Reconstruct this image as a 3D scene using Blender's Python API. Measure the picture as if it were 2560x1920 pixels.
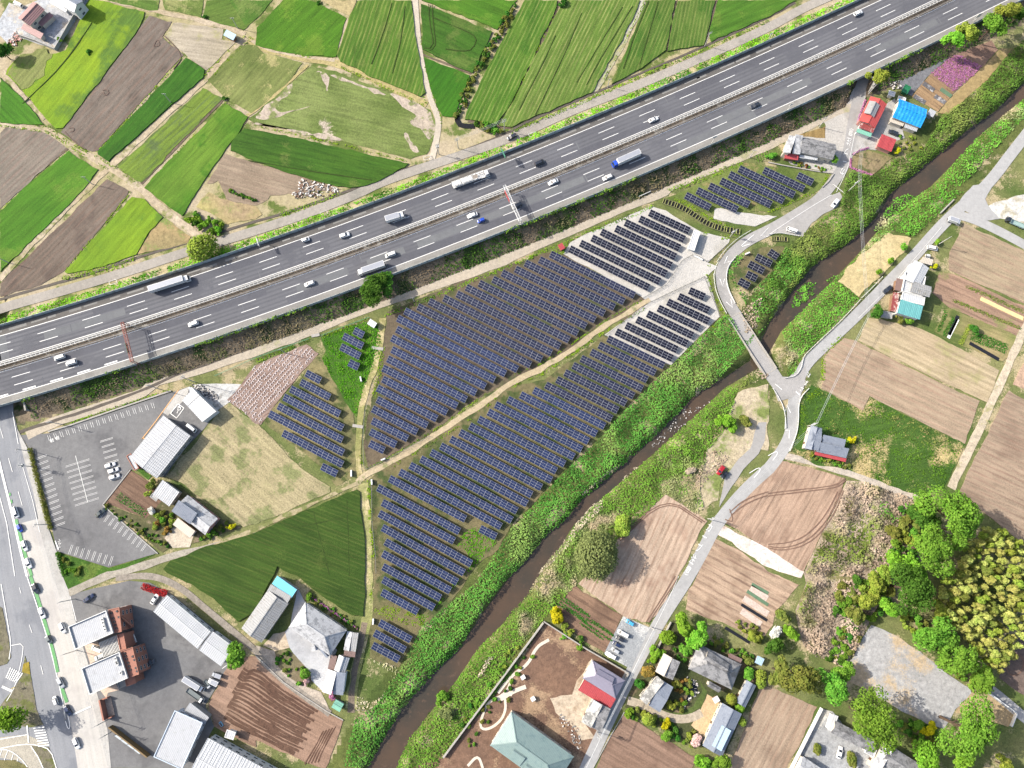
import bpy, bmesh, math, random
import numpy as np
from mathutils import Vector, Matrix

for _o in list(bpy.data.objects):
    bpy.data.objects.remove(_o)
SC = bpy.context.scene
COL = SC.collection
R = math.radians
rnd = random.Random(11)
rng = np.random.default_rng(7)

# ---------------------------------------------------------------- camera, sky, sun, exposure
CAM_H, CAM_F, CAM_TILT = 303.0, 1775.0, math.atan(310 / 1775.0)
cam = bpy.data.cameras.new('camera')
cam.sensor_width = 36.0
cam.lens = CAM_F / 2560 * 36
cam.clip_start, cam.clip_end = 1.0, 9000.0
cam_o = bpy.data.objects.new('camera', cam)
COL.objects.link(cam_o)
cam_o.location = (0, 0, CAM_H)
cam_o.rotation_euler = (CAM_TILT, 0, 0)
SC.camera = cam_o

SUN_EL, SUN_DIR = R(36), Vector((-0.966, 0.259, 0)).normalized()
w = bpy.data.worlds.new('World')
SC.world = w
w.use_nodes = True
wn = w.node_tree.nodes
sky = wn.new('ShaderNodeTexSky')
sky.sky_type = 'NISHITA'
sky.sun_disc = False
sky.sun_elevation = SUN_EL
sky.sun_rotation = math.atan2(SUN_DIR.x, SUN_DIR.y)
sky.air_density, sky.dust_density, sky.ozone_density = 1.0, 3.2, 1.0
bg = wn['Background']
bg.inputs['Strength'].default_value = 0.15
w.node_tree.links.new(sky.outputs[0], bg.inputs[0])
sun = bpy.data.lights.new('sun', 'SUN')
sun.energy = 4.2
sun.angle = R(0.55)
sun.color = (1.0, 0.955, 0.88)
sun_o = bpy.data.objects.new('sun', sun)
COL.objects.link(sun_o)
to_sun = Vector((SUN_DIR.x * math.cos(SUN_EL), SUN_DIR.y * math.cos(SUN_EL), math.sin(SUN_EL)))
sun_o.rotation_euler = to_sun.to_track_quat('Z', 'Y').to_euler()
sun_o.location = to_sun * 400
vs = SC.view_settings
vs.view_transform, vs.look, vs.gamma, vs.use_curve_mapping = 'Standard', 'None', 1.0, False
vs.exposure = 1.44

# ---------------------------------------------------------------- survey helpers: where things stand on the ground
KZ = 2212 / 640.0
FR = {'U': (900, 620, KZ), 'L': (900, 1000, KZ), 'R': (1180, 740, KZ), 'K': (660, 800, 1269 / 320.0), 'Q': (1580, 380, 1269 / 640.0), 'S': (0, 0, 1.0)}
for _c in range(4):
    for _r in range(4):
        FR[f'{_c}{_r}'] = (640 * _c, 480 * _r, KZ)

def t(fr, s):
    ox, oy, k = FR[fr]
    return [(ox + float(a) / k, oy + float(b) / k) for a, b in (p.split(',') for p in s.split())]

ST, CT = math.sin(CAM_TILT), math.cos(CAM_TILT)

def W(p, z=0.0):
    u, v = (p[0] - 1280) / CAM_F, (960 - p[1]) / CAM_F
    k = (CAM_H - z) / (CT - v * ST)
    return Vector((u * k, (ST + v * CT) * k, z))

def WS(ps, z=0.0):
    return [W(p, z) for p in ps]

def chaikin(p, n=2, closed=False):
    p = [Vector(q) for q in p]
    for _ in range(n):
        q = [] if closed else [p[0]]
        m = len(p)
        for i in range(m if closed else m - 1):
            a, b = p[i], p[(i + 1) % m]
            q += [a * .75 + b * .25, a * .25 + b * .75]
        if not closed:
            q.append(p[-1])
        p = q
    return p

def resample(p, step):
    out, acc = [Vector(p[0])], 0.0
    for a, b in zip(p, p[1:]):
        a, b = Vector(a), Vector(b)
        L = (b - a).length
        d = step - acc
        while d <= L:
            out.append(a + (b - a) * (d / L))
            d += step
        acc = (acc + L) % step
    if (out[-1] - Vector(p[-1])).length > step * .3:
        out.append(Vector(p[-1]))
    return out

# ---------------------------------------------------------------- value noise
_perm = rng.random((256, 256))
def vnoise(x, y, s):
    x, y = np.asarray(x) / s, np.asarray(y) / s
    xi, yi = np.floor(x).astype(int), np.floor(y).astype(int)
    fx, fy = x - xi, y - yi
    fx, fy = fx * fx * (3 - 2 * fx), fy * fy * (3 - 2 * fy)
    g = lambda i, j: _perm[i % 256, j % 256]
    return (g(xi, yi) * (1 - fx) + g(xi + 1, yi) * fx) * (1 - fy) + (g(xi, yi + 1) * (1 - fx) + g(xi + 1, yi + 1) * fx) * fy

# ---------------------------------------------------------------- terrain
ZH, ZN = 4.5, 2.0           # highway deck, ground north of it
_h = np.array([W(p, ZH)[:2] for p in [(-300, 1003), (0, 915.5), (283.6, 827), (640, 713), (967, 599), (1233, 500), (1569, 354.5), (1920, 202), (2151, 98), (2354, 4), (2650, -140)]])
HP = np.polyfit(_h[:, 0], _h[:, 1], 3)
HD = np.polyder(HP)

def hw_s(x, y):
    return (y - np.polyval(HP, x)) / np.sqrt(1 + np.polyval(HD, x) ** 2)

def hw(x, s):
    """point of the highway at abscissa x of the centre line, s metres north of it"""
    d = np.polyval(HD, x)
    n = math.sqrt(1 + d * d)
    return Vector((x - d / n * s, float(np.polyval(HP, x)) + s / n, 0))

RIV_A = t('30', '2330,640 2212,720 1950,975 1720,1120 1640,1200 1370,1420 1190,1560') + t('31', '1000,60 890,270 620,510 380,640 240,820 100,1000 0,1150') + t('22', '2060,-190 1720,20 1560,110 1460,220 1200,480 900,740 600,1000 400,1230 270,1330 100,1560') + t('13', '2150,60 1950,330 1770,600 1500,880 1260,1150 1100,1400 960,1659 900,1800')
RIV_B = t('30', '2380,760 2212,850 2060,975 1890,1120 1810,1200 1610,1410 1470,1560') + t('31', '1270,30 1040,230 830,490 640,690 440,880 290,1030 120,1190') + t('22', '2190,-190 1890,0 1790,90 1650,210 1350,490 960,830 720,1040 550,1210 480,1330 310,1540') + t('13', '2390,120 2140,400 1910,640 1750,890 1560,1110 1370,1340 1220,1659 1170,1800')
RIV = []
for a, b in zip(RIV_A, RIV_B):
    a, b = W(a, -2.5), W(b, -2.5)
    RIV.append([(a + b) / 2, a - b])
for i, r in enumerate(RIV):     # half width measured square to the stream
    d = (RIV[min(i + 1, len(RIV) - 1)][0] - RIV[max(i - 1, 0)][0]).normalized()
    r[1] = abs(r[1].x * d.y - r[1].y * d.x) / 2

LROAD = [W(p) for p in t('02', '-200,-900 -80,-300 20,150 120,700 210,1100 300,1659') + t('03', '420,500 560,1000 700,1500 900,2200')]
UROAD = [W(p) for p in t('30', '1000,300 880,550 800,750 760,900')]

def seg_dist(x, y, pts):
    best = np.full(np.shape(x), 1e9)
    for a, b in zip(pts, pts[1:]):
        dx, dy = b.x - a.x, b.y - a.y
        L2 = dx * dx + dy * dy
        f = np.clip(((x - a.x) * dx + (y - a.y) * dy) / L2, 0, 1)
        best = np.minimum(best, np.hypot(x - a.x - f * dx, y - a.y - f * dy))
    return best

def river_d(x, y):
    """signed distance outside the water's edge"""
    best = np.full(np.shape(x), 1e9)
    for (a, ha), (b, hb) in zip(RIV, RIV[1:]):
        dx, dy = b.x - a.x, b.y - a.y
        f = np.clip(((x - a.x) * dx + (y - a.y) * dy) / (dx * dx + dy * dy), 0, 1)
        best = np.minimum(best, np.hypot(x - a.x - f * dx, y - a.y - f * dy) - (ha + (hb - ha) * f))
    return best

def sstep(a, b, v):
    f = np.clip((v - a) / (b - a), 0, 1)
    return f * f * (3 - 2 * f)

def zt(x, y):
    x, y = np.asarray(x, float), np.asarray(y, float)
    s = hw_s(x, y)
    z = np.interp(s, [-25, -17.6, -15, 16, 18.2, 22.5, 26], [0, ZH - .25, ZH - .6, ZH - .6, ZH - .3, ZN, ZN])
    gap = np.maximum(1 - sstep(9.5, 12.0, seg_dist(x, y, LROAD)), 1 - sstep(3.6, 5.2, seg_dist(x, y, UROAD)))
    z = z * (1 - gap * (np.abs(s) < 40))
    d = river_d(x, y)
    return z - 3.4 * (1 - sstep(-1.8, 3.4, d)) * (s < -26)

def zt1(x, y):
    return float(zt(np.array([x]), np.array([y]))[0])

# ---------------------------------------------------------------- colours: given as the photograph shows the lit surface, turned into albedo
EXPO = 2.25
SOFT = True
def c(r, g, b, k=1.0):
    f = lambda v: ((v / 255 + .055) / 1.055) ** 2.4 if v > 10 else v / 255 / 12.92
    if SOFT and g > b * 1.5 and g > r * .9:        # leaves and crops: softer greens
        k *= .62 if g > r * 1.15 else .84
        m = (r + g + b) / 3
        r, g, b = r * .8 + m * .2, g * .84 + m * .16, b * .8 + m * .2
    return (min(.85, f(r) / EXPO * k * 1.02), min(.85, f(g) / EXPO * k), min(.85, f(b) / EXPO * k * .96), 1.0)

MATS = {}
def new_mat(name):
    m = bpy.data.materials.new(name)
    m.use_nodes = True
    return m, m.node_tree.nodes, m.node_tree.links, m.node_tree.nodes['Principled BSDF']

def mix(N, L, fac, a, b, mode='MIX'):
    n = N.new('ShaderNodeMix')
    n.data_type = 'RGBA'
    n.blend_type = mode
    for sock, v in ((n.inputs[0], fac), (n.inputs[6], a), (n.inputs[7], b)):
        if hasattr(v, 'links'):
            L.new(v, sock)
        else:
            sock.default_value = v
    return n.outputs[2]

def math_n(N, L, op, a, b=None, clamp=False):
    n = N.new('ShaderNodeMath')
    n.operation = op
    n.use_clamp = clamp
    for sock, v in ((n.inputs[0], a), (n.inputs[1], b)):
        if v is None:
            continue
        if hasattr(v, 'links'):
            L.new(v, sock)
        else:
            sock.default_value = v
    return n.outputs[0]

def noise(N, L, vec, scale, detail=3.0, rough=.55):
    n = N.new('ShaderNodeTexNoise')
    n.inputs['Scale'].default_value = scale
    n.inputs['Detail'].default_value = detail
    n.inputs['Roughness'].default_value = rough
    L.new(vec, n.inputs['Vector'])
    return n.outputs[0]

def maprange(N, L, v, a, b, c0=0.0, c1=1.0):
    n = N.new('ShaderNodeMapRange')
    L.new(v, n.inputs[0])
    for i, q in enumerate((a, b, c0, c1)):
        n.inputs[i + 1].default_value = q
    return n.outputs[0]

def gm(name, c1, c2, c3=None, d=None, period=0, stripe_c=None, stripe=.5, scale=.045, fine=.3, grain=.25, pth=.58, pscale=.06, bump=.35, rough=.95, streak=(.12, 1.3)):
    """ground material: two soft-mixed tones, streaks along direction d, rows, grain, and patches of c3"""
    if name in MATS:
        return MATS[name]
    m, N, L, P = new_mat(name)
    P.inputs['Roughness'].default_value = rough
    P.inputs['Specular IOR Level'].default_value = .15
    g = N.new('ShaderNodeNewGeometry').outputs['Position']
    ang = 0.0
    if d is not None:
        a, b = W(d[0]), W(d[1])
        ang = math.atan2(b.y - a.y, b.x - a.x)
    mp = N.new('ShaderNodeMapping')
    mp.vector_type = 'POINT'
    mp.inputs['Rotation'].default_value = (0, 0, -ang)
    L.new(g, mp.inputs[0])
    st = N.new('ShaderNodeMapping')
    st.inputs['Scale'].default_value = (streak[0], streak[1], 1) if d is not None else (1, 1, 1)
    L.new(mp.outputs[0], st.inputs[0])
    n1 = maprange(N, L, noise(N, L, g, scale, 4), .36, .64)
    col = mix(N, L, n1, c1, c2)
    ns = noise(N, L, st.outputs[0], .55, 4, .6)
    ng = noise(N, L, g, 1.7, 3, .7)
    if c3 is not None:
        pv = math_n(N, L, 'ADD', noise(N, L, g, pscale, 5, .62), math_n(N, L, 'MULTIPLY', math_n(N, L, 'SUBTRACT', ng, .5), .22))
        col = mix(N, L, maprange(N, L, pv, pth - .035, pth + .035), col, c3)
    if period:
        sx = N.new('ShaderNodeSeparateXYZ')
        L.new(mp.outputs[0], sx.inputs[0])
        wob = math_n(N, L, 'MULTIPLY', noise(N, L, g, .25, 2), 1.6)
        sv = math_n(N, L, 'SINE', math_n(N, L, 'ADD', math_n(N, L, 'MULTIPLY', sx.outputs[1], 2 * math.pi / period), wob))
        sf = maprange(N, L, sv, -.2, .9)
        sm = maprange(N, L, noise(N, L, st.outputs[0], .8, 3), .38, .62)
        col = mix(N, L, math_n(N, L, 'MULTIPLY', math_n(N, L, 'MULTIPLY', sf, sm), stripe), col, stripe_c or c2)
    lum = math_n(N, L, 'ADD', maprange(N, L, ns, .25, .75, 1 - fine, 1 + fine), maprange(N, L, ng, .25, .75, -grain, grain))
    hs = N.new('ShaderNodeHueSaturation')
    L.new(lum, hs.inputs['Value'])
    L.new(col, hs.inputs['Color'])
    L.new(hs.outputs[0], P.inputs['Base Color'])
    if bump:
        bp = N.new('ShaderNodeBump')
        bp.inputs['Strength'].default_value = bump
        bp.inputs['Distance'].default_value = .35
        L.new(math_n(N, L, 'ADD', ns, ng), bp.inputs['Height'])
        L.new(bp.outputs[0], P.inputs['Normal'])
    MATS[name] = m
    return m

def pm(name, col, rough=.6, var=.12, scale=.8, spec=.3, metal=0.0, bump=0.0, dirt=None, dscale=.35, dth=.6):
    """plain painted / built surface with slight mottling and optional dirt patches (object space)"""
    if name in MATS:
        return MATS[name]
    m, N, L, P = new_mat(name)
    P.inputs['Roughness'].default_value = rough
    P.inputs['Specular IOR Level'].default_value = spec
    P.inputs['Metallic'].default_value = metal
    g = N.new('ShaderNodeNewGeometry').outputs['Position']
    nn = noise(N, L, g, scale, 4, .65)
    k = maprange(N, L, nn, .3, .7, 1 - var, 1 + var)
    hs = N.new('ShaderNodeHueSaturation')
    L.new(k, hs.inputs['Value'])
    src = col
    if dirt is not None:
        src = mix(N, L, maprange(N, L, noise(N, L, g, dscale, 6, .7), dth - .06, dth + .06), col, dirt)
        L.new(src, hs.inputs['Color'])
    else:
        hs.inputs['Color'].default_value = col
    L.new(hs.outputs[0], P.inputs['Base Color'])
    if bump:
        bp = N.new('ShaderNodeBump')
        bp.inputs['Strength'].default_value = bump
        bp.inputs['Distance'].default_value = .05
        L.new(nn, bp.inputs['Height'])
        L.new(bp.outputs[0], P.inputs['Normal'])
    MATS[name] = m
    return m

def leafmat(name, a, b, cc=None, trans=.25, scale=.5):
    """foliage: tone varies from clump to clump and from plant to plant"""
    if name in MATS:
        return MATS[name]
    m, N, L, P = new_mat(name)
    g = N.new('ShaderNodeNewGeometry').outputs['Position']
    f = maprange(N, L, noise(N, L, g, scale, 3, .6), .33, .67)
    col = mix(N, L, f, a, b)
    if cc is not None:
        col = mix(N, L, maprange(N, L, noise(N, L, g, scale * .17, 4, .62), .53, .6), col, cc)
    oi = N.new('ShaderNodeObjectInfo')
    hs = N.new('ShaderNodeHueSaturation')
    L.new(maprange(N, L, oi.outputs['Random'], 0, 1, .48, .52), hs.inputs['Hue'])
    L.new(math_n(N, L, 'MULTIPLY', maprange(N, L, oi.outputs['Random'], 0, 1, .85, 1.18), maprange(N, L, noise(N, L, g, 2.6, 2), .3, .7, .72, 1.25)), hs.inputs['Value'])
    L.new(col, hs.inputs['Color'])
    d = N.new('ShaderNodeBsdfDiffuse')
    tr = N.new('ShaderNodeBsdfTranslucent')
    L.new(hs.outputs[0], d.inputs[0])
    L.new(hs.outputs[0], tr.inputs[0])
    ms = N.new('ShaderNodeMixShader')
    ms.inputs[0].default_value = trans
    L.new(d.outputs[0], ms.inputs[1])
    L.new(tr.outputs[0], ms.inputs[2])
    L.new(ms.outputs[0], N['Material Output'].inputs[0])
    N.remove(P)
    MATS[name] = m
    return m

# ---------------------------------------------------------------- mesh helpers
def tag(o, label=None, cat=None, group=None, kind=None):
    for k, v in (('label', label), ('category', cat), ('group', group), ('kind', kind)):
        if v:
            o[k] = v
    return o

def link(name, me, parent=None, kind=None):
    o = bpy.data.objects.new(name, me)
    COL.objects.link(o)
    if parent is not None:
        o.parent = parent
    if kind:
        o['kind'] = kind
    return o

def thing(name, label, cat, loc=(0, 0, 0), rz=0.0, group=None):
    o = bpy.data.objects.new(name, None)
    COL.objects.link(o)
    o.location = loc
    o.rotation_euler = (0, 0, rz)
    o.empty_display_size = .5
    return tag(o, label, cat, group)

def copy_tree(o, parent=None):
    q = o.copy()
    COL.objects.link(q)
    if parent is not None:
        q.parent = parent
    for ch in list(o.children):
        copy_tree(ch, q)
    return q

class MB:
    """collects shapes that become ONE mesh object"""
    def __init__(s):
        s.v, s.f, s.m = [], [], []

    def add(s, vs_, fs, mi=0):
        n = len(s.v)
        s.v += [tuple(q) for q in vs_]
        s.f += [tuple(n + i for i in f) for f in fs]
        s.m += [mi] * len(fs)
        return s

    def prism(s, poly, z0, z1, mi=0, bottom=False):
        p = [(q[0], q[1]) for q in poly]
        ar = sum(a[0] * b[1] - b[0] * a[1] for a, b in zip(p, p[1:] + p[:1]))
        if ar < 0:
            p.reverse()
        n = len(p)
        v = [(x, y, z1) for x, y in p] + [(x, y, z0) for x, y in p]
        f = [tuple(range(n))] + [(i, n + i, n + (i + 1) % n, (i + 1) % n) for i in range(n)]
        if bottom:
            f.append(tuple(range(2 * n - 1, n - 1, -1)))
        return s.add(v, f, mi)

    def box(s, cx, cy, cz, lx, ly, lz, rz=0.0, mi=0, M=None):
        v = []
        for dz in (-.5, .5):
            for dx, dy in ((-.5, -.5), (.5, -.5), (.5, .5), (-.5, .5)):
                x, y = dx * lx, dy * ly
                v.append(Vector((cx + x * math.cos(rz) - y * math.sin(rz), cy + x * math.sin(rz) + y * math.cos(rz), cz + dz * lz)))
        if M is not None:
            v = [M @ q for q in v]
        return s.add(v, [(3, 2, 1, 0), (4, 5, 6, 7), (0, 1, 5, 4), (1, 2, 6, 5), (2, 3, 7, 6), (3, 0, 4, 7)], mi)

    def bar(s, a, b, wx, wz=None, mi=0):
        """square bar from a to b"""
        a, b = Vector(a), Vector(b)
        wz = wz or wx
        d = (b - a).normalized()
        up = Vector((0, 0, 1)) if abs(d.z) < .95 else Vector((1, 0, 0))
        n = d.cross(up).normalized() * wx / 2
        u = n.cross(d).normalized() * wz / 2
        v = [q + e for q in (a, b) for e in (n + u, -n + u, -n - u, n - u)]
        return s.add(v, [(0, 1, 2, 3), (7, 6, 5, 4), (0, 4, 5, 1), (1, 5, 6, 2), (2, 6, 7, 3), (3, 7, 4, 0)], mi)

    def tube(s, a, b, r0, r1=None, n=8, mi=0, cap=True):
        a, b = Vector(a), Vector(b)
        r1 = r0 if r1 is None else r1
        d = (b - a).normalized()
        x = d.orthogonal().normalized()
        y = d.cross(x)
        v = [q + (x * math.cos(2 * math.pi * i / n) + y * math.sin(2 * math.pi * i / n)) * r for q, r in ((a, r0), (b, r1)) for i in range(n)]
        f = [(i, (i + 1) % n, n + (i + 1) % n, n + i) for i in range(n)]
        if cap:
            f += [tuple(range(n - 1, -1, -1)), tuple(range(n, 2 * n))]
        return s.add(v, f, mi)

    def mesh(s, name, mats):
        me = bpy.data.meshes.new(name)
        me.from_pydata(s.v, [], s.f)
        for m in (mats if isinstance(mats, (list, tuple)) else [mats]):
            me.materials.append(m)
        if any(s.m):
            me.polygons.foreach_set('material_index', s.m)
        me.update()
        return me

    def build(s, name, mats, parent=None, kind=None):
        return link(name, s.mesh(name, mats), parent, kind)

_lay = [0]
def wobble(poly, step=2.0, amp=.25):
    out = []
    n = len(poly)
    for i in range(n):
        a, b = poly[i], poly[(i + 1) % n]
        L = (b - a).length
        k = max(1, int(L / step))
        nn = Vector((-(b - a).y, (b - a).x, 0)).normalized() if L > 0 else Vector((0, 0, 0))
        for j in range(k):
            q = a.lerp(b, j / k)
            e = amp * 2 * (float(vnoise(q.x + 70, q.y, 3.1)) - .5) + amp * 1.4 * (float(vnoise(q.x, q.y + 90, 9.0)) - .5)
            out.append(q + nn * e)
    return out

def sheet(name, px, mat, z=0.0, off=.03, h=0.0, wob=.25, smooth=0, kind='structure'):
    """a field, yard or path lying on the ground at level z (surveyed at its own height)"""
    _lay[0] += 1
    top = z + off + h + _lay[0] * .0003
    p = WS(px, top)
    if smooth:
        p = chaikin(p, smooth, True)
    if wob:
        p = wobble(p, 2.0, wob)
    return MB().prism(p, z - .4, top).build(name, mat, kind=kind)

def ribbon_pts(path, wl, wr):
    L_, R_ = [], []
    n = len(path)
    for i, q in enumerate(path):
        d = (path[min(n - 1, i + 1)] - path[max(0, i - 1)])
        d.z = 0
        d.normalize()
        nn = Vector((-d.y, d.x, 0))
        a = wl[i] if isinstance(wl, list) else wl
        b = wr[i] if isinstance(wr, list) else wr
        L_.append(q + nn * a)
        R_.append(q - nn * b)
    return L_, R_

def ribbon(mb, path, width, off, mi=0, zf=None, jit=0.0, thick=0.0):
    """strip of road following a path of world points; zf gives the level"""
    wl = [width / 2 + (jit * 2 * (float(vnoise(q.x, q.y, 4)) - .5) if jit else 0) for q in path]
    wr = [width / 2 + (jit * 2 * (float(vnoise(q.x + 40, q.y + 9, 4)) - .5) if jit else 0) for q in path]
    A, B = ribbon_pts(path, wl, wr)
    za = [(zf(q.x, q.y) if zf else 0) + off for q in path]
    v, f = [], []
    n = len(path)
    for a, b, z in zip(A, B, za):
        v += [(a.x, a.y, z), (b.x, b.y, z)]
    for i in range(n - 1):
        f.append((2 * i, 2 * i + 1, 2 * i + 3, 2 * i + 2))
    if thick:
        m = len(v)
        v += [(x, y, z - thick) for x, y, z in v]
        for i in range(n - 1):
            f += [(2 * i + 2, m + 2 * i + 2, m + 2 * i, 2 * i), (2 * i + 1, m + 2 * i + 1, m + 2 * i + 3, 2 * i + 3), (m + 2 * i, m + 2 * i + 2, m + 2 * i + 3, m + 2 * i + 1)]
        f += [(0, m, m + 1, 1), (2 * n - 1, 2 * n - 1 + m, 2 * n - 2 + m, 2 * n - 2)]
    return mb.add(v, f, mi)

def road(name, px, width, mat, z=0.0, off=.05, step=2.5, smooth=2, jit=0.0, kind='structure', zf=None):
    _lay[0] += 1
    p = resample(chaikin(WS(px, z), smooth), step)
    return ribbon(MB(), p, width, (0 if zf else z) + off + _lay[0] * .0003, zf=zf, jit=jit, thick=.3).build(name, mat, kind=kind)

def arrmesh(name, V, F, mats):
    me = bpy.data.meshes.new(name)
    V = np.asarray(V, np.float32)
    F = np.asarray(F, np.int32)
    k = F.shape[1]
    me.vertices.add(len(V))
    me.vertices.foreach_set('co', V.ravel())
    me.loops.add(F.size)
    me.loops.foreach_set('vertex_index', F.ravel())
    me.polygons.add(len(F))
    me.polygons.foreach_set('loop_start', np.arange(0, F.size, k, dtype=np.int32))
    for m in (mats if isinstance(mats, (list, tuple)) else [mats]):
        me.materials.append(m)
    me.update(calc_edges=True)
    return me

def leaf_arrays(P, Nn, S, asp=1.0):
    """one leaf-clump face for each point P with normal Nn and size S"""
    n = len(P)
    Nn = Nn / np.linalg.norm(Nn, axis=1, keepdims=True)
    r = rng.normal(size=(n, 3))
    T = np.cross(Nn, r)
    T /= np.linalg.norm(T, axis=1, keepdims=True) + 1e-9
    B = np.cross(Nn, T)
    S = np.asarray(S)[:, None] / 2
    k1, k2 = rng.uniform(.6, 1.25, (n, 1)), rng.uniform(.6, 1.25, (n, 1))
    V = np.stack([P - T * S * k1 - B * S * .7, P + T * S * .8 - B * S * k2, P + T * S * k2 + B * S * .8, P - T * S * .7 + B * S * k1], 1).reshape(-1, 3)
    return V, np.arange(4 * n).reshape(-1, 4)

def in_poly(x, y, poly):
    r = np.zeros(len(x), bool)
    n = len(poly)
    for i in range(n):
        a, b = poly[i], poly[(i + 1) % n]
        cnd = ((a.y > y) != (b.y > y)) & (x < (b.x - a.x) * (y - a.y) / ((b.y - a.y) or 1e-9) + a.x)
        r ^= cnd
    return r
# ================================================================ GROUND
def terrain():
    xs = np.concatenate([np.array([-3000, -1500, -700, -400]), np.arange(-300, 301, 1.6), np.array([400, 700, 1500, 3000])])
    ys = np.concatenate([np.array([-2500, -1200, -500, -300]), np.arange(-165, 341, 1.6), np.array([420, 700, 1500, 3500])])
    X, Y = np.meshgrid(xs, ys)
    Z = zt(X, Y)
    Z = Z + (vnoise(X, Y, 4.0) - .5) * .10 + (vnoise(X, Y, 1.7) - .5) * .06 - .08
    nx, ny = len(xs), len(ys)
    i = np.arange((nx - 1) * (ny - 1))
    r, q = i // (nx - 1), i % (nx - 1)
    a = r * nx + q
    F = np.stack([a, a + 1, a + nx + 1, a + nx], 1)
    verge = gm('verge_soil', c(186, 172, 146), c(166, 158, 112), c(128, 150, 62), pth=.55, pscale=.09, fine=.2)
    meadow = gm('meadow', c(150, 150, 88), c(112, 138, 58), c(178, 164, 130), pth=.57, pscale=.07, fine=.2, grain=.35)
    slope = gm('embankment_soil', c(132, 118, 100), c(112, 104, 84), c(70, 96, 40), pth=.54, pscale=.09, grain=.4)
    bank = gm('river_bank_soil', c(120, 128, 58), c(96, 120, 48), c(170, 156, 124), pth=.6, pscale=.08, grain=.4)
    me = arrmesh('ground', np.stack([X, Y, Z], -1).reshape(-1, 3), F, [meadow, verge, slope, bank])
    cx, cy = X.ravel()[a] + .8, Y.ravel()[a] + .8
    s, d = hw_s(cx, cy), river_d(cx, cy)
    mi = np.where(s > 17, 1, np.where(s > -26, 2, np.where(d < 14, 3, 0))).astype(np.int32)
    me.polygons.foreach_set('material_index', mi)
    return link('ground', me, kind='structure')
terrain()

def water():
    m, N, L, P = new_mat('river_water')
    g = N.new('ShaderNodeNewGeometry').outputs['Position']
    f = maprange(N, L, noise(N, L, g, .035, 4, .6), .38, .62)
    col = mix(N, L, f, c(92, 76, 62), c(70, 66, 58))
    L.new(mix(N, L, maprange(N, L, noise(N, L, g, .5, 4, .7), .58, .7), col, c(106, 88, 74)), P.inputs['Base Color'])
    P.inputs['Roughness'].default_value = .12
    P.inputs['IOR'].default_value = 1.33
    bp = N.new('ShaderNodeBump')
    bp.inputs['Strength'].default_value = .12
    bp.inputs['Distance'].default_value = .1
    L.new(noise(N, L, g, 1.6, 3), bp.inputs['Height'])
    L.new(bp.outputs[0], P.inputs['Normal'])
    path = [q for q, h in RIV]
    mb = MB()
    A, B = ribbon_pts([Vector(q) for q in path], [h + 3.5 for q, h in RIV], [h + 3.5 for q, h in RIV])
    n = len(A)
    mb.add([(q.x, q.y, -2.5) for q in A] + [(q.x, q.y, -2.5) for q in B], [(i, n + i, n + i + 1, i + 1) for i in range(n - 1)])
    mb.build('river_water', m, kind='structure')
water()

# ---------------------------------------------------------------- crop fields north of the highway
G = {}
lime = dict(fine=.22, grain=.3)
def fld(name, fr, s, col1, col2, col3=None, d=None, h=.12, **k):
    px = []
    for seg in (s if isinstance(s, list) else [(fr, s)]):
        px += t(*seg)
    dd = t(fr, d) if d else None
    mname = f'{name}_{len(MATS)}'
    zn = k.pop('z', ZN)
    wob = k.pop('wob', .3)
    off = k.pop('off', .03)
    wob *= 1.5
    m = gm(mname, c(*col1), c(*col2), c(*col3) if col3 else None, d=dd, **k)
    return sheet(name, px, m, zn, off, h, wob)

fld('rice_field', '00', '770,0 900,15 1030,50 1245,100 1235,150 1170,290 545,1105 480,1110 385,1020 300,905 190,770 40,640 60,590 180,470 480,455 560,430', (172, 208, 26), (146, 194, 30), (112, 158, 48), d='545,1105 1170,290', h=.35, fine=.25, pth=.56, pscale=.035)
fld('fallow_field', '00', '60,600 200,455 400,420 470,470 370,640 240,760 190,770 40,640', (140, 150, 74), (150, 156, 84), (134, 176, 50), d='240,760 470,470', off=.42, h=.05, wob=.8)
fld('wheat_field', '00', '0,660 130,790 330,1010 375,1080 0,1058', (84, 158, 24), (98, 168, 30), d='0,700 330,1020', h=.4, period=2.4, stripe_c=c(68, 128, 22), stripe=.5)
fld('plowed_field', '00', '1290,140 1492,188 1405,315 1590,475 835,1312 790,1312 525,1142', (116, 106, 98), (124, 114, 105), (106, 96, 88), d='835,1312 1590,475', period=3.4, stripe_c=c(126, 107, 96), stripe=.8, h=.05)
fld('stubble_field', '00', '1500,190 1930,250 1915,340 2060,352 1785,600 1595,465 1425,315', (180, 170, 152), (168, 158, 138), (158, 154, 112), d='1500,190 1930,250', h=.04)
fld('wheat_field', '00', '1605,498 1762,600 1750,670 935,1395 840,1330 850,1300', (56, 124, 20), (74, 142, 24), d='840,1330 1605,498', h=.55, period=3, stripe_c=c(88, 150, 34), stripe=.5)
fld('vegetable_field', '00', '1755,755 1925,848 1225,1575 1165,1560 1010,1440', (136, 172, 52), (150, 182, 56), (112, 138, 74), d='1010,1440 1755,755', h=.15, period=2.7, stripe_c=c(114, 140, 72), stripe=.9)
fld('wheat_field', '00', '1940,890 2140,1005 2085,1100 1690,1659 1575,1862 1420,1760 1240,1620', (98, 160, 28), (128, 176, 44), (86, 150, 26), d='1240,1620 1940,890', h=.3)
fld('meadow_field', '00', [('00', '2075,385 2212,395'), ('10', '60,450 400,540 300,690 0,950'), ('00', '2165,980 1950,852 1795,690')], (142, 152, 78), (124, 144, 62), (164, 158, 108), d='1795,690 2075,385', h=.08, pth=.6)
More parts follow.
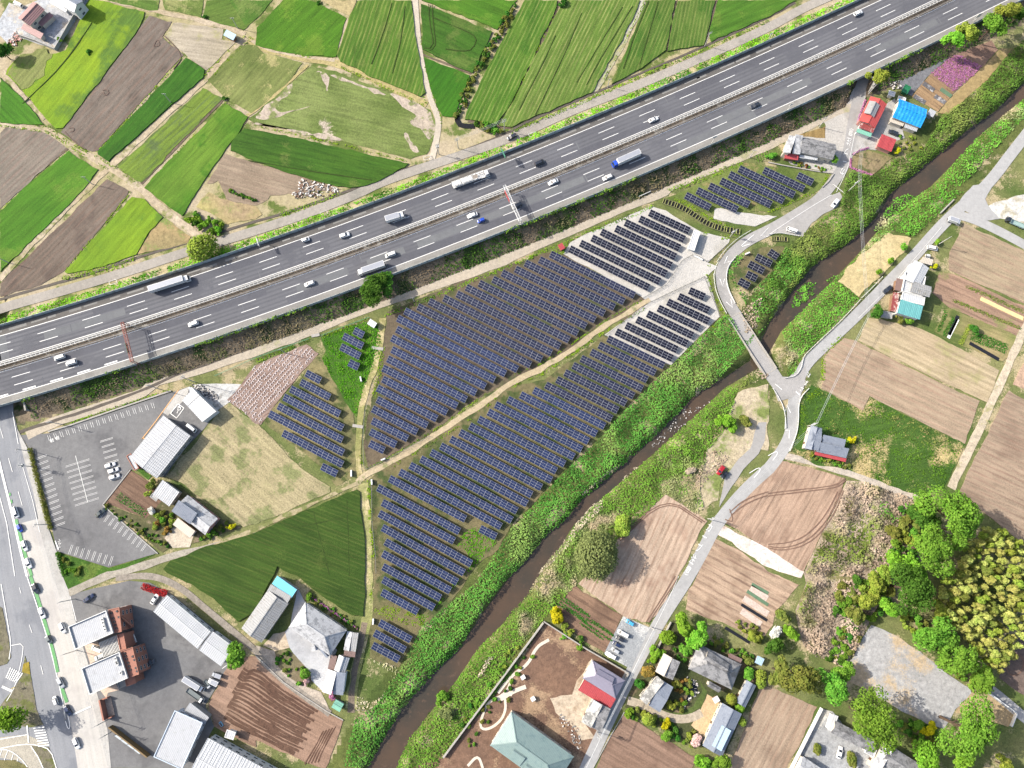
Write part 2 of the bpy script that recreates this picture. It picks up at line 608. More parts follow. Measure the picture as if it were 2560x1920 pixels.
fld('rice_seedling_field', '10', '480,562 760,640 1150,800 1500,950 1560,1060 1535,1200 1475,1330 1330,1378 700,1205 0,1075 -70,1030 0,978', (124, 150, 62), (140, 156, 80), (190, 176, 162), d='0,1075 1330,1378', h=.05, pth=.66, pscale=.05, grain=.4)
bare = gm('bare_seedbed', c(190, 176, 162), c(176, 164, 146), c(140, 150, 84), pth=.57, pscale=.2, grain=.3)
for s_ in ('1130,800 1300,860 1480,950 1540,1060 1530,1180 1480,1220 1440,1130 1340,1080 1330,1040 1400,1000 1290,930 1240,870', '1280,1140 1320,1170 1340,1230 1410,1290 1420,1320 1370,1330 1330,1260 1290,1200', '510,590 640,640 640,760 600,810 580,720 550,640', '640,640 800,680 1130,810 1100,830 820,720 650,660', '0,990 200,830 330,690 300,790 150,930 200,980 300,950 500,910 380,950 240,990 100,1030 0,1030', '-40,1050 400,1130 760,1200 760,1225 300,1140 -40,1070'):
    sheet('bare_patch', t('10', s_), bare, ZN, .10, 0, .9, 1)
fld('wheat_field', '10', '-100,1105 0,1112 700,1272 1320,1412 1285,1445 1000,1590 850,1620 700,1610 300,1498 0,1398 -225,1300 -215,1230', (70, 124, 26), (90, 142, 32), (126, 150, 60), d='0,1112 1320,1412', h=.5, period=3.2, stripe_c=c(58, 106, 22), stripe=.6, pth=.64)
fld('plowed_field', '10', [('10', '-270,1325 0,1406 380,1512 480,1560 640,1600 740,1640'), ('11', '120,30 100,60 0,110'), ('01', '2030,90 1960,60'), ('10', '-330,1560 -420,1590')], (156, 140, 122), (146, 130, 112), d='0,1406 380,1512', h=.04, period=2.2, stripe_c=c(146, 126, 110), stripe=.6)
fld('dry_grass_field', '01', '1740,60 1800,0 1940,70 2212,130 2260,190 2212,235 1960,285 1920,240 1700,130', (178, 168, 112), (166, 146, 116), (150, 160, 84), h=.06)
fld('plowed_field', '00', [('00', '0,1150 50,1095 360,1130 400,1142 582,1268 0,1805')], (128, 120, 110), (138, 128, 117), (116, 107, 97), d='0,1805 582,1268', h=.04, period=3.0, stripe_c=c(138, 120, 110), stripe=.8)
fld('wheat_field', '01', '170,0 590,-355 850,-195 700,0 0,690 0,165', (86, 156, 26), (104, 168, 32), (122, 172, 44), d='0,165 590,-355', h=.3)
fld('plowed_field', '01', '925,-112 1120,-8 1098,40 545,690 480,735 350,810 0,905 0,790', (114, 102, 92), (122, 110, 100), (104, 92, 84), d='0,790 925,-112', h=.04, period=2.6, stripe_c=c(124, 104, 92), stripe=.8)
fld('rice_field', '01', '1140,40 1240,60 1405,215 1300,330 1175,535 900,640 580,702 558,690', (160, 202, 30), (140, 188, 32), (120, 170, 40), d='558,690 1140,40', h=.35)
fld('dry_grass_field', '01', '1420,222 1650,385 1620,440 1185,540 1300,335', (176, 152, 112), (162, 148, 98), (140, 158, 76), h=.06)
fld('meadow_field', '00', '925,0 1378,0 1365,92 1240,80 1050,30', (122, 160, 56), (106, 150, 46), (150, 156, 80), d='925,0 1365,92', h=.08)
fld('meadow_field', '00', '1402,0 1758,0 1735,145 1420,85', (134, 160, 66), (122, 152, 56), (160, 164, 92), d='1402,0 1735,145', h=.08)
fld('meadow_field', '00', '1785,0 2212,0 2212,165 2100,262 1950,215 1752,150', (124, 158, 56), (108, 150, 46), (150, 164, 78), d='1752,150 2212,0', h=.08)
fld('wheat_field', '10', '-230,0 150,0 0,165 -90,215', (106, 156, 46), (94, 146, 40), (130, 160, 66), d='-90,215 150,0', h=.1)
fld('rice_field', '10', '205,40 235,0 450,0 540,30 780,155 690,490 430,480 130,430 0,385 0,235', (98, 160, 24), (90, 152, 24), (124, 172, 38), d='0,235 205,40', h=.25)
fld('stubble_field', '10', '560,0 880,0 812,130 700,80', (182, 168, 128), (172, 158, 116), (156, 158, 92), h=.05)
fld('wheat_field', '10', '875,0 1345,0 1375,330 1468,800 1418,832 1000,660 725,530 698,470 800,160', (92, 144, 34), (110, 156, 42), (122, 152, 56), d='725,530 900,0', h=.5, period=1.9, stripe_c=c(152, 166, 72), stripe=.8, pth=.62)
fld('wheat_field', '10', '1425,30 1500,55 2045,270 1870,630 1690,560 1440,425', (64, 124, 24), (80, 138, 30), (112, 146, 52), d='1440,425 1870,630', h=.5, period=4.2, stripe_c=c(96, 140, 44), stripe=.5)
fld('rice_field', '10', '1430,0 2260,0 2200,70 2085,255 1850,160', (84, 150, 24), (100, 162, 30), (118, 170, 40), d='1430,0 2085,255', h=.3)
fld('rice_field', '10', '1450,500 1500,505 1850,650 1795,790 1715,1010 1605,1000 1500,760', (66, 142, 20), (78, 152, 24), (96, 150, 34), d='1605,1000 1850,650', h=.3)
fld('wheat_field', '20', '110,0 388,0 385,60 0,885 -130,1065 -410,1030 -395,970 -200,560', (96, 150, 34), (110, 158, 42), (84, 142, 30), d='0,885 385,60', h=.5, period=1.8, stripe_c=c(150, 168, 74), stripe=.75)
fld('wheat_field', '20', '420,50 450,0 1108,0 1000,250 692,795 600,832 0,1092 -110,1085 20,850', (116, 156, 50), (126, 162, 58), (94, 146, 40), d='20,850 420,50', h=.5, period=1.7, stripe_c=c(164, 172, 88), stripe=.85, pth=.6)
fld('wheat_field', '20', '1162,0 1420,0 1388,120 1330,430 1060,620 862,725', (94, 140, 40), (106, 146, 46), (82, 136, 34), d='862,725 1162,0', h=.5, period=1.6, stripe_c=c(134, 152, 66), stripe=.85)
fld('wheat_field', '20', '1434,0 1752,0 1692,270 1655,385 1345,440 1400,120', (98, 142, 42), (110, 148, 50), (82, 136, 34), d='1345,440 1434,0', h=.5, period=1.6, stripe_c=c(140, 156, 70), stripe=.85)
fld('rice_field', '20', [('20', '1785,0 2212,0'), ('30', '250,0 0,140'), ('20', '1720,362 1700,280')], (86, 150, 30), (102, 158, 38), (122, 166, 48), d='1720,362 2212,140', h=.35, period=4, stripe_c=c(70, 130, 26), stripe=.4)

# dirt tracks and the concrete farm lane between the northern fields
dirt = gm('farm_track_dirt', c(194, 180, 158), c(178, 162, 134), c(160, 158, 96), pth=.6, pscale=.12)
lane = gm('farm_lane_concrete', c(204, 194, 178), c(192, 182, 166), c(176, 168, 148), pth=.62, fine=.1, grain=.12)
straw = gm('straw_verge', c(204, 184, 122), c(190, 172, 108), c(172, 166, 92), pth=.6, pscale=.15)
road('farm_track', t('00', '960,0 1250,70 1560,140 1930,225 2120,300'), 2.6, dirt, ZN, .06, jit=.5)
road('farm_track', t('00', '2130,330 1950,500 1780,680 1600,840 1200,1200 950,1440'), 3.2, dirt, ZN, .06, jit=.4)
road('farm_track', [*t('00', '0,1060 200,1085 420,1120 640,1280 950,1445 1230,1640'), *t('01', '1400,140 1700,370 1760,420')], 3.4, dirt, ZN, .07, jit=.5)
road('farm_track', [*t('00', '950,1445 700,1680'), *t('01', '340,380 0,760')], 2.6, dirt, ZN, .065, jit=.5)
road('farm_track', t('00', '30,620 200,830 390,1040'), 2.0, dirt, ZN, .06, jit=.5)
road('farm_track', t('10', '-60,340 60,420 300,480 480,520 690,540 1000,670 1300,810 1480,900'), 3.4, straw, ZN, .05, jit=.6)
road('farm_track', t('10', '-40,350 100,430 300,475 560,510 680,520'), 1.4, dirt, ZN, .09, jit=.3)
road('farm_track', t('10', '450,560 250,740 0,960 -80,1000'), 1.6, straw, ZN, .06, jit=.4)
road('farm_lane', t('10', '1372,-60 1375,0 1395,300 1430,560 1500,840 1570,1000 1580,1080 1555,1230 1515,1400'), 2.7, lane, ZN, .1)
road('farm_track', t('20', '1135,0 1050,190 930,420 780,690 700,820'), 2.6, gm('gravel_track', c(192, 188, 172), c(176, 172, 152), c(162, 160, 118), pth=.58), ZN, .06, jit=.4)
soil_m = gm('ditch_soil', c(120, 106, 92), c(104, 92, 78))
for fr, s, wd in (('10', '800,160 740,300 690,480', 1.7), ('20', '405,10 370,120 250,380 0,890 -60,990', 1.2), ('20', '1425,0 1390,130 1335,440', .6), ('20', '1770,0 1700,280 1665,380', .9), ('00', '1245,110 900,610 540,1110', .8), ('10', '1440,470 1870,645', .9), ('00', '2150,1010 1900,1330 1700,1650', .9), ('00', '1925,860 1215,1590', 1.3), ('00', '590,1275 130,1659', 1.2), ('10', '1350,10 1365,300 1400,560 1460,800', .7), ('20', '-380,1045 -100,1100 0,1100', 1.2)):
    road('field_ditch', t(fr, s), wd, soil_m if wd < 1.5 else dirt, ZN, .05, jit=.3)

# ---------------------------------------------------------------- the service roads either side of the highway
svc = gm('service_road_asphalt', c(176, 170, 162), c(164, 158, 150), c(150, 146, 138), pth=.62, fine=.12, grain=.12)
svs = gm('service_road_gravel', c(196, 184, 166), c(182, 172, 156), c(170, 166, 130), pth=.62, fine=.15, grain=.2)
road('service_road', [*t('01', '-300,1110 0,1010 130,970 560,850 1100,690 1600,520 2212,335'), *t('11', '460,180 900,10'), *t('10', '1060,1580 1500,1430 2212,1195'), *t('20', '500,960 1000,772 1600,520 2212,245'), *t('30', '300,70 560,-40 1000,-260')], 4.3, svc, ZN, .1, step=4)
ditch_c = pm('ditch_concrete', c(96, 88, 80), .9, .25)
road('drain', [*t('01', '0,930 350,825 800,700 1200,560 1650,430'), *t('01', '1830,370 2212,250'), *t('11', '200,200 700,25'), *t('10', '800,1650 1080,1540 1400,1425')], 1.2, ditch_c, ZN, .06, jit=.1)
road('drain', [*t('10', '1560,1390 2212,1140'), *t('20', '0,1110 560,870 860,740 1260,570 1660,400 2212,155'), *t('30', '240,20')], 1.0, ditch_c, ZN, .06, jit=.15)
road('drain', t('10', '1735,1000 1745,1075 1800,1092 1890,1092'), 2.4, pm('drain_water', c(38, 36, 34), .2), ZN, .16)
road('service_road', [*t('02', '230,440 450,330 900,190 1300,60'), *t('01', '1300,1640 1700,1545 2212,1372'), *t('11', '0,1372 460,1210 900,1020 1400,855 2212,570'), *t('21', '0,545 600,290 1000,112 1350,-10'), *t('20', '1300,1630 1700,1470 2212,1255'), *t('30', '0,1255 300,1110 500,1000 640,940 760,930')], 4.4, svs, 0, .06, step=4, jit=.3)
road('drain', [*t('02', '170,415 300,370 800,215 1350,10'), *t('01', '1500,1580 1760,1500 2212,1330'), *t('11', '0,1330 460,1150 950,960 1400,790 2212,500'), *t('21', '0,480 600,235 1060,30'), *t('20', '1240,1600 1700,1400 2212,1205'), *t('30', '0,1195 400,1010 640,905')], 1.3, ditch_c, 0, .08, step=4, jit=.25)

# ---------------------------------------------------------------- the highway
asph = gm('highway_asphalt', c(105, 106, 112), c(113, 114, 120), c(98, 99, 106), d=t('11', '0,760 2060,30'), fine=.09, grain=.07, bump=.08, rough=.8, streak=(.03, .9), pth=.6)
asph2 = gm('shoulder_asphalt', c(108, 105, 102), c(120, 116, 111), c(100, 97, 94), d=t('11', '0,760 2060,30'), fine=.14, grain=.12, bump=.1)
asph3 = gm('shoulder_concrete', c(150, 148, 144), c(142, 140, 137), c(158, 156, 152), d=t('11', '0,760 2060,30'), fine=.14, grain=.12, bump=.1)
paint = pm('road_paint', c(248, 248, 246), .6, .06)
XS = list(np.arange(-310, 331, 4.0))
def strip(name, s0, s1, z, mat, x0=-310, x1=330, thick=0.0, step=4.0, mb=None):
    b = mb or MB()
    xs = list(np.arange(x0, x1, step)) + [x1]
    v, f = [], []
    for x in xs:
        for s in (s0, s1):
            q = hw(x, s)
            v.append((q.x, q.y, z))
    n = len(xs)
    f = [(2 * i, 2 * i + 2, 2 * i + 3, 2 * i + 1) for i in range(n - 1)]
    if thick:
        m = len(v)
        v += [(x, y, zz - thick) for x, y, zz in v]
        f += [g for i in range(n - 1) for g in ((2 * i, m + 2 * i, m + 2 * i + 2, 2 * i + 2), (2 * i + 3, m + 2 * i + 3, m + 2 * i + 1, 2 * i + 1), (m + 2 * i, m + 2 * i + 1, m + 2 * i + 3, m + 2 * i + 2))]
        f += [(0, 1, m + 1, m), (2 * n - 2, m + 2 * n - 2, m + 2 * n - 1, 2 * n - 1)]
    b.add(v, f)
    return b if mb is not None else b.build(name, mat, kind='structure')
strip('highway_deck', -16.9, 17.4, ZH, asph, thick=.75)
strip('road_shoulder', 13.6, 17.3, ZH + .006, asph2)
strip('road_shoulder', -16.8, -13.5, ZH + .006, asph3)
strip('median_kerb', .7, 2.05, ZH + .12, pm('kerb_concrete', c(128, 127, 125), .85, .18), thick=.12)
strip('median_ground', -1.95, .7, ZH + .05, gm('median_soil', c(96, 88, 78), c(120, 110, 98), c(150, 144, 134), pth=.6, pscale=.25))
mk = MB()
for a, b in ((2.18, 2.43), (-2.43, -2.18), (13.35, 13.62), (-13.62, -13.35)):
    strip('', a, b, ZH + .012, paint, mb=mk)
def hx_from_px(p):
    q = W(p, ZH)
    return q.x
x0 = hx_from_px(t('20', '820,1120')[0])
for k in range(-32, 22):
    xs_ = x0 + k * 20 * math.cos(math.atan(.35))
    for s, dx in ((9.6, 0), (5.95, .0), (-5.95, 0), (-9.6, .0)):
        d = float(np.polyval(HD, xs_))
        L_ = 8.0 / math.sqrt(1 + d * d)
        o = {9.6: 0, 5.95: 0.3, -5.95: 5.4, -9.6: 5.8}[s]
        a = hw(xs_ + o, s)
        a0, a1 = xs_ + o, xs_ + o + L_
        strip('', s - .12, s + .12, ZH + .012, paint, x0=a0, x1=a1, mb=mk)
for k in range(8):     # thick dashes that open the exit lane near the western portal
    xs_ = hx_from_px(t('01', '930,1490')[0]) - k * 11.2
    strip('', -13.0 , -12.45, ZH + .016, paint, x0=xs_ - 5.3, x1=xs_, mb=mk)
mk.build('lane_markings', paint, kind='structure')
patch = gm('repair_asphalt', c(122, 124, 127), c(115, 117, 121), fine=.1, grain=.08, bump=.1)
patch2 = gm('dark_repair_asphalt', c(96, 97, 104), c(103, 104, 111), fine=.08, grain=.08, bump=.1)
for fr, x, s0, s1, L_ in (('01', 40, 2.6, 13.2, 7), ('01', 480, 6.2, 9.4, 34), ('11', 900, -9.4, -6.2, 16), ('11', 1330, -9.4, -6.2, 60), ('11', 2000, -9.4, -6.2, 40), ('20', 1700, -9.4, -6.2, 44), ('20', 1320, -13.0, -9.9, 36), ('30', 900, -9.4, -6.2, 30), ('11', 300, -9.4, -6.2, 22)):
    xx = hx_from_px(t(fr, f'{x},800')[0])
    strip('asphalt_patch', s0, s1, ZH + .003 + .0004 * (int(x) % 9), patch, x0=xx, x1=xx + L_)
for fr, x, s0, s1, L_ in (('01', 900, 9.9, 13.2, 160), ('20', 300, 2.6, 5.8, 90), ('11', 200, -13.2, -9.9, 120), ('20', 1500, 9.9, 13.2, 90), ('01', 300, -5.7, -2.6, 100)):
    xx = hx_from_px(t(fr, f'{x},800')[0])
    strip('asphalt_patch', s0, s1, ZH + .0015 + .0002 * (int(x) % 5), patch2, x0=xx, x1=xx + L_)
wear = gm('lane_wear', c(98, 99, 105), c(106, 107, 113), fine=.1, grain=.06, bump=.05)
for s in (4.1, 7.8, 11.5, -4.1, -7.8, -11.5):
    for o_ in (-.85, .85):
        strip('tyre_worn_lane', s + o_ - .38, s + o_ + .38, ZH + .0008, wear)
for k in range(46):
    xx, s = -270 + k * 12.3 + rnd.uniform(-5, 5), rnd.choice((4.1, 7.8, 11.5, -4.1, -7.8, -11.5))
    strip('asphalt_joint', s - 1.8, s + 1.8, ZH + .0046, rnd.choice((wear, patch, patch2)), x0=xx, x1=xx + rnd.uniform(.25, .5))
for k in range(70):   # weathered grey streaks along the northern shoulder
    xx = -280 + k * 8.3 + rnd.uniform(-2, 2)
    strip('shoulder_stain', 15.0 + rnd.uniform(-.3, .2), 15.6 + rnd.uniform(0, .5), ZH + .010, asph3, x0=xx, x1=xx + rnd.uniform(3, 7.5))

# ---------------------------------------------------------------- south: solar farm grounds, fields, yards
soil = gm('solar_soil', c(116, 104, 86), c(100, 90, 74), c(98, 106, 62), pth=.57, pscale=.07, grain=.3)
soil2 = gm('solar_soil_grassy', c(126, 116, 86), c(110, 108, 72), c(100, 118, 60), pth=.53, pscale=.08, grain=.3)
grav = gm('pale_gravel', c(206, 203, 198), c(194, 191, 186), c(182, 179, 172), pth=.62, fine=.1, grain=.2)
sheet('solar_ground', t('U', '235,560 420,490 900,280 1350,130 1720,5 1790,60 2300,340 2640,560 2420,640 2110,620 1980,740 1640,1000 1180,1210 880,1390 560,1640') + t('L', '60,600 30,400 90,30') + t('U', '180,1000'), soil, 0, .02, wob=.5)
sheet('solar_ground', t('L', '60,690 560,350 1100,30') + t('R', '100,850 620,720 1150,330 1690,640 1180,1090 780,1520') + t('L', '1300,1090 1190,1290 1020,1420 780,1760 600,1960') + t('13', '1380,360 1440,420 1230,800 980,700 980,330') + t('L', '120,1600 100,900'), soil2, 0, .02, wob=.5)
sheet('solar_ground', t('21', '1205,122 1330,160 1535,290 1650,350 1880,400 1870,440 1690,610 1770,640 1690,730 1795,1075 1375,1495 800,1235 1180,960 1120,900 440,535 500,430 700,340'), grav, 0, .05, wob=.25)
sheet('solar_ground', t('Q', '150,240 540,50 1000,110 960,180 700,290 420,310'), gm('solar_verge', c(134, 150, 70), c(116, 142, 56), c(150, 136, 96), pth=.58), 0, .02, wob=.5)
sheet('gravel_pad', t('Q', '410,280 470,285 560,300 720,320 610,372 400,330'), grav, 0, .06, wob=.4)
sheet('solar_ground', t('Q', '500,560 600,480 760,470 720,560 590,700 500,640'), soil2, 0, .02, wob=.7)
sheet('solar_ground', t('K', '380,560 500,330 580,380 760,700 880,920') + t('12', '870,480 870,790 700,880 560,720 60,320 120,230'), gm('solar_soil_block', c(150, 140, 100), c(118, 118, 72), c(104, 122, 56), pth=.55, pscale=.09), 0, .02, wob=.4)
grn = gm('rough_grass', c(96, 150, 40), c(76, 130, 32), c(128, 160, 56), pscale=.1, grain=.4, bump=.7)
sheet('grass_verge', t('K', '560,160 1000,10 1140,60 1190,300 1060,520 960,760 920,960 870,900 640,520 575,380 620,300'), grn, 0, .03, wob=.6)
sand = gm('sand_track', c(196, 180, 150), c(184, 168, 138), c(160, 158, 104), pth=.62, pscale=.2, fine=.14)
road('sand_track', [*t('21', '1190,930 1000,1040 800,1160 500,1375 250,1530 0,1640'), *t('L', '1180,-60 850,170 520,385 200,570 0,665'), *t('12', '870,855')], 2.5, sand, 0, .1, jit=.6)
road('farm_track', [*t('12', '890,845 600,985 300,1115 0,1250'), *t('02', '2000,1345 1850,1400')], 1.7, gm('faint_track', c(178, 166, 136), c(166, 154, 118), c(140, 146, 80), pth=.54, pscale=.2), 0, .1, jit=.7)
road('farm_track', [*t('12', '920,840 880,700 890,400 920,150 960,0'), *t('11', '1020,1560 1070,1300 1100,1080')], 2.6, gm('two_rut_track', c(178, 166, 118), c(150, 156, 80), c(196, 182, 140), pth=.55, pscale=.14), 0, .07, jit=.4)
road('farm_track', [*t('12', '920,860 950,1150 960,1659'), *t('13', '970,250 940,430 890,700 840,950 820,1150')], 4.2, gm('two_rut_track2', c(176, 170, 120), c(150, 158, 84), c(194, 180, 140), pth=.55, pscale=.12), 0, .05, jit=.5)
road('farm_track', t('13', '935,400 900,620 860,800 830,1000 820,1180'), 2.4, gm('dark_track', c(124, 112, 100), c(140, 126, 110)), 0, .08, jit=.4)
fld('stubble_field', '12', [('02', '1930,180 1985,165 2212,340'), ('12', '20,350 350,690 630,890 640,930 300,1080 0,1205'), ('02', '2100,1240 1850,1060 1560,850 1430,800 1640,560')], (176, 164, 130), (166, 156, 120), (146, 150, 92), d='0,350 630,890', z=0, h=.03, pth=.55, pscale=.11, grain=.5)
fld('mulched_field', '11', [('S', '569,1000 610,950 640,912 700,886 765,862 797,884 740,946 727,962 690,1010 652,1062 640,1058')], (150, 128, 118), (166, 146, 136), (180, 162, 152), d='0,1659 430,1360', z=0, h=.05, period=1.6, stripe_c=c(120, 98, 90), stripe=.9)
fld('wheat_field', '12', [('12', '870,912 893,930 915,1130 945,1400 945,1659'), ('13', '945,180 925,345 830,345 560,170 345,0 240,-50'), ('12', '175,1570 150,1640'), ('03', '2212,290 2060,390 1980,330 1840,200 1650,80 1440,-25'), ('02', '1410,1600 1470,1520 1700,1435 2212,1285'), ('12', '300,1150 620,1010')], (66, 104, 26), (80, 116, 32), (98, 126, 42), d='0,1350 800,1659', z=0, h=.6, period=1.5, stripe_c=c(112, 130, 50), stripe=.55, pth=.64)
fld('plowed_field', '13', [('13', '0,690 240,920 420,1040 620,1190 750,1250 660,1500 600,1659 540,1645 280,1540 0,1420'), ('03', '2212,1480 1850,1300 1800,1110 1960,800 2040,720')], (152, 124, 106), (164, 136, 118), (150, 124, 106), d='0,900 680,1280', z=0, h=.05, grain=.25)

ta = chaikin(WS(t('03', '2060,720 2160,820') + t('13', '0,770 230,960 420,1080 600,1190 720,1270')), 2)
bb = chaikin(WS(t('03', '1810,1110 1900,1220 2100,1340') + t('13', '100,1440 300,1540 460,1610 600,1640')), 2)
ta, bb = resample(ta, (sum((a - b).length for a, b in zip(ta, ta[1:]))) / 40), resample(bb, (sum((a - b).length for a, b in zip(bb, bb[1:]))) / 40)
fur = gm('furrow_soil', c(98, 74, 62), c(110, 86, 72))
for i in range(15):
    f = (i + .7) / 15.4
    k = min(len(ta), len(bb))
    pth_ = [ta[j].lerp(bb[j], f) + Vector((0, rnd.uniform(-.1, .1), 0)) for j in range(k)]
    ribbon(MB(), pth_[3 + i // 4:k - 8 - i % 3], .75 + .3 * (i % 3), .16 + .0004 * i, jit=.3).build('furrow', fur, kind='structure')
for i in range(5):
    a, b = pth_[-1], None
    p_ = WS(t('13', f'{690 - i * 26},{1300 + i * 10} {600 - i * 26},{1460 + i * 10} {540 - i * 30},{1610 + i * 4}'))
    ribbon(MB(), resample(chaikin(p_, 2), 1.5), .5, .15, jit=.3).build('furrow', fur, kind='structure')
# ---------------------------------------------------------------- west: dual road, car parks and yards
lrd = gm('road_asphalt', c(146, 149, 155), c(156, 158, 163), c(136, 139, 146), fine=.1, grain=.1, bump=.1, d=t('02', '20,150 300,1659'))
lrc = gm('road_concrete', c(208, 204, 198), c(200, 197, 192), c(192, 188, 184), fine=.1, grain=.1, bump=.1, d=t('02', '20,150 300,1659'))
walk = gm('pavement_slab', c(202, 200, 196), c(186, 184, 180), c(176, 174, 170), fine=.1, grain=.15)
lot = gm('car_park_asphalt', c(122, 122, 124), c(134, 134, 135), c(112, 112, 114), fine=.13, grain=.12, bump=.1)
sheet('road_surface', t('02', '-500,-150 100,-150 115,250 205,640 285,930 350,1300 450,1659') + t('03', '500,120 600,450 700,800 830,1200 950,1659 1000,1900 300,1900 -600,1900 -600,0') + t('02', '-600,1400'), lrd, 0, .03, wob=0)
sheet('road_surface', t('02', '190,1200 345,1160 365,1300 455,1659') + t('03', '500,120 600,450 700,800 830,1200 950,1659 990,1850 700,1850 620,1320 560,1150 400,500 260,0') + t('02', '240,1659 215,1450'), lrc, 0, .035, wob=0)
sheet('pavement', t('02', '115,250 150,390 250,580 420,1250 490,1450 540,1659') + t('03', '590,120 640,350 720,620 800,880 930,1330 960,1659 930,1659 820,1180 700,800 600,450 500,120') + t('02', '450,1659 360,1320 285,930 205,640'), walk, 0, .12, wob=0)
sheet('car_park', t('02', '180,440 420,425 1490,70 1640,20 1990,90 1760,390 1560,600 1430,800 1120,735 890,1040 1365,1465 1300,1480 940,1585 490,1445 400,1000 250,560'), lot, 0, .05, wob=.08)
sheet('car_park', t('03', '545,180 800,110 1120,40 1300,60 1500,170 2040,620 1970,800 1770,1120 1850,1300 1660,1659 960,1659 800,1010 690,600'), lot, 0, .045, wob=.08)
sheet('concrete_apron', t('02', '1540,60 1640,20 1610,120 1450,275 1400,240'), walk, 0, .1, wob=.05)
sheet('brick_paving', t('03', '730,600 840,560 900,690 780,760'), pm('pale_paving', c(212, 190, 172), .9, .25, 2.0), 0, .09, wob=0)
sheet('brick_paving', t('03', '860,980 1000,930 1030,985 930,1010 920,1060'), pm('pale_paving', c(212, 190, 172)), 0, .09, wob=0)
road('farm_track', [*t('02', '2212,1300 1950,1380 1700,1440 1500,1480 1250,1570 1000,1640'), *t('03', '900,0 700,100 560,160')], 3.0, gm('lane_gravel', c(176, 170, 158), c(160, 152, 138)), 0, .085, jit=.3)
road('farm_lane', t('03', '1000,20 1250,-10 1420,25 1600,130 1800,300 2000,470 2212,640') + t('13', '60,740 240,900 450,1060 640,1190'), 2.6, gm('lane_grey', c(150, 142, 132), c(164, 156, 146)), 0, .09, jit=.15)
sheet('grass_verge', t('02', '495,1455 940,1590 1300,1480 1360,1465 1100,1590 900,1659') + t('03', '700,90 560,150 545,0'), grn, 0, .07, wob=.3)
sheet('garden_soil', t('02', '1120,745 1220,800 1340,880 1400,1010 1260,1160 910,1030'), gm('kitchen_garden', c(120, 96, 80), c(132, 108, 92), d=t('02', '1000,950 1250,1130'), period=2.2, stripe_c=c(98, 78, 66), stripe=.8), 0, .07)
sheet('garden_soil', t('02', '910,1040 1260,1160 1330,1000 1420,830 1560,900 1890,1160 2090,1240 1700,1370 1460,1420 1400,1460 1200,1290'), gm('garden_soil', c(112, 106, 76), c(92, 98, 58), c(140, 126, 104), pscale=.2), 0, .06)
sheet('drive', t('02', '1500,1230 1680,1300 1640,1410 1490,1420 1420,1330'), gm('sandy_drive', c(206, 194, 176), c(194, 182, 164)), 0, .1)
sheet('grass_verge', t('02', '1180,745 1230,720 1310,800 1280,830'), grn, 0, .09)
# traffic islands by the junction
isl = gm('weedy_island', c(132, 126, 108), c(116, 112, 92), c(120, 126, 66), pth=.55, pscale=.2)
sheet('traffic_island', t('03', '-60,220 20,280 70,520 95,700 60,760 -60,800'), isl, 0, .16, wob=.2)
sheet('traffic_island', t('03', '215,690 260,850 320,1150 375,1290 260,1310 60,1280 -60,1200 60,1050 130,960 190,850'), isl, 0, .16, wob=.2)
sheet('traffic_island', t('03', '200,760 250,740 262,850 190,830'), gm('dry_island_grass', c(160, 140, 50), c(140, 136, 60)), 0, .2, wob=.2)
sheet('traffic_island', t('03', '270,1460 420,1480 490,1659 380,1659'), isl, 0, .16, wob=.2)
sheet('traffic_island', t('03', '-60,1590 130,1590 240,1640 250,1720 -60,1720'), gm('dry_island_grass2', c(150, 136, 90), c(120, 120, 64)), 0, .16, wob=.2)
sheet('side_road', t('03', '-60,1400 230,1370 430,1460 300,1480 360,1659 400,1720 270,1720 180,1600 0,1570 -60,1580'), gm('beige_road', c(190, 184, 170), c(178, 172, 160), fine=.1), 0, .05, wob=0)
def marks(name, fr, lines, z=0, off=.2, mat=None):
    b = MB()
    for wd, s in lines:
        p = WS(t(fr, s), z)
        if len(p) > 3:
            p = chaikin(p, 1)
        ribbon(b, p, wd, z + off)
    return b.build(name, mat or paint, kind='structure')
OFFR = .22
marks('road_markings', '02', [(.9, '-40,500 0,690 60,930 110,1130 170,1400 235,1659'), (.2, '75,640 110,760'), (.2, '160,930 195,1050'), (.2, '0,370 30,470'), (.2, '200,720 285,1010 345,1280'), (.25, '110,240 160,520'), (.3, '-20,900 60,1200 130,1659')])
marks('road_markings', '03', [(.3, '12,70 60,350 100,590 80,720'), (.35, '235,0 330,280 420,560 470,760 545,1080 570,1250'), (.25, '100,600 205,580 195,700 165,830 130,960 60,1080'), (.2, '170,100 185,150'), (.2, '255,420 280,490'), (.2, '355,770 375,850'), (.55, '635,1195 790,1125'), (.3, '555,1180 580,1300 600,1325 608,1290 590,1210'), (.3, '0,1410 235,1370'), (.5, '235,1290 250,1440'), (.35, '0,1490 200,1450 330,1460 440,1500 490,1659'), (.35, '270,1470 330,1560 375,1659'), (.3, '0,1500 80,1500 180,1570 240,1650'), (.25, '20,1500 0,1560'), (.25, '70,1510 40,1590'), (.25, '120,1530 100,1590'), (.25, '165,1560 150,1600'), (.9, '20,955 110,995')])
b_ = MB()
for i in range(7):
    a, e = t('03', f'{95 + i * 17},{790 + i * 8} {55 + i * 14},{880 + i * 7}')
    ribbon(b_, WS([a, e]), .42, OFFR)
for i in range(8):
    a, e = t('03', f'{292 + i * 18 * .98},{1312 + i * 25} {388 + i * 6.5},{1302 + i * 25}')
    a, e = t('03', f'{292 + i * 6},{1316 + i * 22} {388 + i * 6},{1304 + i * 22}')
    ribbon(b_, WS([a, e]), .45, OFFR)
b_.build('zebra_crossing', paint, kind='structure')
green = pm('green_lane_paint', c(120, 214, 120), .7, .1)
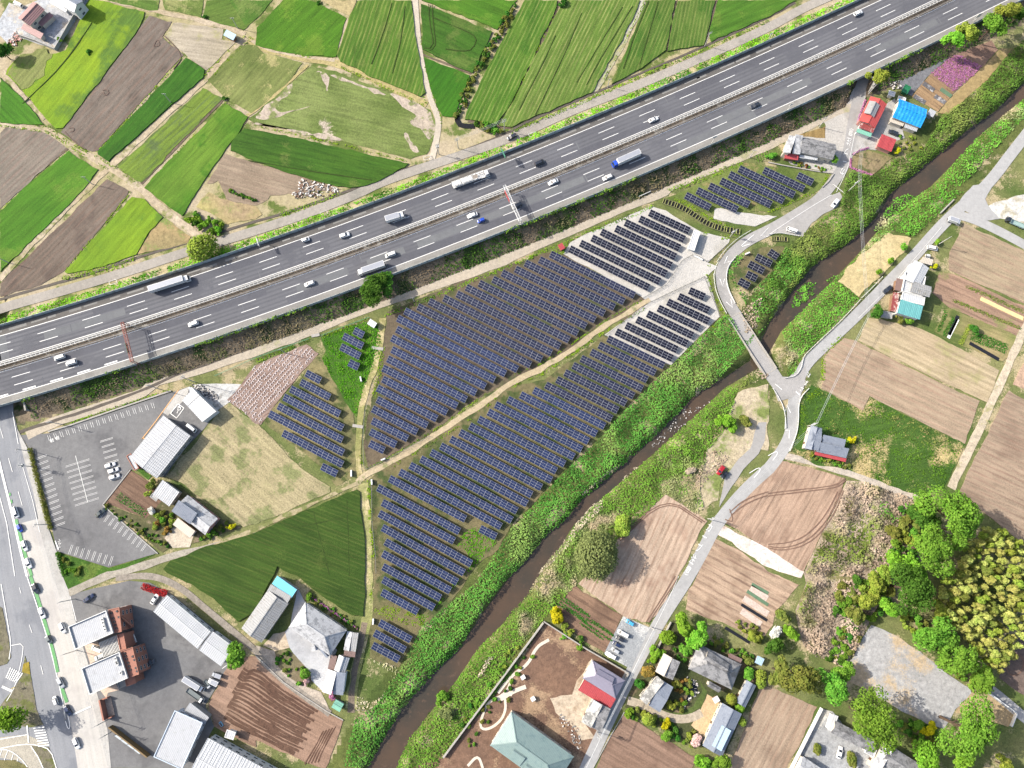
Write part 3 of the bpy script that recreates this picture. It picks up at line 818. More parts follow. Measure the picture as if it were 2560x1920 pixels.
marks('green_lane', '02', [(1.3, '140,1170 170,1290 215,1460 275,1659')], mat=green, off=.205)
marks('green_lane', '03', [(1.3, '265,0 300,100 340,230 400,430 470,680 500,830'), (1.3, '535,960 580,1090')], mat=green, off=.205)
marks('green_lane', '02', [(.8, '85,940 90,965'), (.8, '98,1000 104,1030')], mat=green, off=.205)
b_ = MB()
for i in range(18):   # bays along the northern edge of the car park, drawn as narrow white loops
    x, y = 430 + i * 52.5, 470 - i * 16.6
    for dx in (-9, 9):
        ribbon(b_, WS(t('02', f'{x + dx - 8},{y - 25} {x + dx + 8},{y + 22}')), .13, .215)
for i in range(13):
    x, y = 315 + i * 13.2, 650 + i * 48.5
    for dy in (-6, 6):
        ribbon(b_, WS(t('02', f'{x},{y + dy} {x + 92},{y + dy - 36}')), .12, .215)
for i in range(8):
    x, y = 585 + i * 11.6, 760 + i * 48
    for dy in (-5, 5):
        ribbon(b_, WS(t('02', f'{x - 15},{y + dy - 45} {x + 190},{y + dy - 110}')), .1, .215)
ribbon(b_, WS(t('02', '655,620 760,1020')), .2, .215)
for i in range(8):
    x, y = 868 + i * 12.5, 500 + i * 47.5
    for dy in (-5, 5):
        ribbon(b_, WS(t('02', f'{x},{y + dy} {x + 110},{y + dy - 34}')), .12, .215)
for i in range(10):
    x, y = 865 + i * 40, 1160 + i * 31.5
    for dx in (-7, 7):
        ribbon(b_, WS(t('02', f'{x + dx},{y} {x + dx + 42},{y - 62}')), .12, .215)
for i in range(8):
    x, y = 600 + i * 49.5, 1470 + i * 14
    for dx in (-7, 7):
        ribbon(b_, WS(t('02', f'{x + dx},{y} {x + dx + 28},{y - 80}')), .12, .215)
for s in ('1475,255 1540,172 1592,208 1528,295 1475,255',):
    p = WS(t('02', s))
    for a, e in zip(p, p[1:]):
        ribbon(b_, [a, e], .3, .215)
b_.build('parking_markings', paint, kind='structure')
marks('orange_kerb', '02', [(.35, '1228,475 1345,325 1545,50'), (.3, '1225,470 1255,470')], mat=pm('orange_paint', c(232, 180, 120), .7))
marks('bay_markings', '03', [(.25, '605,170 660,390'), (.2, '1920,800 1960,770')], off=.1)

court = gm('courtyard_concrete', c(204, 206, 210), c(192, 194, 198), c(180, 182, 186), fine=.1, grain=.12)
sheet('yard', t('13', '360,110 420,220 520,400 700,640 640,800 590,940 575,1000 480,900 380,740 290,620 250,480 290,440'), court, 0, .07, wob=.15)
sheet('yard', t('13', '250,480 290,620 170,650 60,600 150,500'), gm('sandy_yard', c(214, 196, 172), c(202, 184, 160)), 0, .06, wob=.2)
sheet('yard', t('13', '0,600 170,650 300,880 420,950 560,1000 650,1180 740,1240 600,1170 440,1060 240,910 0,690'), gm('yard_earth', c(190, 178, 164), c(176, 164, 150)), 0, .05, wob=.2)
sheet('garden_soil', t('13', '160,650 250,630 330,680 470,830 480,920 400,950 290,880 190,780'), gm('rock_garden_soil', c(140, 122, 104), c(120, 116, 84)), 0, .075, wob=.3)
sheet('yard', t('00', '80,20 180,60 330,0 760,0 490,430 330,380 190,330 60,370 -20,290 -20,190'), gm('pale_yard', c(188, 192, 198), c(176, 178, 182), c(196, 188, 176), pscale=.1), ZN, .05, wob=.2)
sheet('yard', t('02', '1700,0 2000,0 2140,0 2000,140 1860,240 1720,90'), gm('works_yard', c(206, 206, 204), c(188, 188, 186), c(150, 148, 144), pscale=.2), 0, .06, wob=.2)
# ---------------------------------------------------------------- east: lanes, bridge road and fields
lan = gm('lane_asphalt', c(168, 166, 164), c(174, 172, 171), c(160, 158, 156), fine=.1, grain=.1, bump=.1)
lan2 = gm('pale_lane_asphalt', c(176, 176, 176), c(182, 182, 182), c(168, 168, 168), fine=.1, grain=.1, bump=.1)
yard = gm('yard_gravel', c(190, 188, 186), c(178, 176, 172), c(168, 166, 160), pscale=.12, fine=.12)
sheet('yard', t('30', '480,1020 750,760 860,700 840,840 760,1100 700,1300 660,1460 560,1500 200,1420 120,1330 150,1240 500,1090'), gm('yard_concrete', c(198, 194, 188), c(186, 182, 176), c(172, 168, 162), fine=.12), 0, .04)
sheet('yard', t('30', '780,1150 1040,880 1100,850 1130,1000 1180,1190 1070,1230 930,1300 860,1290 730,1320 700,1300'), yard, 0, .045)
road('lane', [*t('30', '870,550 810,720 770,880 735,1050 705,1260 660,1430 560,1580'), *t('31', '440,70 300,160 120,270'), *t('21', '2212,335 2030,420 1890,540 1815,650 1800,740 1830,870 1900,1010 1960,1090')], 5.0, lan, 0, .08)
sheet('lane_layby', t('31', '520,40 620,0 640,40 600,120 480,190 380,270 300,385 200,365 60,350 0,370 150,260 350,140'), lan, 0, .06)
road('lane', [*t('31', '2420,-740 2330,-620 2100,-330 1960,-140 1830,0 1640,150 1460,330 1250,570 1080,740 900,930 750,1080 600,1220 440,1370 330,1480 265,1600'), *t('32', '230,100 215,230 205,400 160,520 80,640 0,740'), *t('22', '2212,735 2050,880 1930,1010 1830,1130 1740,1260 1650,1440 1530,1659'), *t('23', '1400,200 1290,370 1130,650 1000,900 880,1150 760,1400 640,1659 560,1850')], 5.0, lan2, 0, .085)
sheet('lane_layby', t('31', '1660,70 1770,-60 1960,-80 1880,60 1900,110 2000,230 1840,250 1700,160'), lan2, 0, .07)
road('lane', t('31', '1600,190 1750,225 1900,290 2100,390 2400,560'), 4.2, lan2, 0, .08)
sheet('lane_layby', t('31', '10,1659 180,1600 320,1480 330,1570 270,1659') + t('32', '240,130 140,60'), lan2, 0, .075)
sheet('gravel_yard', t('31', '1900,120 1960,90 2212,20 2260,200 2212,320 2050,230 1900,210'), gm('white_gravel', c(222, 220, 216), c(206, 204, 198), c(186, 180, 160), pscale=.2), 0, .06, wob=.5)
for args in (
    ('tilled_field', '31', '1690,270 1830,335 2212,510 2400,600 2400,1060 2212,965 1560,672 1570,520', (170, 153, 128), (163, 147, 123), (154, 136, 115), '1560,672 2212,965', 3.6, (168, 142, 122)),
    ('tilled_field', '31', '1420,870 1480,700 1560,690 2212,985 2400,1070 2400,1230 2212,1150 2150,1245 1570,1005', (170, 140, 120), (158, 132, 112), (150, 150, 86), '1480,800 2212,1130', 3.0, (128, 104, 90)),
    ('vegetable_garden', '31', '1540,1010 1570,1000 2160,1250 2100,1400 2030,1460 1560,1285 1440,1200', (166, 150, 110), (140, 144, 76), (120, 140, 62), '1560,1285 2030,1460', 0, None),
    ('tilled_field', '31', '860,1085 1290,1168 1450,1245 1995,1540 1900,1820 1540,1659 780,1285', (188, 172, 142), (180, 162, 134), (168, 160, 118), '780,1285 1540,1659', 2.8, (166, 150, 120)),
):
    nm, fr, s, a, b2, c3, d, per, sc_ = args
    fld(nm, fr, s, a, b2, c3, d=d, z=0, h=.03, period=per, stripe_c=c(*sc_) if sc_ else None, stripe=.8)
fld('tilled_field', '32', [('31', '490,1395 660,1255 780,1295 1540,1672'), ('32', '1830,145 1700,520 880,105 822,228 455,35'), ('31', '465,1640')], (174, 155, 132), (167, 148, 127), (158, 138, 118), d='455,35 1700,620', z=0, h=.03, period=2.6, stripe_c=c(170, 140, 122), stripe=.7)
fld('tilled_field', '32', [('32', '2080,60 2110,85 2400,230 2400,1420 2212,1390 2100,1300 1660,945 1650,915')], (170, 150, 130), (160, 141, 122), (148, 128, 111), d='1660,945 2212,1200', z=0, h=.03, period=2.4, stripe_c=c(150, 124, 108), stripe=.8, pth=.55, pscale=.03)
fld('tilled_field', '31', [('31', '2110,1659 2212,1480 2400,1560 2400,1800')], (190, 162, 140), (182, 154, 134), z=0, h=.03)
fld('weedy_field', '32', [('32', '450,40 822,232 885,115 1710,525 1520,905 1440,930 1300,965 1000,860 700,735 430,700 200,590 250,420 270,160 380,0')], (96, 140, 46), (78, 126, 38), (190, 172, 124), d='700,735 1700,525', z=0, h=.05, pth=.57, pscale=.035, grain=.4, bump=.8)
road('farm_track', t('31', '2330,960 2212,1190 2100,1440 1990,1680') + t('32', '2000,20 1870,300 1720,610 1580,900'), 3.4, gm('pale_track', c(206, 192, 170), c(194, 182, 160), c(176, 168, 128), pth=.6, pscale=.2), 0, .07, jit=.4)
road('farm_track', t('32', '150,620 400,680 670,765 900,840 1290,985'), 2.8, gm('pale_track2', c(204, 190, 172), c(186, 178, 168)), 0, .07, jit=.25)
fld('plowed_field', '32', [('32', '115,668 380,725 668,815 655,880 300,1635 0,1425'), ('22', '1835,1195 1870,1110 2040,930')], (184, 158, 138), (176, 150, 130), (160, 134, 116), d='240,1500 600,870', z=0, h=.03, period=2.2, stripe_c=c(146, 120, 104), stripe=.7)
fld('chalky_strip', '32', [('22', '1812,1212 2212,1425'), ('32', '0,1432 312,1622 285,1680'), ('22', '2212,1590 1900,1372 1762,1292')], (238, 228, 222), (226, 212, 204), (206, 186, 174), z=0, h=.04, pth=.6, pscale=.12)
fld('plowed_field', '22', [('22', '1745,1325 1900,1400 2212,1612'), ('33', '268,80 70,290 40,430'), ('23', '2150,560 1820,400 1500,290 1530,120 1600,0')], (178, 154, 132), (188, 164, 142), (160, 136, 116), d='1745,1400 2212,1659', z=0, h=.03, period=2.8, stripe_c=c(128, 104, 90), stripe=.85)
fld('plowed_field', '22', [('22', '1328,952 1500,1060 1682,1182 1560,1420'), ('23', '1440,0 1250,330 1190,408 1120,400 950,340 575,70'), ('22', '870,1430 915,1345 1080,1200')], (196, 174, 154), (188, 166, 146), (170, 144, 126), d='1120,1659 1420,1010', z=0, h=.04, period=2.5, stripe_c=c(158, 132, 114), stripe=.85)
fld('kitchen_field', '23', '540,85 955,342 800,660 620,555 430,420 385,260', (146, 118, 98), (136, 110, 92), (122, 98, 82), d='540,85 955,342', z=0, h=.04, period=3.6, stripe_c=c(108, 86, 72), stripe=.9)
fld('plowed_field', '23', '965,1185 1300,1400 1585,1565 1540,1720 690,1720', (140, 114, 98), (152, 126, 110), (122, 98, 84), d='965,1185 1585,1565', z=0, h=.04, period=2.8, stripe_c=c(120, 98, 84), stripe=.7)
fld('tilled_field', '33', [('33', '0,950 425,1132 140,1720'), ('23', '1860,1720 2150,950')], (172, 152, 132), (164, 144, 125), (154, 134, 116), d='140,1659 425,1132', z=0, h=.03, period=2.6, stripe_c=c(160, 134, 116), stripe=.7)
sheet('car_park', t('23', '962,348 1195,448 1030,805 795,672'), gm('car_park_gravel', c(150, 155, 160), c(162, 166, 170), c(206, 206, 204), pth=.55, pscale=.03, fine=.1), 0, .08, wob=.1)
sheet('compound_soil', t('23', '275,400 1010,835 975,900 640,1560 560,1700 -1000,1700') + t('13', '1620,1560 2212,860'), gm('compound_soil', c(134, 106, 88), c(118, 94, 80), c(166, 140, 114), pth=.57, pscale=.05), 0, .03)
sheet('drive', t('23', '690,715 720,740 640,900 720,1060 600,1240 720,1400 600,1420 540,1310 380,1180 330,1060 520,1025 560,900 620,830'), gm('drive_sand', c(204, 188, 166), c(192, 176, 154), c(172, 152, 130), pscale=.15), 0, .06, wob=.4)
sheet('garden_soil', t('23', '1390,385 1640,540 2080,690 2125,960 1990,1200 1840,1560 1650,1480 1450,1400 970,1130 1110,790'), gm('garden_green', c(104, 104, 66), c(80, 92, 48), c(124, 110, 86), pscale=.12, grain=.4), 0, .04)
sheet('courtyard', t('23', '1690,1018 1805,1085 1660,1385 1600,1340 1550,1290 1630,1150'), gm('courtyard_gravel', c(218, 192, 152), c(204, 178, 140), fine=.12), 0, .09)
road('drive', t('23', '1000,1075 1100,1100 1200,1155 1330,1215 1450,1240 1560,1225 1640,1180'), 3.2, gm('drive_grey', c(192, 180, 160), c(180, 168, 150)), 0, .1)
sheet('pond_water', t('23', '1520,900 1590,920 1612,1000 1560,1060 1510,1140 1455,1140 1450,1080 1500,1060 1545,980'), pm('pond_water', c(22, 28, 34), .08), 0, .07, wob=.6)
sheet('garden_lawn', t('23', '1620,900 1690,1000 1640,1130 1540,1200 1420,1205 1300,1160 1440,1180 1560,1120 1640,1000'), gm('garden_lawn', c(122, 144, 66), c(108, 132, 58)), 0, .075)
sheet('gravel_lot', t('33', '895,425 1000,475 1300,640 1460,770 1600,880 1755,965 1765,1030 1625,1160 1520,1325 1200,1180 730,930 650,850 740,700 830,500'), gm('worn_gravel', c(184, 184, 184), c(168, 168, 168), c(196, 176, 146), pth=.56, pscale=.035, grain=.2), 0, .04, wob=.6)
sheet('dry_yard', t('33', '1760,1000 1900,990 2130,1170 2075,1300 1620,1180 1625,1150'), gm('dry_yard', c(192, 170, 132), c(178, 156, 120)), 0, .05, wob=.4)
road('lane', t('33', '1880,950 2000,1040 2140,1160 2260,1260'), 4.0, lan2, 0, .06)
fld('plowed_field', '33', '2212,420 2400,420 2400,1060 2212,1040 2000,880 2080,640', (112, 98, 90), (122, 106, 98), z=0, h=.03)
sheet('yard', t('33', '455,1145 560,1170 700,1350 1000,1510 1380,1720 160,1720'), gm('grey_yard', c(180, 182, 184), c(168, 170, 172), c(204, 200, 192), pth=.55), 0, .05)
sheet('brush_ground', t('32', '680,830 830,840 1120,930 1310,1010 1260,1150 1215,1400 1100,1659') + t('33', '900,340 830,500 650,800 300,600 240,300 330,60') + t('32', '310,1640'), gm('brush_ground', c(196, 180, 160), c(172, 156, 136), c(136, 132, 88), pscale=.08, grain=.5, bump=.9), 0, .03)
sheet('flower_field', t('30', '1400,640 1600,480 1930,350 1985,430 1850,580 1610,800'), gm('flower_soil', c(150, 122, 106), c(138, 112, 98), d=t('30', '1610,800 1400,640'), period=2), 0, .04)
sheet('garden_beds', t('30', '1240,830 1400,640 1610,800 1470,965'), gm('bed_soil', c(170, 142, 108), c(148, 122, 94), d=t('30', '1400,640 1610,800'), period=1.8, stripe_c=c(120, 98, 80), stripe=.8), 0, .04)
sheet('straw_verge', t('30', '1470,975 1610,810 1860,580 2010,420 2110,420 1900,680 1560,990'), gm('orange_straw', c(172, 150, 108), c(160, 140, 98), c(150, 140, 76)), 0, .04)
sheet('yard', t('30', '1140,680 1240,590 1420,540 1600,470 1400,640 1240,830 1130,760'), gm('dark_yard', c(116, 118, 124), c(128, 128, 132)), 0, .04)
sheet('kitchen_garden', t('30', '720,1390 740,1330 880,1300 1080,1360 900,1515 710,1450'), gm('kg', c(130, 124, 84), c(150, 132, 104), c(104, 112, 60), pscale=.2), 0, .05)
sheet('vegetable_garden', t('30', '250,1170 500,1090 495,1195 300,1180'), gm('kg2', c(160, 138, 90), c(144, 120, 80), d=t('30', '350,1100 350,1200')), 0, .06)
sheet('dry_bank', t('31', '1050,340 1240,400 1190,500 960,730 790,900 690,840 600,770 700,640 900,470'), gm('cut_grass', c(206, 190, 146), c(190, 172, 128), c(168, 162, 104), pth=.58, pscale=.07), 0, .05, wob=.8)
sheet('dry_bank', t('22', '1950,60 2212,0 2212,560 2060,560 1990,640 1800,820 1780,1000 1600,1090 1610,880 1700,560 1830,420'), gm('bleached_grass', c(196, 182, 158), c(180, 168, 136), c(140, 156, 76), pth=.56, pscale=.06, grain=.4), 0, .03, wob=.8)
sheet('lane_layby', t('22', '2060,560 2110,380 2130,330 2200,330 2180,500 2130,600 2000,740 1900,880 1790,1060 1840,820 1960,640'), lan, 0, .06, wob=.2)

sheet('lane_layby', t('31', '-70,1500 5,1425 60,1500 125,1595 210,1600 330,1500 320,1659') + t('32', '300,60 200,120 90,150 55,50 -10,-40'), lan, 0, .082, wob=.1)
for fr, s in (('10', '1495,40 1500,200 1540,390 1500,430 1440,420'), ('10', '1525,50 1530,200 1560,420 1500,440'), ('10', '1540,160 1900,310 1905,360 1860,460 1640,430'), ('20', '560,720 700,480 960,60'), ('20', '640,740 770,500 1040,60'), ('20', '960,600 1080,250 1180,20'), ('20', '1100,560 1180,300 1260,20'), ('20', '60,960 330,420 380,300'), ('20', '200,1000 480,420 600,120'), ('10', '1000,560 1100,300 1180,20'), ('10', '1180,640 1260,330 1290,60'), ('10', '-60,1390 500,1490 1000,1560'), ('12', '500,1100 640,1659'), ('12', '790,1000 810,1659'), ('12', '400,1230 780,1150'), ('00', '200,900 560,560 800,200'), ('00', '960,1350 1300,1040 1700,680')):
    road('tramline', t(fr, s), .4, gm('tramline_green', c(64, 92, 26), c(78, 106, 34)), ZN if fr != '12' else 0, .62 if fr != '00' else .5, step=3, jit=.15)
# white letters and arrows painted on the lanes
def text(ch, px, size, ang, z=0.0, off=.26, sx=1.0):
    cu = bpy.data.curves.new('letter', 'FONT')
    cu.body = ch
    cu.size = 1.0
    cu.align_x, cu.align_y = 'CENTER', 'CENTER'
    o = bpy.data.objects.new('painted_letter', cu)
    me = bpy.data.meshes.new_from_object(o)
    bpy.data.objects.remove(o)
    me.materials.clear()
    me.materials.append(paint)
    q = link('painted_letter', me, kind='structure')
    p = W(px)
    q.location = (p.x, p.y, z + off)
    q.rotation_euler = (0, 0, ang)
    q.scale = (size * sx, size, 1)
    return q
def ang_of(fr, s):
    a, b = WS(t(fr, s))
    return math.atan2(b.y - a.y, b.x - a.x)
u_ = ang_of('S', '1706,1440 1782,1300') - math.pi / 2
for ch, x, y in (('カ', 1773, 1320), ('ー', 1760, 1344), ('ブ', 1746, 1371), ('注', 1731, 1400), ('意', 1718, 1428)):
    text(ch, (x, y), 4.4, u_, sx=.55)
u_ = ang_of('S', '2128,330 2104,430') - math.pi / 2
for ch, x, y in (('意', 2127, 330), ('注', 2122, 353), ('ブ', 2116, 378), ('ー', 2112, 403), ('カ', 2106, 429)):
    text(ch, (x, y), 4.2, u_, sx=.55)
u_ = ang_of('S', '2020,936 2002,976') + math.pi / 2 + math.pi
for ch, x, y in (('止', 2003, 974), ('ま', 2015, 957), ('れ', 2021, 937)):
    text(ch, (x, y), 2.8, ang_of('S', '2003,974 2021,937') + math.pi / 2, sx=.6)
for ch, x, y in (('ト', 150, 1367), ('マ', 151.5, 1359), ('レ', 149, 1351)):
    text(ch, (x, y), 1.5, ang_of('S', '151,1367 148,1351'))
for x, y in ((131, 1102), (145, 1096)):
    text('軽', (x, y), 1.8, ang_of('S', '131,1102 145,1096'))
# wheelchair symbol on the disabled bay
wc = MB()
cx_, cy_ = 448, 1022
hb = [W((cx_ + 4.3 * math.cos(a), cy_ - 1 + 4.3 * math.sin(a))) for a in np.linspace(-2.6, 2.4, 16)]
ribbon(wc, hb, .26, .215)
for s in ('450,1014 445,1022', '445,1022 446,1029', '446,1020 452,1018', '443,1033 446,1027'):
    ribbon(wc, WS(t('S', s)), .28, .217)
wc.build('wheelchair_symbol', paint, kind='structure')
marks('stop_line', 'S', [(.5, '1989,979 2000,988'), (.45, '139,1352 147,1374')], off=.25)
marks('chevron_markings', '21', [(.3, '2090,370 2035,415 1965,480 2055,450'), (.3, '1860,555 1835,620 1880,600'), (.3, '1795,750 1820,815 1835,750'), (.3, '1850,950 1905,1000 1890,925'), (.22, '2215,310 2145,385 2212,385'), (.2, '1945,545 1880,620 1855,700 1850,790 1880,880 1925,960'), (.2, '1790,590 1760,640 1745,720')], off=.2)
marks('chevron_markings', '32', [(.3, '195,250 160,180 150,240'), (.3, '180,470 185,400 150,400'), (.3, '0,620 70,580 85,600 40,660'), (.25, '60,0 120,50'), (.2, '350,40 280,110 262,200 265,300 250,420 180,580'), (.2, '75,90 130,180 150,270 145,390')], off=.2)
marks('chevron_markings', '22', [(.3, '2050,770 2130,720 2150,740 2090,810')], off=.2)
marks('edge_lines', '31', [(.18, '0,375 120,290 400,110 550,25'), (.15, '1500,300 1100,770 780,1090')], off=.2)
marks('edge_lines', '30', [(.18, '750,1150 720,1290 690,1450 640,1560 590,1659')], off=.2)
marks('edge_lines', '23', [(.15, '1440,0 1340,230 1090,720 640,1659')], off=.2)
# ================================================================ SOLAR FARM
def glass_mat(name, a, b, spec=.5):
    m, N, L, P = new_mat(name)
    oi = N.new('ShaderNodeObjectInfo')
    L.new(mix(N, L, oi.outputs['Random'], a, b), P.inputs['Base Color'])
    P.inputs['Roughness'].default_value = .22
    P.inputs['Specular IOR Level'].default_value = spec
    return m
cell_blue = glass_mat('blue_cells', (.008, .012, .032, 1), (.012, .018, .048, 1), .16)
cell_dark = glass_mat('dark_cells', (.005, .0055, .011, 1), (.008, .0085, .016, 1), .12)
cell_mid = glass_mat('mid_cells', (.008, .0095, .021, 1), (.012, .014, .031, 1), .14)
alu = pm('silver_frame', c(164, 168, 178), .5, .05, spec=.4)
steel = pm('galvanised_steel', c(176, 178, 182), .5, .1)

def panel_mesh(mat):
    """one framed module, unit sized: silver rim, two dark cell fields, a thin bar between them"""
    b = MB()
    b.box(0, 0, -.02, 1, 1, .04, mi=0)
    for cx in (-.2415, .2415):
        hx, hy = .2365, .463
        b.add([(cx - hx, -hy, .003), (cx + hx, -hy, .003), (cx + hx, hy, .003), (cx - hx, hy, .003)], [(0, 1, 2, 3)], 1)
    return b.mesh('solar_panel', [alu, mat])
PM_ = {'b': panel_mesh(cell_blue), 'd': panel_mesh(cell_dark), 'm': panel_mesh(cell_mid)}
leg_me = MB().box(0, 0, .5, .12, .12, 1).mesh('leg', steel)
ORD = 'first second third fourth fifth sixth seventh eighth ninth tenth eleventh twelfth thirteenth fourteenth fifteenth sixteenth seventeenth eighteenth nineteenth twentieth'.split()
ORD += ['twenty-' + o for o in ORD[:9]] + ['thirtieth'] + ['thirty-' + o for o in ORD[:9]] + ['fortieth']

def solar_row(TL, BR, label, kind, half=None):
    hl = half or (-13.5 / KZ, 30.5 / KZ)
    A = W((TL[0] + hl[0], TL[1] + hl[1]), 1.85)
    B = W((BR[0] - hl[0], BR[1] - hl[1]), 1.85)
    d = B - A
    Ln = d.length
    n = max(2, round(Ln / 2.5))
    pitch = Ln / n
    rz = math.atan2(d.y, d.x)
    th = thing('solar_array', label, 'solar panels', ((A.x + B.x) / 2, (A.y + B.y) / 2, 0), rz, 'rows of solar panels')
    wid, tilt = 3.3, R(15)
    pw = wid / 3
    zc = 1.85
    for j in range(3):
        v = (j - 1) * pw
        for i in range(n):
            p = bpy.data.objects.new('solar_panel', PM_[kind])
            COL.objects.link(p)
            p.parent = th
            p.location = (-Ln / 2 + (i + .5) * pitch, v * math.cos(tilt), zc + v * math.sin(tilt) + rnd.uniform(-.006, .006))
            p.rotation_euler = (tilt, 0, 0)
            p.scale = (pitch - .03, pw - .02, 1)
    b = MB()
    for v in (-.3 * wid, .3 * wid):
        b.box(0, v * math.cos(tilt), zc - .12 + v * math.sin(tilt), Ln - .3, .1, .12)
    b.build('mounting_rail', steel, th)
    k = max(2, round(Ln / 6) + 1)
    for i in range(k):
        for v in (-.3 * wid, .3 * wid):
            l = bpy.data.objects.new('leg', leg_me)
            COL.objects.link(l)
            l.parent = th
            l.location = (-Ln / 2 + .4 + (Ln - .8) * i / (k - 1), v * math.cos(tilt), 0)
            l.scale = (1, 1, zc - .16 + v * math.sin(tilt))
    return th

def rows(fr, data, fmt, kind, half=None, start=0):
    pts = data.split(';')
    for i, s in enumerate(pts):
        a, b = t(fr, s)
        solar_row(a, b, fmt.format(ORD[i + start]), kind(i) if callable(kind) else kind, half)

hU = (-13.5 / KZ, 30.5 / KZ)
rows('L', '95,343 195,468;100,243 297,418;117,148 398,365', '{} row of blue panels up from the sharp corner by the sand track fork', 'b', hU)
rows('U', '120,1357 480,1622;160,1278 568,1565;162,1178 650,1507;208,1100 738,1452;210,1005 825,1397;250,925 905,1342;287,845 988,1283;285,745 1070,1228;328,670 1150,1172;337,575 1243,1118;400,512 1347,1080;512,475 1460,1040;610,430 1557,992;735,400 1640,938;850,365 1715,880;930,308 1793,825;1042,273 1868,766;1160,238 1940,707;1240,183 2018,652;1355,150 2098,596;1440,98 2185,543;1563,69 2268,494;1658,21 2358,441', '{} row of blue panels up from the sharp corner by the sand track fork', lambda i: 'b' if i < 11 else 'm', hU, 3)
rows('21', '510,458 1170,858;603,410 1265,805;703,365 1322,740;783,313 1365,668;907,283 1402,592;990,232 1437,515;1115,200 1478,440;1200,147 1520,368', '{} dark panel row on the pale gravel, from the red hut towards the white container', 'd', hU)
rows('21', '1545,820 1650,938;1452,870 1690,1055;1357,918 1690,1147;1275,972 1605,1203;1183,1020 1550,1273;1090,1070 1502,1343;997,1120 1415,1395;912,1175 1375,1470', '{} dark panel row down the gravel strip from the road bend beside the river bank', 'd', hU)
rows('R', '1185,337 1645,633;1110,392 1570,695;1040,452 1500,755;955,508 1458,833;885,568 1383,895;815,630 1317,957;745,690 1247,1020;650,738 1193,1093;545,782 1132,1157;432,822 1062,1223;322,862 993,1287;215,907 935,1357;152,970 867,1422;70,1032 787,1483', '{} panel row below the gravel strip between sand track and river', lambda i: 'm' if i < 8 else 'b', hU)
rows('L', '960,193 1682,645;875,248 1640,725;795,305 1553,787;710,365 1470,850;625,420 1430,927;537,477 1343,990;445,533 1298,1070;355,590 1205,1125;267,647 897,1060;165,725 845,1167;205,853 800,1250', '{} panel row below the gravel strip between sand track and river', 'b', hU, 14)
rows('L', '1050,1080 1163,1212', 'short lone block of blue panels on the grass corner near the river', 'b', hU)
rows('L', '178,948 948,1447;205,1070 885,1525;230,1193 827,1605;208,1295 766,1679;210,1408 681,1743;210,1520 626,1826', '{} panel row of the lower group beside the straight two-rut track', 'b', hU)
rows('13', '1100,108 1385,340', 'last short panel row of the lower group at its grassy end', 'b', hU)
rows('13', '1080,372 1325,583;1035,460 1275,672;1020,567 1222,753', '{} of three panel rows in the lowest plot above the dry meadow', 'b', hU)
hK = (-15 / FR['K'][2], 34 / FR['K'][2])
rows('K', '907,67 970,187;800,125 963,293;775,228 937,395;857,387 922,502', '{} small panel block in the grassy triangle below the white-roofed shed', 'b', hK)
rows('K', '430,490 545,637;377,580 637,803', '{} panel row next to the mulched field with white hoops', 'b', hK)
rows('12', '310,10 710,292;252,80 737,412;203,158 733,515;127,225 742,627;245,392 735,727', '{} panel row next to the mulched field with white hoops', 'b', hU, 2)
rows('12', '580,680 685,808', 'short panel block at the tip beside the pale stubble field', 'b', hU)
hQ = (-7.5 / FR['Q'][2], 17 / FR['Q'][2])
rows('Q', '273,197 380,293;330,173 515,303;390,150 573,278;447,125 682,278;490,93 745,258;538,65 797,230;660,72 845,200;828,98 888,168', '{} panel row in the grassy plot by the tiled farmhouse, from the stepped ditch up', 'm', hQ)
rows('Q', '687,477 715,538;622,502 683,573;587,537 645,608;575,587 610,645;538,622 573,682', '{} small panel block inside the road bend, from the stepped ditch down', 'd', hQ)

# ================================================================ HIGHWAY FURNITURE
clear_pan = pm('pale_barrier_panel', c(196, 208, 212), .4, .15, .6, dirt=c(150, 150, 140), dscale=.5, dth=.58)
dark_post = pm('barrier_post', c(120, 124, 124), .6)
def place(name, mesh, parent, loc, rot=(0, 0, 0), scale=(1, 1, 1)):
    o = bpy.data.objects.new(name, mesh)
    COL.objects.link(o)
    o.parent = parent
    o.location, o.rotation_euler, o.scale = loc, rot, scale
    return o
def barrier(s, x0, x1, hgt, zb, label, gaps=()):
    th = thing('noise_barrier', label, 'noise barrier', hw((x0 + x1) / 2, s) + Vector((0, 0, zb)))
    pl = MB().box(0, 0, hgt / 2, 3.86, .1, hgt).mesh('panel', clear_pan)
    po = MB().box(0, 0, (hgt + .1) / 2, .14, .2, hgt + .1).mesh('post', dark_post)
    x = x0
    while x < x1:
        d = float(np.polyval(HD, x))
        dx = 4.0 / math.sqrt(1 + d * d)
        a, e = hw(x, s), hw(x + dx, s)
        ang = math.atan2(e.y - a.y, e.x - a.x)
        m = (a + e) / 2 - th.location
        place('post', po, th, (a.x - th.location.x, a.y - th.location.y, 0), (0, 0, ang))
        if not any(g0 < x < g1 for g0, g1 in gaps):
            place('panel', pl, th, (m.x, m.y, 0), (0, 0, ang), ((e - a).length / 4, 1, rnd.uniform(.98, 1.02)))
        x += dx
    return th
barrier(17.6, -290, 300, 2.6, ZH - .45, 'long pale panelled noise barrier beside the farm fields side of the highway')
barrier(-17.0, -290, 300, 2.4, ZH - .4, 'long pale panelled noise barrier above the embankment facing the solar farm')

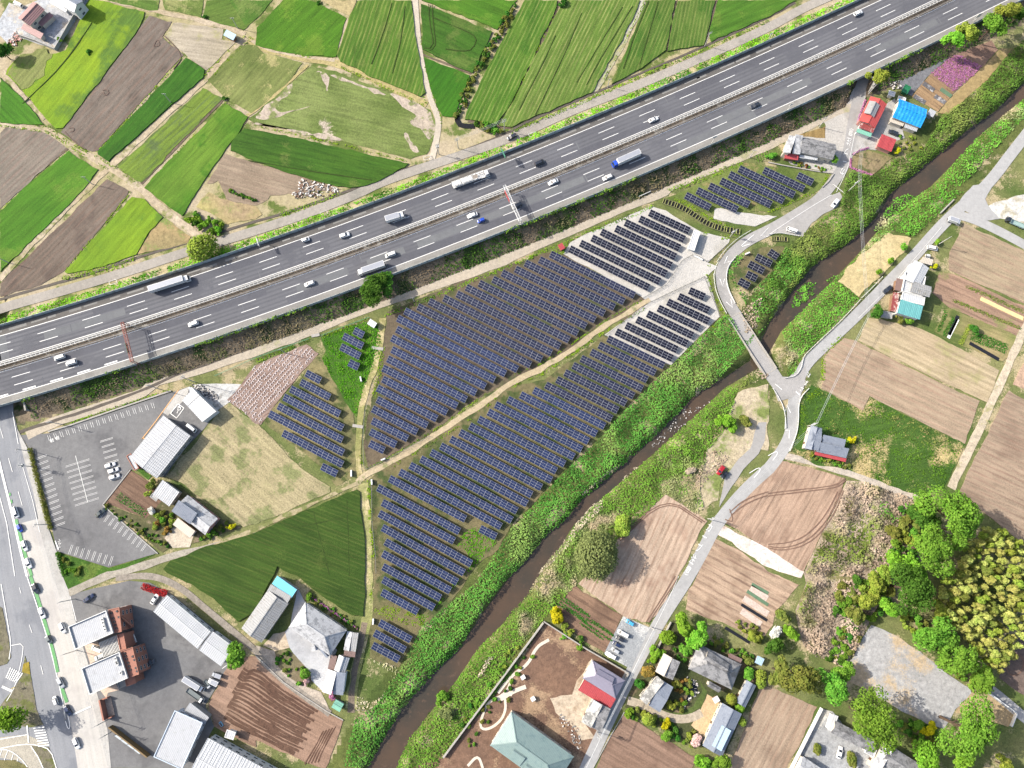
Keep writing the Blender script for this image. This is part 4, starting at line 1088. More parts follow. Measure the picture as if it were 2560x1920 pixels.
white_steel = pm('white_painted_steel', c(236, 236, 234), .4, .08)
def guard_rail(s0, s1, x0, x1, label):
    th = thing('guard_rail', label, 'guard rail', hw((x0 + x1) / 2, (s0 + s1) / 2) + Vector((0, 0, ZH)))
    o = th.location
    b = MB()
    for s in (s0, s1):
        xs = list(np.arange(x0, x1, 6.0)) + [x1]
        for a, e in zip(xs, xs[1:]):
            b.bar(hw(a, s) - o + Vector((0, 0, ZH + .78)), hw(e, s) - o + Vector((0, 0, ZH + .78)), .17, .3)
    b.build('rail', white_steel, th)
    tie = MB().box(0, 0, .72, .12, abs(s1 - s0) - .1, .12).box(0, 0, .35, .14, .14, .7).mesh('tie_post', white_steel)
    x = x0
    while x < x1:
        d = float(np.polyval(HD, x))
        p = hw(x, (s0 + s1) / 2) - o
        place('tie_post', tie, th, (p.x, p.y, 0), (0, 0, math.atan(d)))
        x += 1.9 / math.sqrt(1 + d * d)
    return th
guard_rail(.2, 1.2, -290, 300, 'white double-beam guard rail with ladder-like ties along the highway median')
b = MB()
th = thing('guard_rail', 'single weathered guard rail on the median beside the carriageway nearer the solar farm', 'guard rail', hw(0, -1.75) + Vector((0, 0, ZH)))
xs = list(np.arange(-290, 300, 6.0))
for a, e in zip(xs, xs[1:]):
    b.bar(hw(a, -1.75) - th.location + Vector((0, 0, ZH + .7)), hw(e, -1.75) - th.location + Vector((0, 0, ZH + .7)), .1, .3)
b.build('rail', steel, th)
po = MB().box(0, 0, .35, .12, .12, .7).mesh('post', steel)
for x in np.arange(-290, 300, 3.8):
    p = hw(x, -1.75) - th.location
    place('post', po, th, (p.x, p.y, 0))

red_steel = pm('red_oxide_steel', c(150, 84, 70), .6, .15)
sign_green = pm('sign_green', c(30, 110, 80), .5, .05)
sign_back = pm('sign_back_grey', c(150, 152, 156), .5, .08)
def gantry(x, s0, s1, hz, mat, label, board=None):
    """lattice beam over one carriageway between two legs"""
    a, e = hw(x, s0), hw(x, s1)
    th = thing('sign_gantry', label, 'gantry', a + Vector((0, 0, ZH)))
    o = th.location
    up = Vector((0, 0, 1))
    d = (e - a).normalized()
    n = Vector((-d.y, d.x, 0))
    P_ = lambda f, w_, z: a + (e - a) * f + n * w_ + up * (ZH + z) - o
    be = MB()
    for w_ in (-.55, .55):
        for z in (hz - .9, hz):
            be.bar(P_(0, w_, z), P_(1, w_, z), .15)
    k = 14
    for i in range(k):
        f0, f1 = i / k, (i + 1) / k
        be.bar(P_(f0, -.55, hz), P_(f0, .55, hz), .1)
        be.bar(P_(f0, -.55 if i % 2 else .55, hz), P_(f1, .55 if i % 2 else -.55, hz), .09)
        for w_ in (-.55, .55):
            be.bar(P_(f0, w_, hz - .9 if i % 2 else hz), P_(f1, w_, hz if i % 2 else hz - .9), .09)
    be.bar(P_(1, -.55, hz), P_(1, .55, hz), .12)
    be.build('beam', mat, th)
    for f in (0, 1):
        lg = MB()
        for w_ in (-.55, .55):
            lg.bar(P_(f, w_, 0), P_(f, w_, hz), .2)
        for i in range(5):
            z0, z1 = hz * i / 5, hz * (i + 1) / 5
            lg.bar(P_(f, -.55 if i % 2 else .55, z0), P_(f, .55 if i % 2 else -.55, z1), .09)
        lg.build('leg', mat, th)
    if board:
        for f0, f1, w_, z0, z1, m_ in board:
            bd = MB()
            c0, c1 = P_(f0, w_, z0), P_(f1, w_, z1)
            bd.bar(P_(f0, w_, (z0 + z1) / 2), P_(f1, w_, (z0 + z1) / 2), .12, z1 - z0)
            bd.build('sign_board', m_, th)
    return th
xg = lambda fr, s: W(t(fr, s)[0], ZH).x
gx = (xg('01', '1065,1190') + xg('01', '1147,1523')) / 2
gantry(gx, .6, -17.2, 6.4, red_steel, 'rust red lattice gantry over the three lanes nearer the solar farm', [(.52, .78, -.75, 4.6, 6.6, sign_green)])
gx = (xg('11', '2075,60') + xg('11', '2190,420')) / 2 + 1
gantry(gx, .6, -17.2, 6.4, white_steel, 'white lattice gantry over the highway just ahead of the black car', [(.12, .42, -.75, 4.6, 6.6, pm('sign_red', c(196, 74, 70), .5)), (.5, .66, -.75, 5.2, 6.4, white_steel)])
def cantilever(x, s, armlen, hz, mat, label, bw, bh, bmat, az=None):
    th = thing('road_sign', label, 'road sign', hw(x, s) + Vector((0, 0, ZH - .3)))
    e = hw(x, s - armlen) - hw(x, s)
    MB().tube((0, 0, 0), (0, 0, hz), .16, .13).build('pole', mat, th)
    MB().tube((0, 0, hz - .3), (e.x, e.y, hz), .13, .1).tube((0, 0, hz - 1.5), (e.x, e.y, hz - 1.2), .1).build('arm', mat, th)
    f0 = .25
    MB().bar(Vector((e.x * f0, e.y * f0, hz - .7)), Vector((e.x, e.y, hz - .6)), .14, bh).build('sign_board', bmat, th)
    return th
cantilever(xg('20', '40,1300'), 17.9, 5.0, 6.6, pm('sign_green_pole', c(86, 128, 112), .5), 'green cantilever sign reaching over the shoulder above the black minivan', 3, 2.2, pm('sign_face_green', c(70, 140, 120), .5))
cantilever(xg('11', '170,350'), 18.0, 3.6, 6.2, white_steel, 'slim white sign arm over the shoulder beside the small white van', 2.5, .8, white_steel)
def pole_sign(px, fr, s_lab, hz, bw, bh, bm, ang=0.0):
    p = W(t(fr, px)[0], ZH)
    th = thing('road_sign', s_lab, 'road sign', (p.x, p.y, ZH - .35))
    MB().tube((0, 0, 0), (0, 0, hz), .11, .09).build('pole', white_steel, th)
    MB().box(0, 0, hz - bh / 2, bw, .1, bh, ang).build('sign_board', bm, th)
    return th
pole_sign('1725,1235', '20', 'white speed sign board on the shoulder by the embankment above the panel plot', 6.5, 2.4, 2.0, white_steel, .4)
pole_sign('170,950', '30', 'small white sign on a leaning-looking post beside the shoulder', 5.5, 1.6, 1.4, white_steel, .4)
pole_sign('1775,185', '30', 'large pale sign board on the shoulder near the trimmed trees', 6.0, 2.6, 3.2, white_steel, .4)
pole_sign('10,330', '30', 'small white sign at the farm side shoulder near the top road', 4.0, 1.2, 1.0, white_steel, .4)

# ================================================================ VEHICLES
tyre_m = pm('tyre_rubber', (.012, .012, .013, 1), .8, .1)
rim_m = pm('wheel_rim', c(170, 172, 176), .35, .05)
carglass = pm('car_glass', (.012, .015, .018, 1), .08, .02, spec=.6)
lamp_m = pm('lamp_glass', c(228, 232, 236), .2, .02, spec=.6)
tail_m = pm('tail_lamp_red', c(150, 20, 20), .3, .02)
plastic = pm('dark_plastic', (.02, .02, .022, 1), .6)
PAINT = {}
def car_paint(n):
    if n not in PAINT:
        col = {'white': c(250, 250, 250), 'black': (.012, .013, .016, 1), 'blue': c(28, 78, 200), 'navy': c(34, 48, 84), 'red': c(176, 24, 32), 'cyan': c(80, 180, 232), 'silver': c(196, 200, 204), 'grey': c(120, 128, 126), 'darkgreen': c(52, 66, 64)}[n]
        m, N, L, P = new_mat(n + '_car_paint')
        P.inputs['Base Color'].default_value = col
        P.inputs['Roughness'].default_value = .28
        P.inputs['Coat Weight'].default_value = .6
        PAINT[n] = m
    return PAINT[n]

def loft(rings):
    b = MB()
    n = len(rings[0])
    b.v = [tuple(q) for r in rings for q in r]
    for i in range(len(rings) - 1):
        for j in range(n):
            b.f.append((i * n + j, i * n + (j + 1) % n, (i + 1) * n + (j + 1) % n, (i + 1) * n + j))
    b.f += [tuple(range(n - 1, -1, -1)), tuple(range((len(rings) - 1) * n, len(rings) * n))]
    b.m = [0] * len(b.f)
    return b
SPEC = {  # length, width, height, belt height, (rear glass base, roof rear, roof front, windscreen base) as fractions from the tail
    'sedan': (4.75, 1.8, 1.45, .95, (.10, .26, .55, .74)),
    'wagon': (4.6, 1.78, 1.52, .98, (.03, .10, .56, .74)),
    'suv': (4.5, 1.85, 1.68, 1.05, (.03, .09, .58, .76)),
    'minivan': (4.75, 1.75, 1.88, 1.1, (.02, .05, .70, .88)),
    'kei': (3.4, 1.5, 1.68, 1.0, (.02, .06, .62, .80)),
    'coupe': (4.4, 1.82, 1.3, .9, (.06, .32, .52, .72)),
    'van': (4.7, 1.72, 1.96, 1.15, (.01, .03, .86, .97)),
}
_cm = {}
def car_meshes(kind, colour):
    if (kind, colour) in _cm:
        return _cm[kind, colour]
    Ln, Wd, H, bh, (a, b_, c_, d_) = SPEC[kind]
    p = car_paint(colour)
    hwid = Wd / 2
    X = lambda f: (f - .5) * Ln
    nose = bh * .80 if kind not in ('van',) else bh * .95
    st = [(0, .86, bh * .86), (.03, .95, bh * .97), (a + .04, 1, bh), (.5, 1, bh), (d_, 1, bh * .98), (min(.95, d_ + .12), .97, nose), (.985, .9, nose * .92), (1.0, .80, nose * .78)]
    rings = []
    for f, w_, z in st:
        hw_ = hwid * w_
        rings.append([(X(f), -hw_, .32), (X(f), -hw_ * 1.0, z * .72), (X(f), -hw_ * .93, z * .96), (X(f), -hw_ * .7, z), (X(f), hw_ * .7, z), (X(f), hw_ * .93, z * .96), (X(f), hw_, z * .72), (X(f), hw_, .32)])
    body = loft(rings).mesh('body', p)
    for pl in body.polygons:
        pl.use_smooth = True
    lo, hi = hwid * .90, hwid * .74
    lw = [(X(a), lo), (X(d_), lo)]
    zb, zr = bh - .03, H - .06
    A = [(X(a), -lo * .9, zb), (X(a), lo * .9, zb), (X(b_), hi, zr), (X(b_), -hi, zr)]
    D = [(X(d_), lo * .92, zb), (X(d_), -lo * .92, zb), (X(c_), -hi, zr), (X(c_), hi, zr)]
    ws = MB().add(D, [(0, 1, 2, 3)]).mesh('windscreen', carglass)
    rw = MB().add(A, [(0, 1, 2, 3)]).mesh('rear_window', carglass)
    sl = MB().add([(X(d_), -lo * .92, zb), (X(a), -lo * .9, zb), (X(b_), -hi, zr), (X(c_), -hi, zr)], [(3, 2, 1, 0)][0:1]).mesh('side_window', carglass)
    sr = MB().add([(X(a), lo * .9, zb), (X(d_), lo * .92, zb), (X(c_), hi, zr), (X(b_), hi, zr)], [(0, 1, 2, 3)]).mesh('side_window', carglass)
    e = .06
    rr = []
    for f, w_, z in ((b_ - .012, .96, zr + .0), (b_ + .03, 1.04, zr + .05), ((b_ + c_) / 2, 1.07, H), (c_ - .04, 1.04, zr + .05), (c_ + .012, .97, zr)):
        k = hi * w_
        rr.append([(X(f), -k, z - .06), (X(f), -k * .9, z - .01), (X(f), k * .9, z - .01), (X(f), k, z - .06), (X(f), k * .9, z - .1), (X(f), -k * .9, z - .1)])
    roof = loft(rr).mesh('roof', p)
    pil = MB()
    for sg in (-1, 1):
        pil.bar((X(d_), sg * lo * .93, zb), (X(c_), sg * hi, zr), .09)
        pil.bar((X(a), sg * lo * .91, zb), (X(b_), sg * hi, zr), .1)
        m0 = (a + d_) / 2
        pil.bar((X(m0), sg * lo * .97, zb), (X((b_ + c_) / 2), sg * hi * 1.02, zr), .09)
    pil = pil.mesh('pillar', p)
    wr = .33 if kind in ('suv', 'minivan', 'van') else .31
    wl = MB().tube((0, -.1, 0), (0, .1, 0), wr, n=12).mesh('tyre', tyre_m)
    rm = MB().tube((0, -.112, 0), (0, .112, 0), wr * .62, n=10).mesh('rim', rim_m)
    hl = MB().box(0, 0, 0, .2, .36, .16).mesh('headlight', lamp_m)
    tl = MB().box(0, 0, 0, .1, .3, .22).mesh('tail_light', tail_m)
    mir = MB().box(0, 0, 0, .16, .22, .14).mesh('mirror', p)
    r = dict(body=body, ws=ws, rw=rw, sl=sl, sr=sr, roof=roof, pil=pil, tyre=wl, rim=rm, hl=hl, tl=tl, mir=mir, L=Ln, W=Wd, bh=bh, nose=nose, wr=wr, X=X, d=d_)
    _cm[kind, colour] = r
    return r
def car(fr, s, kind, colour, label, cat='car', z=.05, group=None, sc=1.0, name=None):
    """s: tail point, nose point in the survey frame"""
    a, e = WS(t(fr, s), z + .9)
    m = car_meshes(kind, colour)
    ctr = (a + e) / 2
    rz = math.atan2(e.y - a.y, e.x - a.x)
    th = thing(name or ('parked_car' if z < 1 else 'car'), label, cat, (ctr.x, ctr.y, z), rz, group)
    th.scale = (sc, sc, sc)
    for n, k in (('body', 'body'), ('windscreen', 'ws'), ('rear_window', 'rw'), ('side_window', 'sl'), ('side_window', 'sr'), ('roof', 'roof'), ('pillar', 'pil')):
        place(n, m[k], th, (0, 0, 0))
    hx, hy = m['L'] / 2, m['W'] / 2
    for fx in (-.30, .32):
        for sy in (-1, 1):
            w_ = place('wheel', m['tyre'], th, (fx * m['L'], sy * (hy - .1), m['wr']))
            place('rim', m['rim'], w_, (0, 0, 0))
    for sy in (-1, 1):
        place('headlight', m['hl'], th, (hx - .14, sy * hy * .68, m['nose'] * .74))
        place('tail_light', m['tl'], th, (-hx + .06, sy * hy * .70, m['bh'] * .78))
        place('mirror', m['mir'], th, (m['X'](m['d']) - .15, sy * (hy + .04), m['bh'] + .02))
    return th
ZD = ZH + .01
G_HW = 'vehicles driving on the highway'
car('11', '390,425 468,398', 'kei', 'white', 'small white van hugging the shoulder line behind the white sign arm', 'van', ZD, G_HW)
car('11', '722,385 808,358', 'suv', 'white', 'white estate car in the middle lane behind the white box truck', 'car', ZD, G_HW)
car('20', '192,1425 285,1385', 'minivan', 'black', 'black minivan under the green cantilever sign', 'minivan', ZD, G_HW)
car('20', '1182,1048 1265,1012', 'sedan', 'white', 'white saloon alone next to the median above the blue-cab truck', 'car', ZD, G_HW)
car('30', '735,132 828,88', 'suv', 'white', 'white car at the outer lane line near the top edge of the highway', 'car', ZD, G_HW)
car('01', '555,1415 470,1442', 'minivan', 'white', 'white minivan beside the median at the far end of the highway', 'minivan', ZD, G_HW)
car('01', '660,1462 568,1490', 'minivan', 'white', 'white people carrier just behind the minivan by the median', 'minivan', ZD, G_HW)
car('01', '1712,1122 1624,1152', 'suv', 'white', 'white car in the middle lane past the red gantry', 'car', ZD, G_HW)
car('11', '510,772 412,808', 'wagon', 'white', 'white estate car in the middle lane ahead of the white lorry', 'car', ZD, G_HW)
car('11', '1210,522 1112,558', 'minivan', 'white', 'white van following the white lorry past the big roadside tree', 'van', ZD, G_HW)
car('11', '1915,182 1824,214', 'sedan', 'white', 'white car by the median side by side with the blue car', 'car', ZD, G_HW)
car('11', '1982,230 1905,260', 'kei', 'blue', 'bright blue small car just past the white gantry', 'car', ZD, G_HW)
car('21', '80,100 0,138', 'minivan', 'black', 'black car under the white gantry', 'car', ZD, G_HW)
car('20', '405,1548 308,1592', 'sedan', 'white', 'white saloon next to the median behind the gantry', 'car', ZD, G_HW)
car('20', '870,1510 780,1550', 'wagon', 'white', 'white estate car in the slow lane ahead of the blue-cab truck', 'car', ZD, G_HW)
car('20', '2142,888 2060,928', 'sedan', 'black', 'black saloon alone in the middle lane near the noise barrier', 'car', ZD, G_HW)
car('10', '2240,1165 2180,1195', 'wagon', 'black', 'black car on the service road beside the fields', 'car', ZN + .12, name='car')
car('31', '255,345 155,312', 'van', 'white', 'white van on the layby above the stepped ditch', 'van')
car('31', '608,60 555,130', 'suv', 'white', 'white car parked on the verge by the leaning pole', 'car')
car('31', '1380,475 1465,492', 'minivan', 'white', 'white minivan under the pole next to the workshop yard', 'minivan')
car('31', '1068,815 1002,868', 'suv', 'black', 'black car at the kerb in front of the white-roofed workshop', 'car')
car('30', '1130,1165 1038,1125', 'suv', 'black', 'black car between the blue tarpaulin roof and the small red roof', 'car')
car('22', '1835,705 1775,785', 'suv', 'red', 'dark red car on the bleached grass next to a black kei truck', 'car')
for i, (s, l) in enumerate((('905,715 995,685', 'white estate car, nearest the building of the three parked together'), ('932,762 1022,730', 'white car in the middle of the three parked in the car park'), ('942,815 1030,785', 'white car, last of the three parked beside the garden kerb'))):
    car('02', s, 'wagon', 'white', l, 'car')
car('02', '832,1138 892,1088', 'sedan', 'darkgreen', 'dark green car in the first bay by the garden hedge', 'car')
car('02', '1618,350 1695,412', 'van', 'white', 'white van behind the grey-roofed shop', 'van')
car('02', '118,1062 152,1155', 'minivan', 'white', 'white minivan first in the queue below the underpass', 'minivan', name='car')
car('02', '150,1205 188,1285', 'kei', 'blue', 'deep blue small car second in the road queue', 'car', name='car')
car('02', '192,1350 228,1445', 'wagon', 'white', 'white car third in the road queue beside the long hedge', 'car', name='car')
car('02', '225,1505 262,1592', 'wagon', 'white', 'white car on the green lane beside the car park exit lettering', 'car', name='car')
car('03', '285,60 328,155', 'suv', 'black', 'black car on the green lane opposite the blue car', 'car', name='car')
car('03', '335,270 385,372', 'sedan', 'white', 'white saloon on the green lane opposite the first office roof', 'car', name='car')
car('03', '400,510 445,588', 'kei', 'grey', 'grey-green small car beside the median kerb', 'car', name='car')
car('03', '515,402 560,498', 'wagon', 'white', 'white hatchback in the kerbside lane next to the office building', 'car', name='car')
car('03', '495,872 550,975', 'wagon', 'silver', 'silver and black car on the green lane below the offices', 'car', name='car')
car('03', '492,1118 462,1035', 'kei', 'white', 'white kei van turning across the opposite lane', 'van', name='car')
car('03', '555,1112 612,1215', 'wagon', 'navy', 'dark navy car waiting at the white stop line', 'car', name='car')
car('03', '635,1395 680,1500', 'wagon', 'white', 'white car lowest on the road near the zebra crossing', 'car', name='car')
car('03', '718,225 808,160', 'sedan', 'navy', 'navy blue car parked by the yard entrance', 'car')
car('03', '1310,238 1362,158', 'sedan', 'white', 'white saloon parked at the end of the long white shed', 'car')
car('03', '1125,488 1165,585', 'coupe', 'white', 'white coupe in the shadow behind the offices', 'car')
car('03', '862,640 815,622', 'minivan', 'white', 'white van tucked under the louvred court, upper of two', 'van')
car('03', '885,688 835,712', 'wagon', 'silver', 'silver car in the court between the offices, lower of two', 'car')
car('03', '1232,775 1345,730', 'sedan', 'black', 'black convertible parked across the yard shadow', 'car')
car('23', '1060,428 978,378', 'kei', 'cyan', 'sky blue small car alone at the end of the car park', 'car')
car('23', '1008,522 912,472', 'minivan', 'white', 'white minivan, longest in the garden-side car park', 'minivan')
car('23', '965,562 898,522', 'kei', 'black', 'black car in the gravel car park', 'car')
car('23', '940,612 870,568', 'kei', 'navy', 'dark navy car in the gravel car park', 'car')
car('23', '925,665 860,624', 'kei', 'silver', 'small silver car in the gravel car park', 'car')
car('23', '895,710 818,668', 'wagon', 'white', 'white car last in the car park by the compound wall', 'car')
car('33', '612,1565 632,1488', 'sedan', 'white', 'white car in the courtyard between round shrubs', 'car')
car('00', '195,55 120,20', 'van', 'white', 'white van at the corner of the pink-roofed house', 'van', ZN + .1)

def truck(fr, s, z, cabcol, boxcol, label, L_, H, Wd=2.45, cabL=2.2, cabH=2.9, box='box', cat='truck', name='truck'):
    a, e = WS(t(fr, s), z + 1.5)
    ctr = (a + e) / 2
    rz = math.atan2(e.y - a.y, e.x - a.x)
    L_ = L_ or (e - a).length
    th = thing(name, label, cat, (ctr.x, ctr.y, z), rz, G_HW if z > 2 else None)
    x1, x0 = L_ / 2, -L_ / 2
    cp = car_paint(cabcol)
    hwid = Wd / 2
    cx = x1 - cabL
    # cab: lofted so that the screen leans back
    rings = []
    for x, w_, zt_ in ((cx + .1, .97, cabH), (cx + .9, .98, cabH), (x1 - .55, .97, cabH - .12), (x1 - .12, .95, cabH * .62), (x1, .92, cabH * .5)):
        h_ = hwid * w_
        rings.append([(x, -h_, .5), (x, -h_, zt_ * .72), (x, -h_ * .93, zt_ * .97), (x, -h_ * .8, zt_), (x, h_ * .8, zt_), (x, h_ * .93, zt_ * .97), (x, h_, zt_ * .72), (x, h_, .5)])
    cab = link('cab', loft(rings).mesh('cab', cp), th)
    MB().add([(x1 - .10, -hwid * .84, cabH * .63), (x1 - .10, hwid * .84, cabH * .63), (x1 - .53, hwid * .8, cabH - .15), (x1 - .53, -hwid * .8, cabH - .15)], [(0, 1, 2, 3)]).build('windscreen', carglass, cab)
    for sy in (-1, 1):
        MB().box(x1 - .9, sy * (hwid * .975), cabH * .72, .8, .05, .7).build('side_window', carglass, cab)
        MB().box(x1 - .06, sy * hwid * .68, .95, .12, .4, .22).build('headlight', lamp_m, cab)
        MB().box(x1 - .2, sy * (hwid + .16), cabH * .75, .14, .2, .5).build('mirror', plastic, cab)
    MB().box(x0 / 1 + (cx - x0) / 2, 0, .85, cx - x0 + .4, Wd * .5, .3).build('chassis', plastic, th)
    wm = MB().tube((0, -.14, 0), (0, .14, 0), .48, n=12).mesh('wheel', tyre_m)
    rm = MB().tube((0, -.15, 0), (0, .15, 0), .27, n=10).mesh('rim', rim_m)
    xsw = [x1 - 1.15] + ([x0 + .9, x0 + 2.1] if L_ > 8 else [x0 + 1.0]) + ([x1 - 4.2] if L_ > 11 else [])
    for x in xsw:
        for sy in (-1, 1):
            w_ = place('wheel', wm, th, (x, sy * (hwid - .2), .48))
            place('rim', rm, w_, (0, 0, 0))
    bp = car_paint(boxcol) if boxcol in ('white', 'silver', 'black', 'grey') else boxcol
    if box == 'box':
        g = cx - .12
        bx = MB().box((x0 + g) / 2, 0, (1.1 + H) / 2, g - x0, Wd, H - 1.1).build('cargo_box', bp, th)
        rb = MB()
        for i in range(int((g - x0) / 1.2)):
            x = x0 + .6 + i * 1.2
            for sy in (-1, 1):
                rb.box(x, sy * (hwid + .015), (1.1 + H) / 2, .06, .03, H - 1.2)
        rb.build('rib', alu, bx)
        MB().box((x0 + g) / 2, 0, H + .012, g - x0 - .3, Wd - .3, .02).build('roof_sheet', alu, bx)
        MB().box(x0 - .02, 0, (1.15 + H) / 2, .04, .05, H - 1.2).build('door_seam', plastic, bx)
    elif box == 'bed':
        g = cx - .1
        bd = MB().box((x0 + g) / 2, 0, .95, g - x0, Wd, .12).build('load_bed', bp, th)
        for sy in (-1, 1):
            MB().box((x0 + g) / 2, sy * (hwid - .04), 1.2, g - x0, .06, .4).build('side_board', bp, bd)
        MB().box(x0 + .03, 0, 1.2, .06, Wd, .4).build('tail_board', bp, bd)
        MB().box(g - .05, 0, 1.6, .08, Wd, 1.1).build('head_board', bp, bd)
    elif box == 'transporter':
        g = cx - .1
        fr_ = link('load_frame', MB().box((x0 + g) / 2, 0, 1.0, g - x0, Wd, .15).mesh('load_frame', white_steel), th)
        rl = MB()
        for sy in (-1, 1):
            rl.bar((x0, sy * hwid, 2.6), (g, sy * hwid, 2.9), .16)
            rl.bar((x0, sy * hwid, 1.7), (g, sy * hwid, 1.8), .12)
            for i in range(9):
                x = x0 + (g - x0) * i / 8
                rl.bar((x, sy * hwid, 1.0), (x, sy * hwid, 2.6 + .3 * i / 8), .14)
                if i < 8:
                    rl.bar((x, sy * hwid, 1.8), (x + (g - x0) / 8, sy * hwid, 2.6), .1)
        rl.build('railing', white_steel, fr_)
        for i, (f0, f1, zz) in enumerate(((.0, .27, 2.5), (.28, .62, 2.55), (.64, .80, 2.2))):
            MB().box(x0 + (g - x0) * (f0 + f1) / 2, 0, zz, (g - x0) * (f1 - f0) - .4, Wd * .72, .5).build('deck_plate', white_steel if i < 2 else pm('machinery_grey', c(150, 140, 130), .6), fr_)
    return th
truck('01', '1300,850 1640,742', ZD, 'white', 'white', 'long white articulated lorry on the outer lane past the leafy roadside tree', None, 3.8)
truck('11', '1122,245 1285,196', ZD, 'white', 'white', 'short white box truck in the middle lane casting a wide shadow', None, 3.6)
truck('10', '1697,1605 2015,1490', ZD, 'white', 'white', 'white transporter lorry with railed open deck on the outer lane', None, 3.0, box='transporter')
truck('11', '1112,625 878,705', ZD, 'white', 'white', 'white box lorry passing the big tree on the embankment', None, 3.7)
truck('20', '1100,1325 868,1428', ZD, 'blue', 'white', 'white box lorry with a bright blue cab', None, 3.8)
truck('03', '1595,880 1760,985', .05, 'white', 'white', 'white box truck parked in the yard near the ploughed field', None, 3.2, 2.1, 1.6, 2.3)
truck('03', '1615,985 1755,1085', .05, 'white', 'grey', 'grey flatbed truck beside the white box truck', None, 2.0, 2.0, 1.6, 2.2, box='bed')
truck('03', '1885,935 1800,895', .05, 'white', 'white', 'small white tanker-like truck at the yard corner', 4.4, 2.4, 1.9, 1.2, 2.0)
truck('03', '1900,870 1845,850', .05, 'silver', 'silver', 'small silver van behind the parked trucks', 3.6, 1.9, 1.6, .9, 1.8)
truck('03', '1770,905 1810,965', .05, 'silver', 'grey', 'silver kei truck squeezed between the box truck and the tanker', 3.6, 1.8, 1.5, 1.1, 1.8, box='bed')
truck('22', '1868,760 1808,808', .05, 'black', 'black', 'black kei pickup beside the dark red car', 3.5, 1.8, 1.5, 1.2, 1.75, box='bed')
truck('31', '1560,232 1662,268', .05, 'white', 'white', 'white box truck parked at the lane junction by the brown field', None, 2.8, 2.0, 1.4, 2.2)
truck('31', '1380,600 1385,545', .05, 'white', 'silver', 'white kei truck nosed against the workshop yard', 4.2, 1.9, 1.7, 1.3, 1.9, box='bed')
truck('31', '2230,300 2060,230', .05, 'black', pm('pale_green_bed', c(160, 186, 182), .6), 'dark truck with pale green bed parked on the white gravel yard', None, 2.2, 2.1, 1.9, 2.2, box='bed')
# ================================================================ BUILDINGS
def roofmat(name, col, per=.5, course=0.0, col2=None, rough=.6, dirt=None, dth=.6, depth=.25, spec=.3, var=.12):
    """roof covering: ribs across x every per metres, courses along y; colours vary from piece to piece"""
    if name in MATS:
        return MATS[name]
    m, N, L, P = new_mat(name)
    P.inputs['Roughness'].default_value = rough
    P.inputs['Specular IOR Level'].default_value = spec
    tc = N.new('ShaderNodeTexCoord').outputs['Object']
    g = N.new('ShaderNodeNewGeometry').outputs['Position']
    sx = N.new('ShaderNodeSeparateXYZ')
    L.new(tc, sx.inputs[0])
    h = math_n(N, L, 'SINE', math_n(N, L, 'MULTIPLY', sx.outputs[0], 2 * math.pi / per))
    if course:
        h2 = math_n(N, L, 'FRACT', math_n(N, L, 'DIVIDE', sx.outputs[1], course))
        h = math_n(N, L, 'ADD', math_n(N, L, 'MULTIPLY', h, .5), h2)
    src = col
    if dirt is not None:
        pv = math_n(N, L, 'ADD', noise(N, L, g, .45, 5, .7), math_n(N, L, 'MULTIPLY', math_n(N, L, 'SUBTRACT', noise(N, L, g, 2.4, 3), .5), .35))
        src = mix(N, L, maprange(N, L, pv, dth - .05, dth + .05), col, dirt)
    hs = N.new('ShaderNodeHueSaturation')
    lum = math_n(N, L, 'ADD', maprange(N, L, noise(N, L, g, 1.1, 4, .7), .3, .7, 1 - var, 1 + var), maprange(N, L, h, -1, 1, -.06, .06))
    L.new(lum, hs.inputs['Value'])
    if hasattr(src, 'links'):
        L.new(src, hs.inputs['Color'])
    else:
        hs.inputs['Color'].default_value = src
    L.new(hs.outputs[0], P.inputs['Base Color'])
    bp = N.new('ShaderNodeBump')
    bp.inputs['Strength'].default_value = .5
    bp.inputs['Distance'].default_value = depth * .15
    L.new(h, bp.inputs['Height'])
    L.new(bp.outputs[0], P.inputs['Normal'])
    MATS[name] = m
    return m
RW = roofmat('white_sheet_roof', c(204, 207, 211), .8, var=.06, rough=.45)
RWG = roofmat('pale_sheet_roof', c(188, 191, 196), .7, var=.07, rough=.45, dirt=c(174, 176, 180), dth=.6)
RG = roofmat('grey_sheet_roof', c(166, 167, 168), .8, var=.08, dirt=c(146, 144, 138), dth=.6)
RT = roofmat('grey_tile_roof', c(152, 152, 154), .55, .45, dirt=c(112, 112, 114), dth=.52, var=.16)
RTW = roofmat('silver_tile_roof', c(186, 188, 192), .55, .45, dirt=c(140, 142, 146), dth=.55, var=.16)
RTB = roofmat('blue_tile_roof', c(138, 146, 160), .5, .42, var=.1, rough=.4, dirt=c(118, 126, 142), dth=.6)
RTP = roofmat('violet_tile_roof', c(146, 142, 160), .5, .42, var=.1, rough=.4)
RTD = roofmat('mossy_tile_roof', c(178, 178, 176), .5, .42, dirt=c(120, 120, 118), dth=.5, var=.18)
RRED = roofmat('red_sheet_roof', c(190, 80, 84), .5, var=.1, rough=.5)
RRED2 = roofmat('bright_red_roof', c(206, 88, 84), .6, var=.1, dirt=c(176, 76, 72), dth=.6)
RRUST = roofmat('rusty_roof', c(150, 72, 70), .5, dirt=c(220, 200, 192), dth=.56, var=.2)
RBLUE = roofmat('blue_tarpaulin', c(36, 150, 226), 1.6, 1.9, var=.12, rough=.35, dirt=c(60, 170, 236), dth=.55, depth=1.2)
RTEAL = roofmat('teal_sheet_roof', c(112, 180, 182), .6, var=.04)
RGREEN = roofmat('copper_green_roof', c(136, 158, 156), .6, .0, var=.08, dirt=c(120, 144, 144), dth=.58, rough=.5)
RMINT = roofmat('mint_roof', c(130, 190, 168), .5, var=.08)
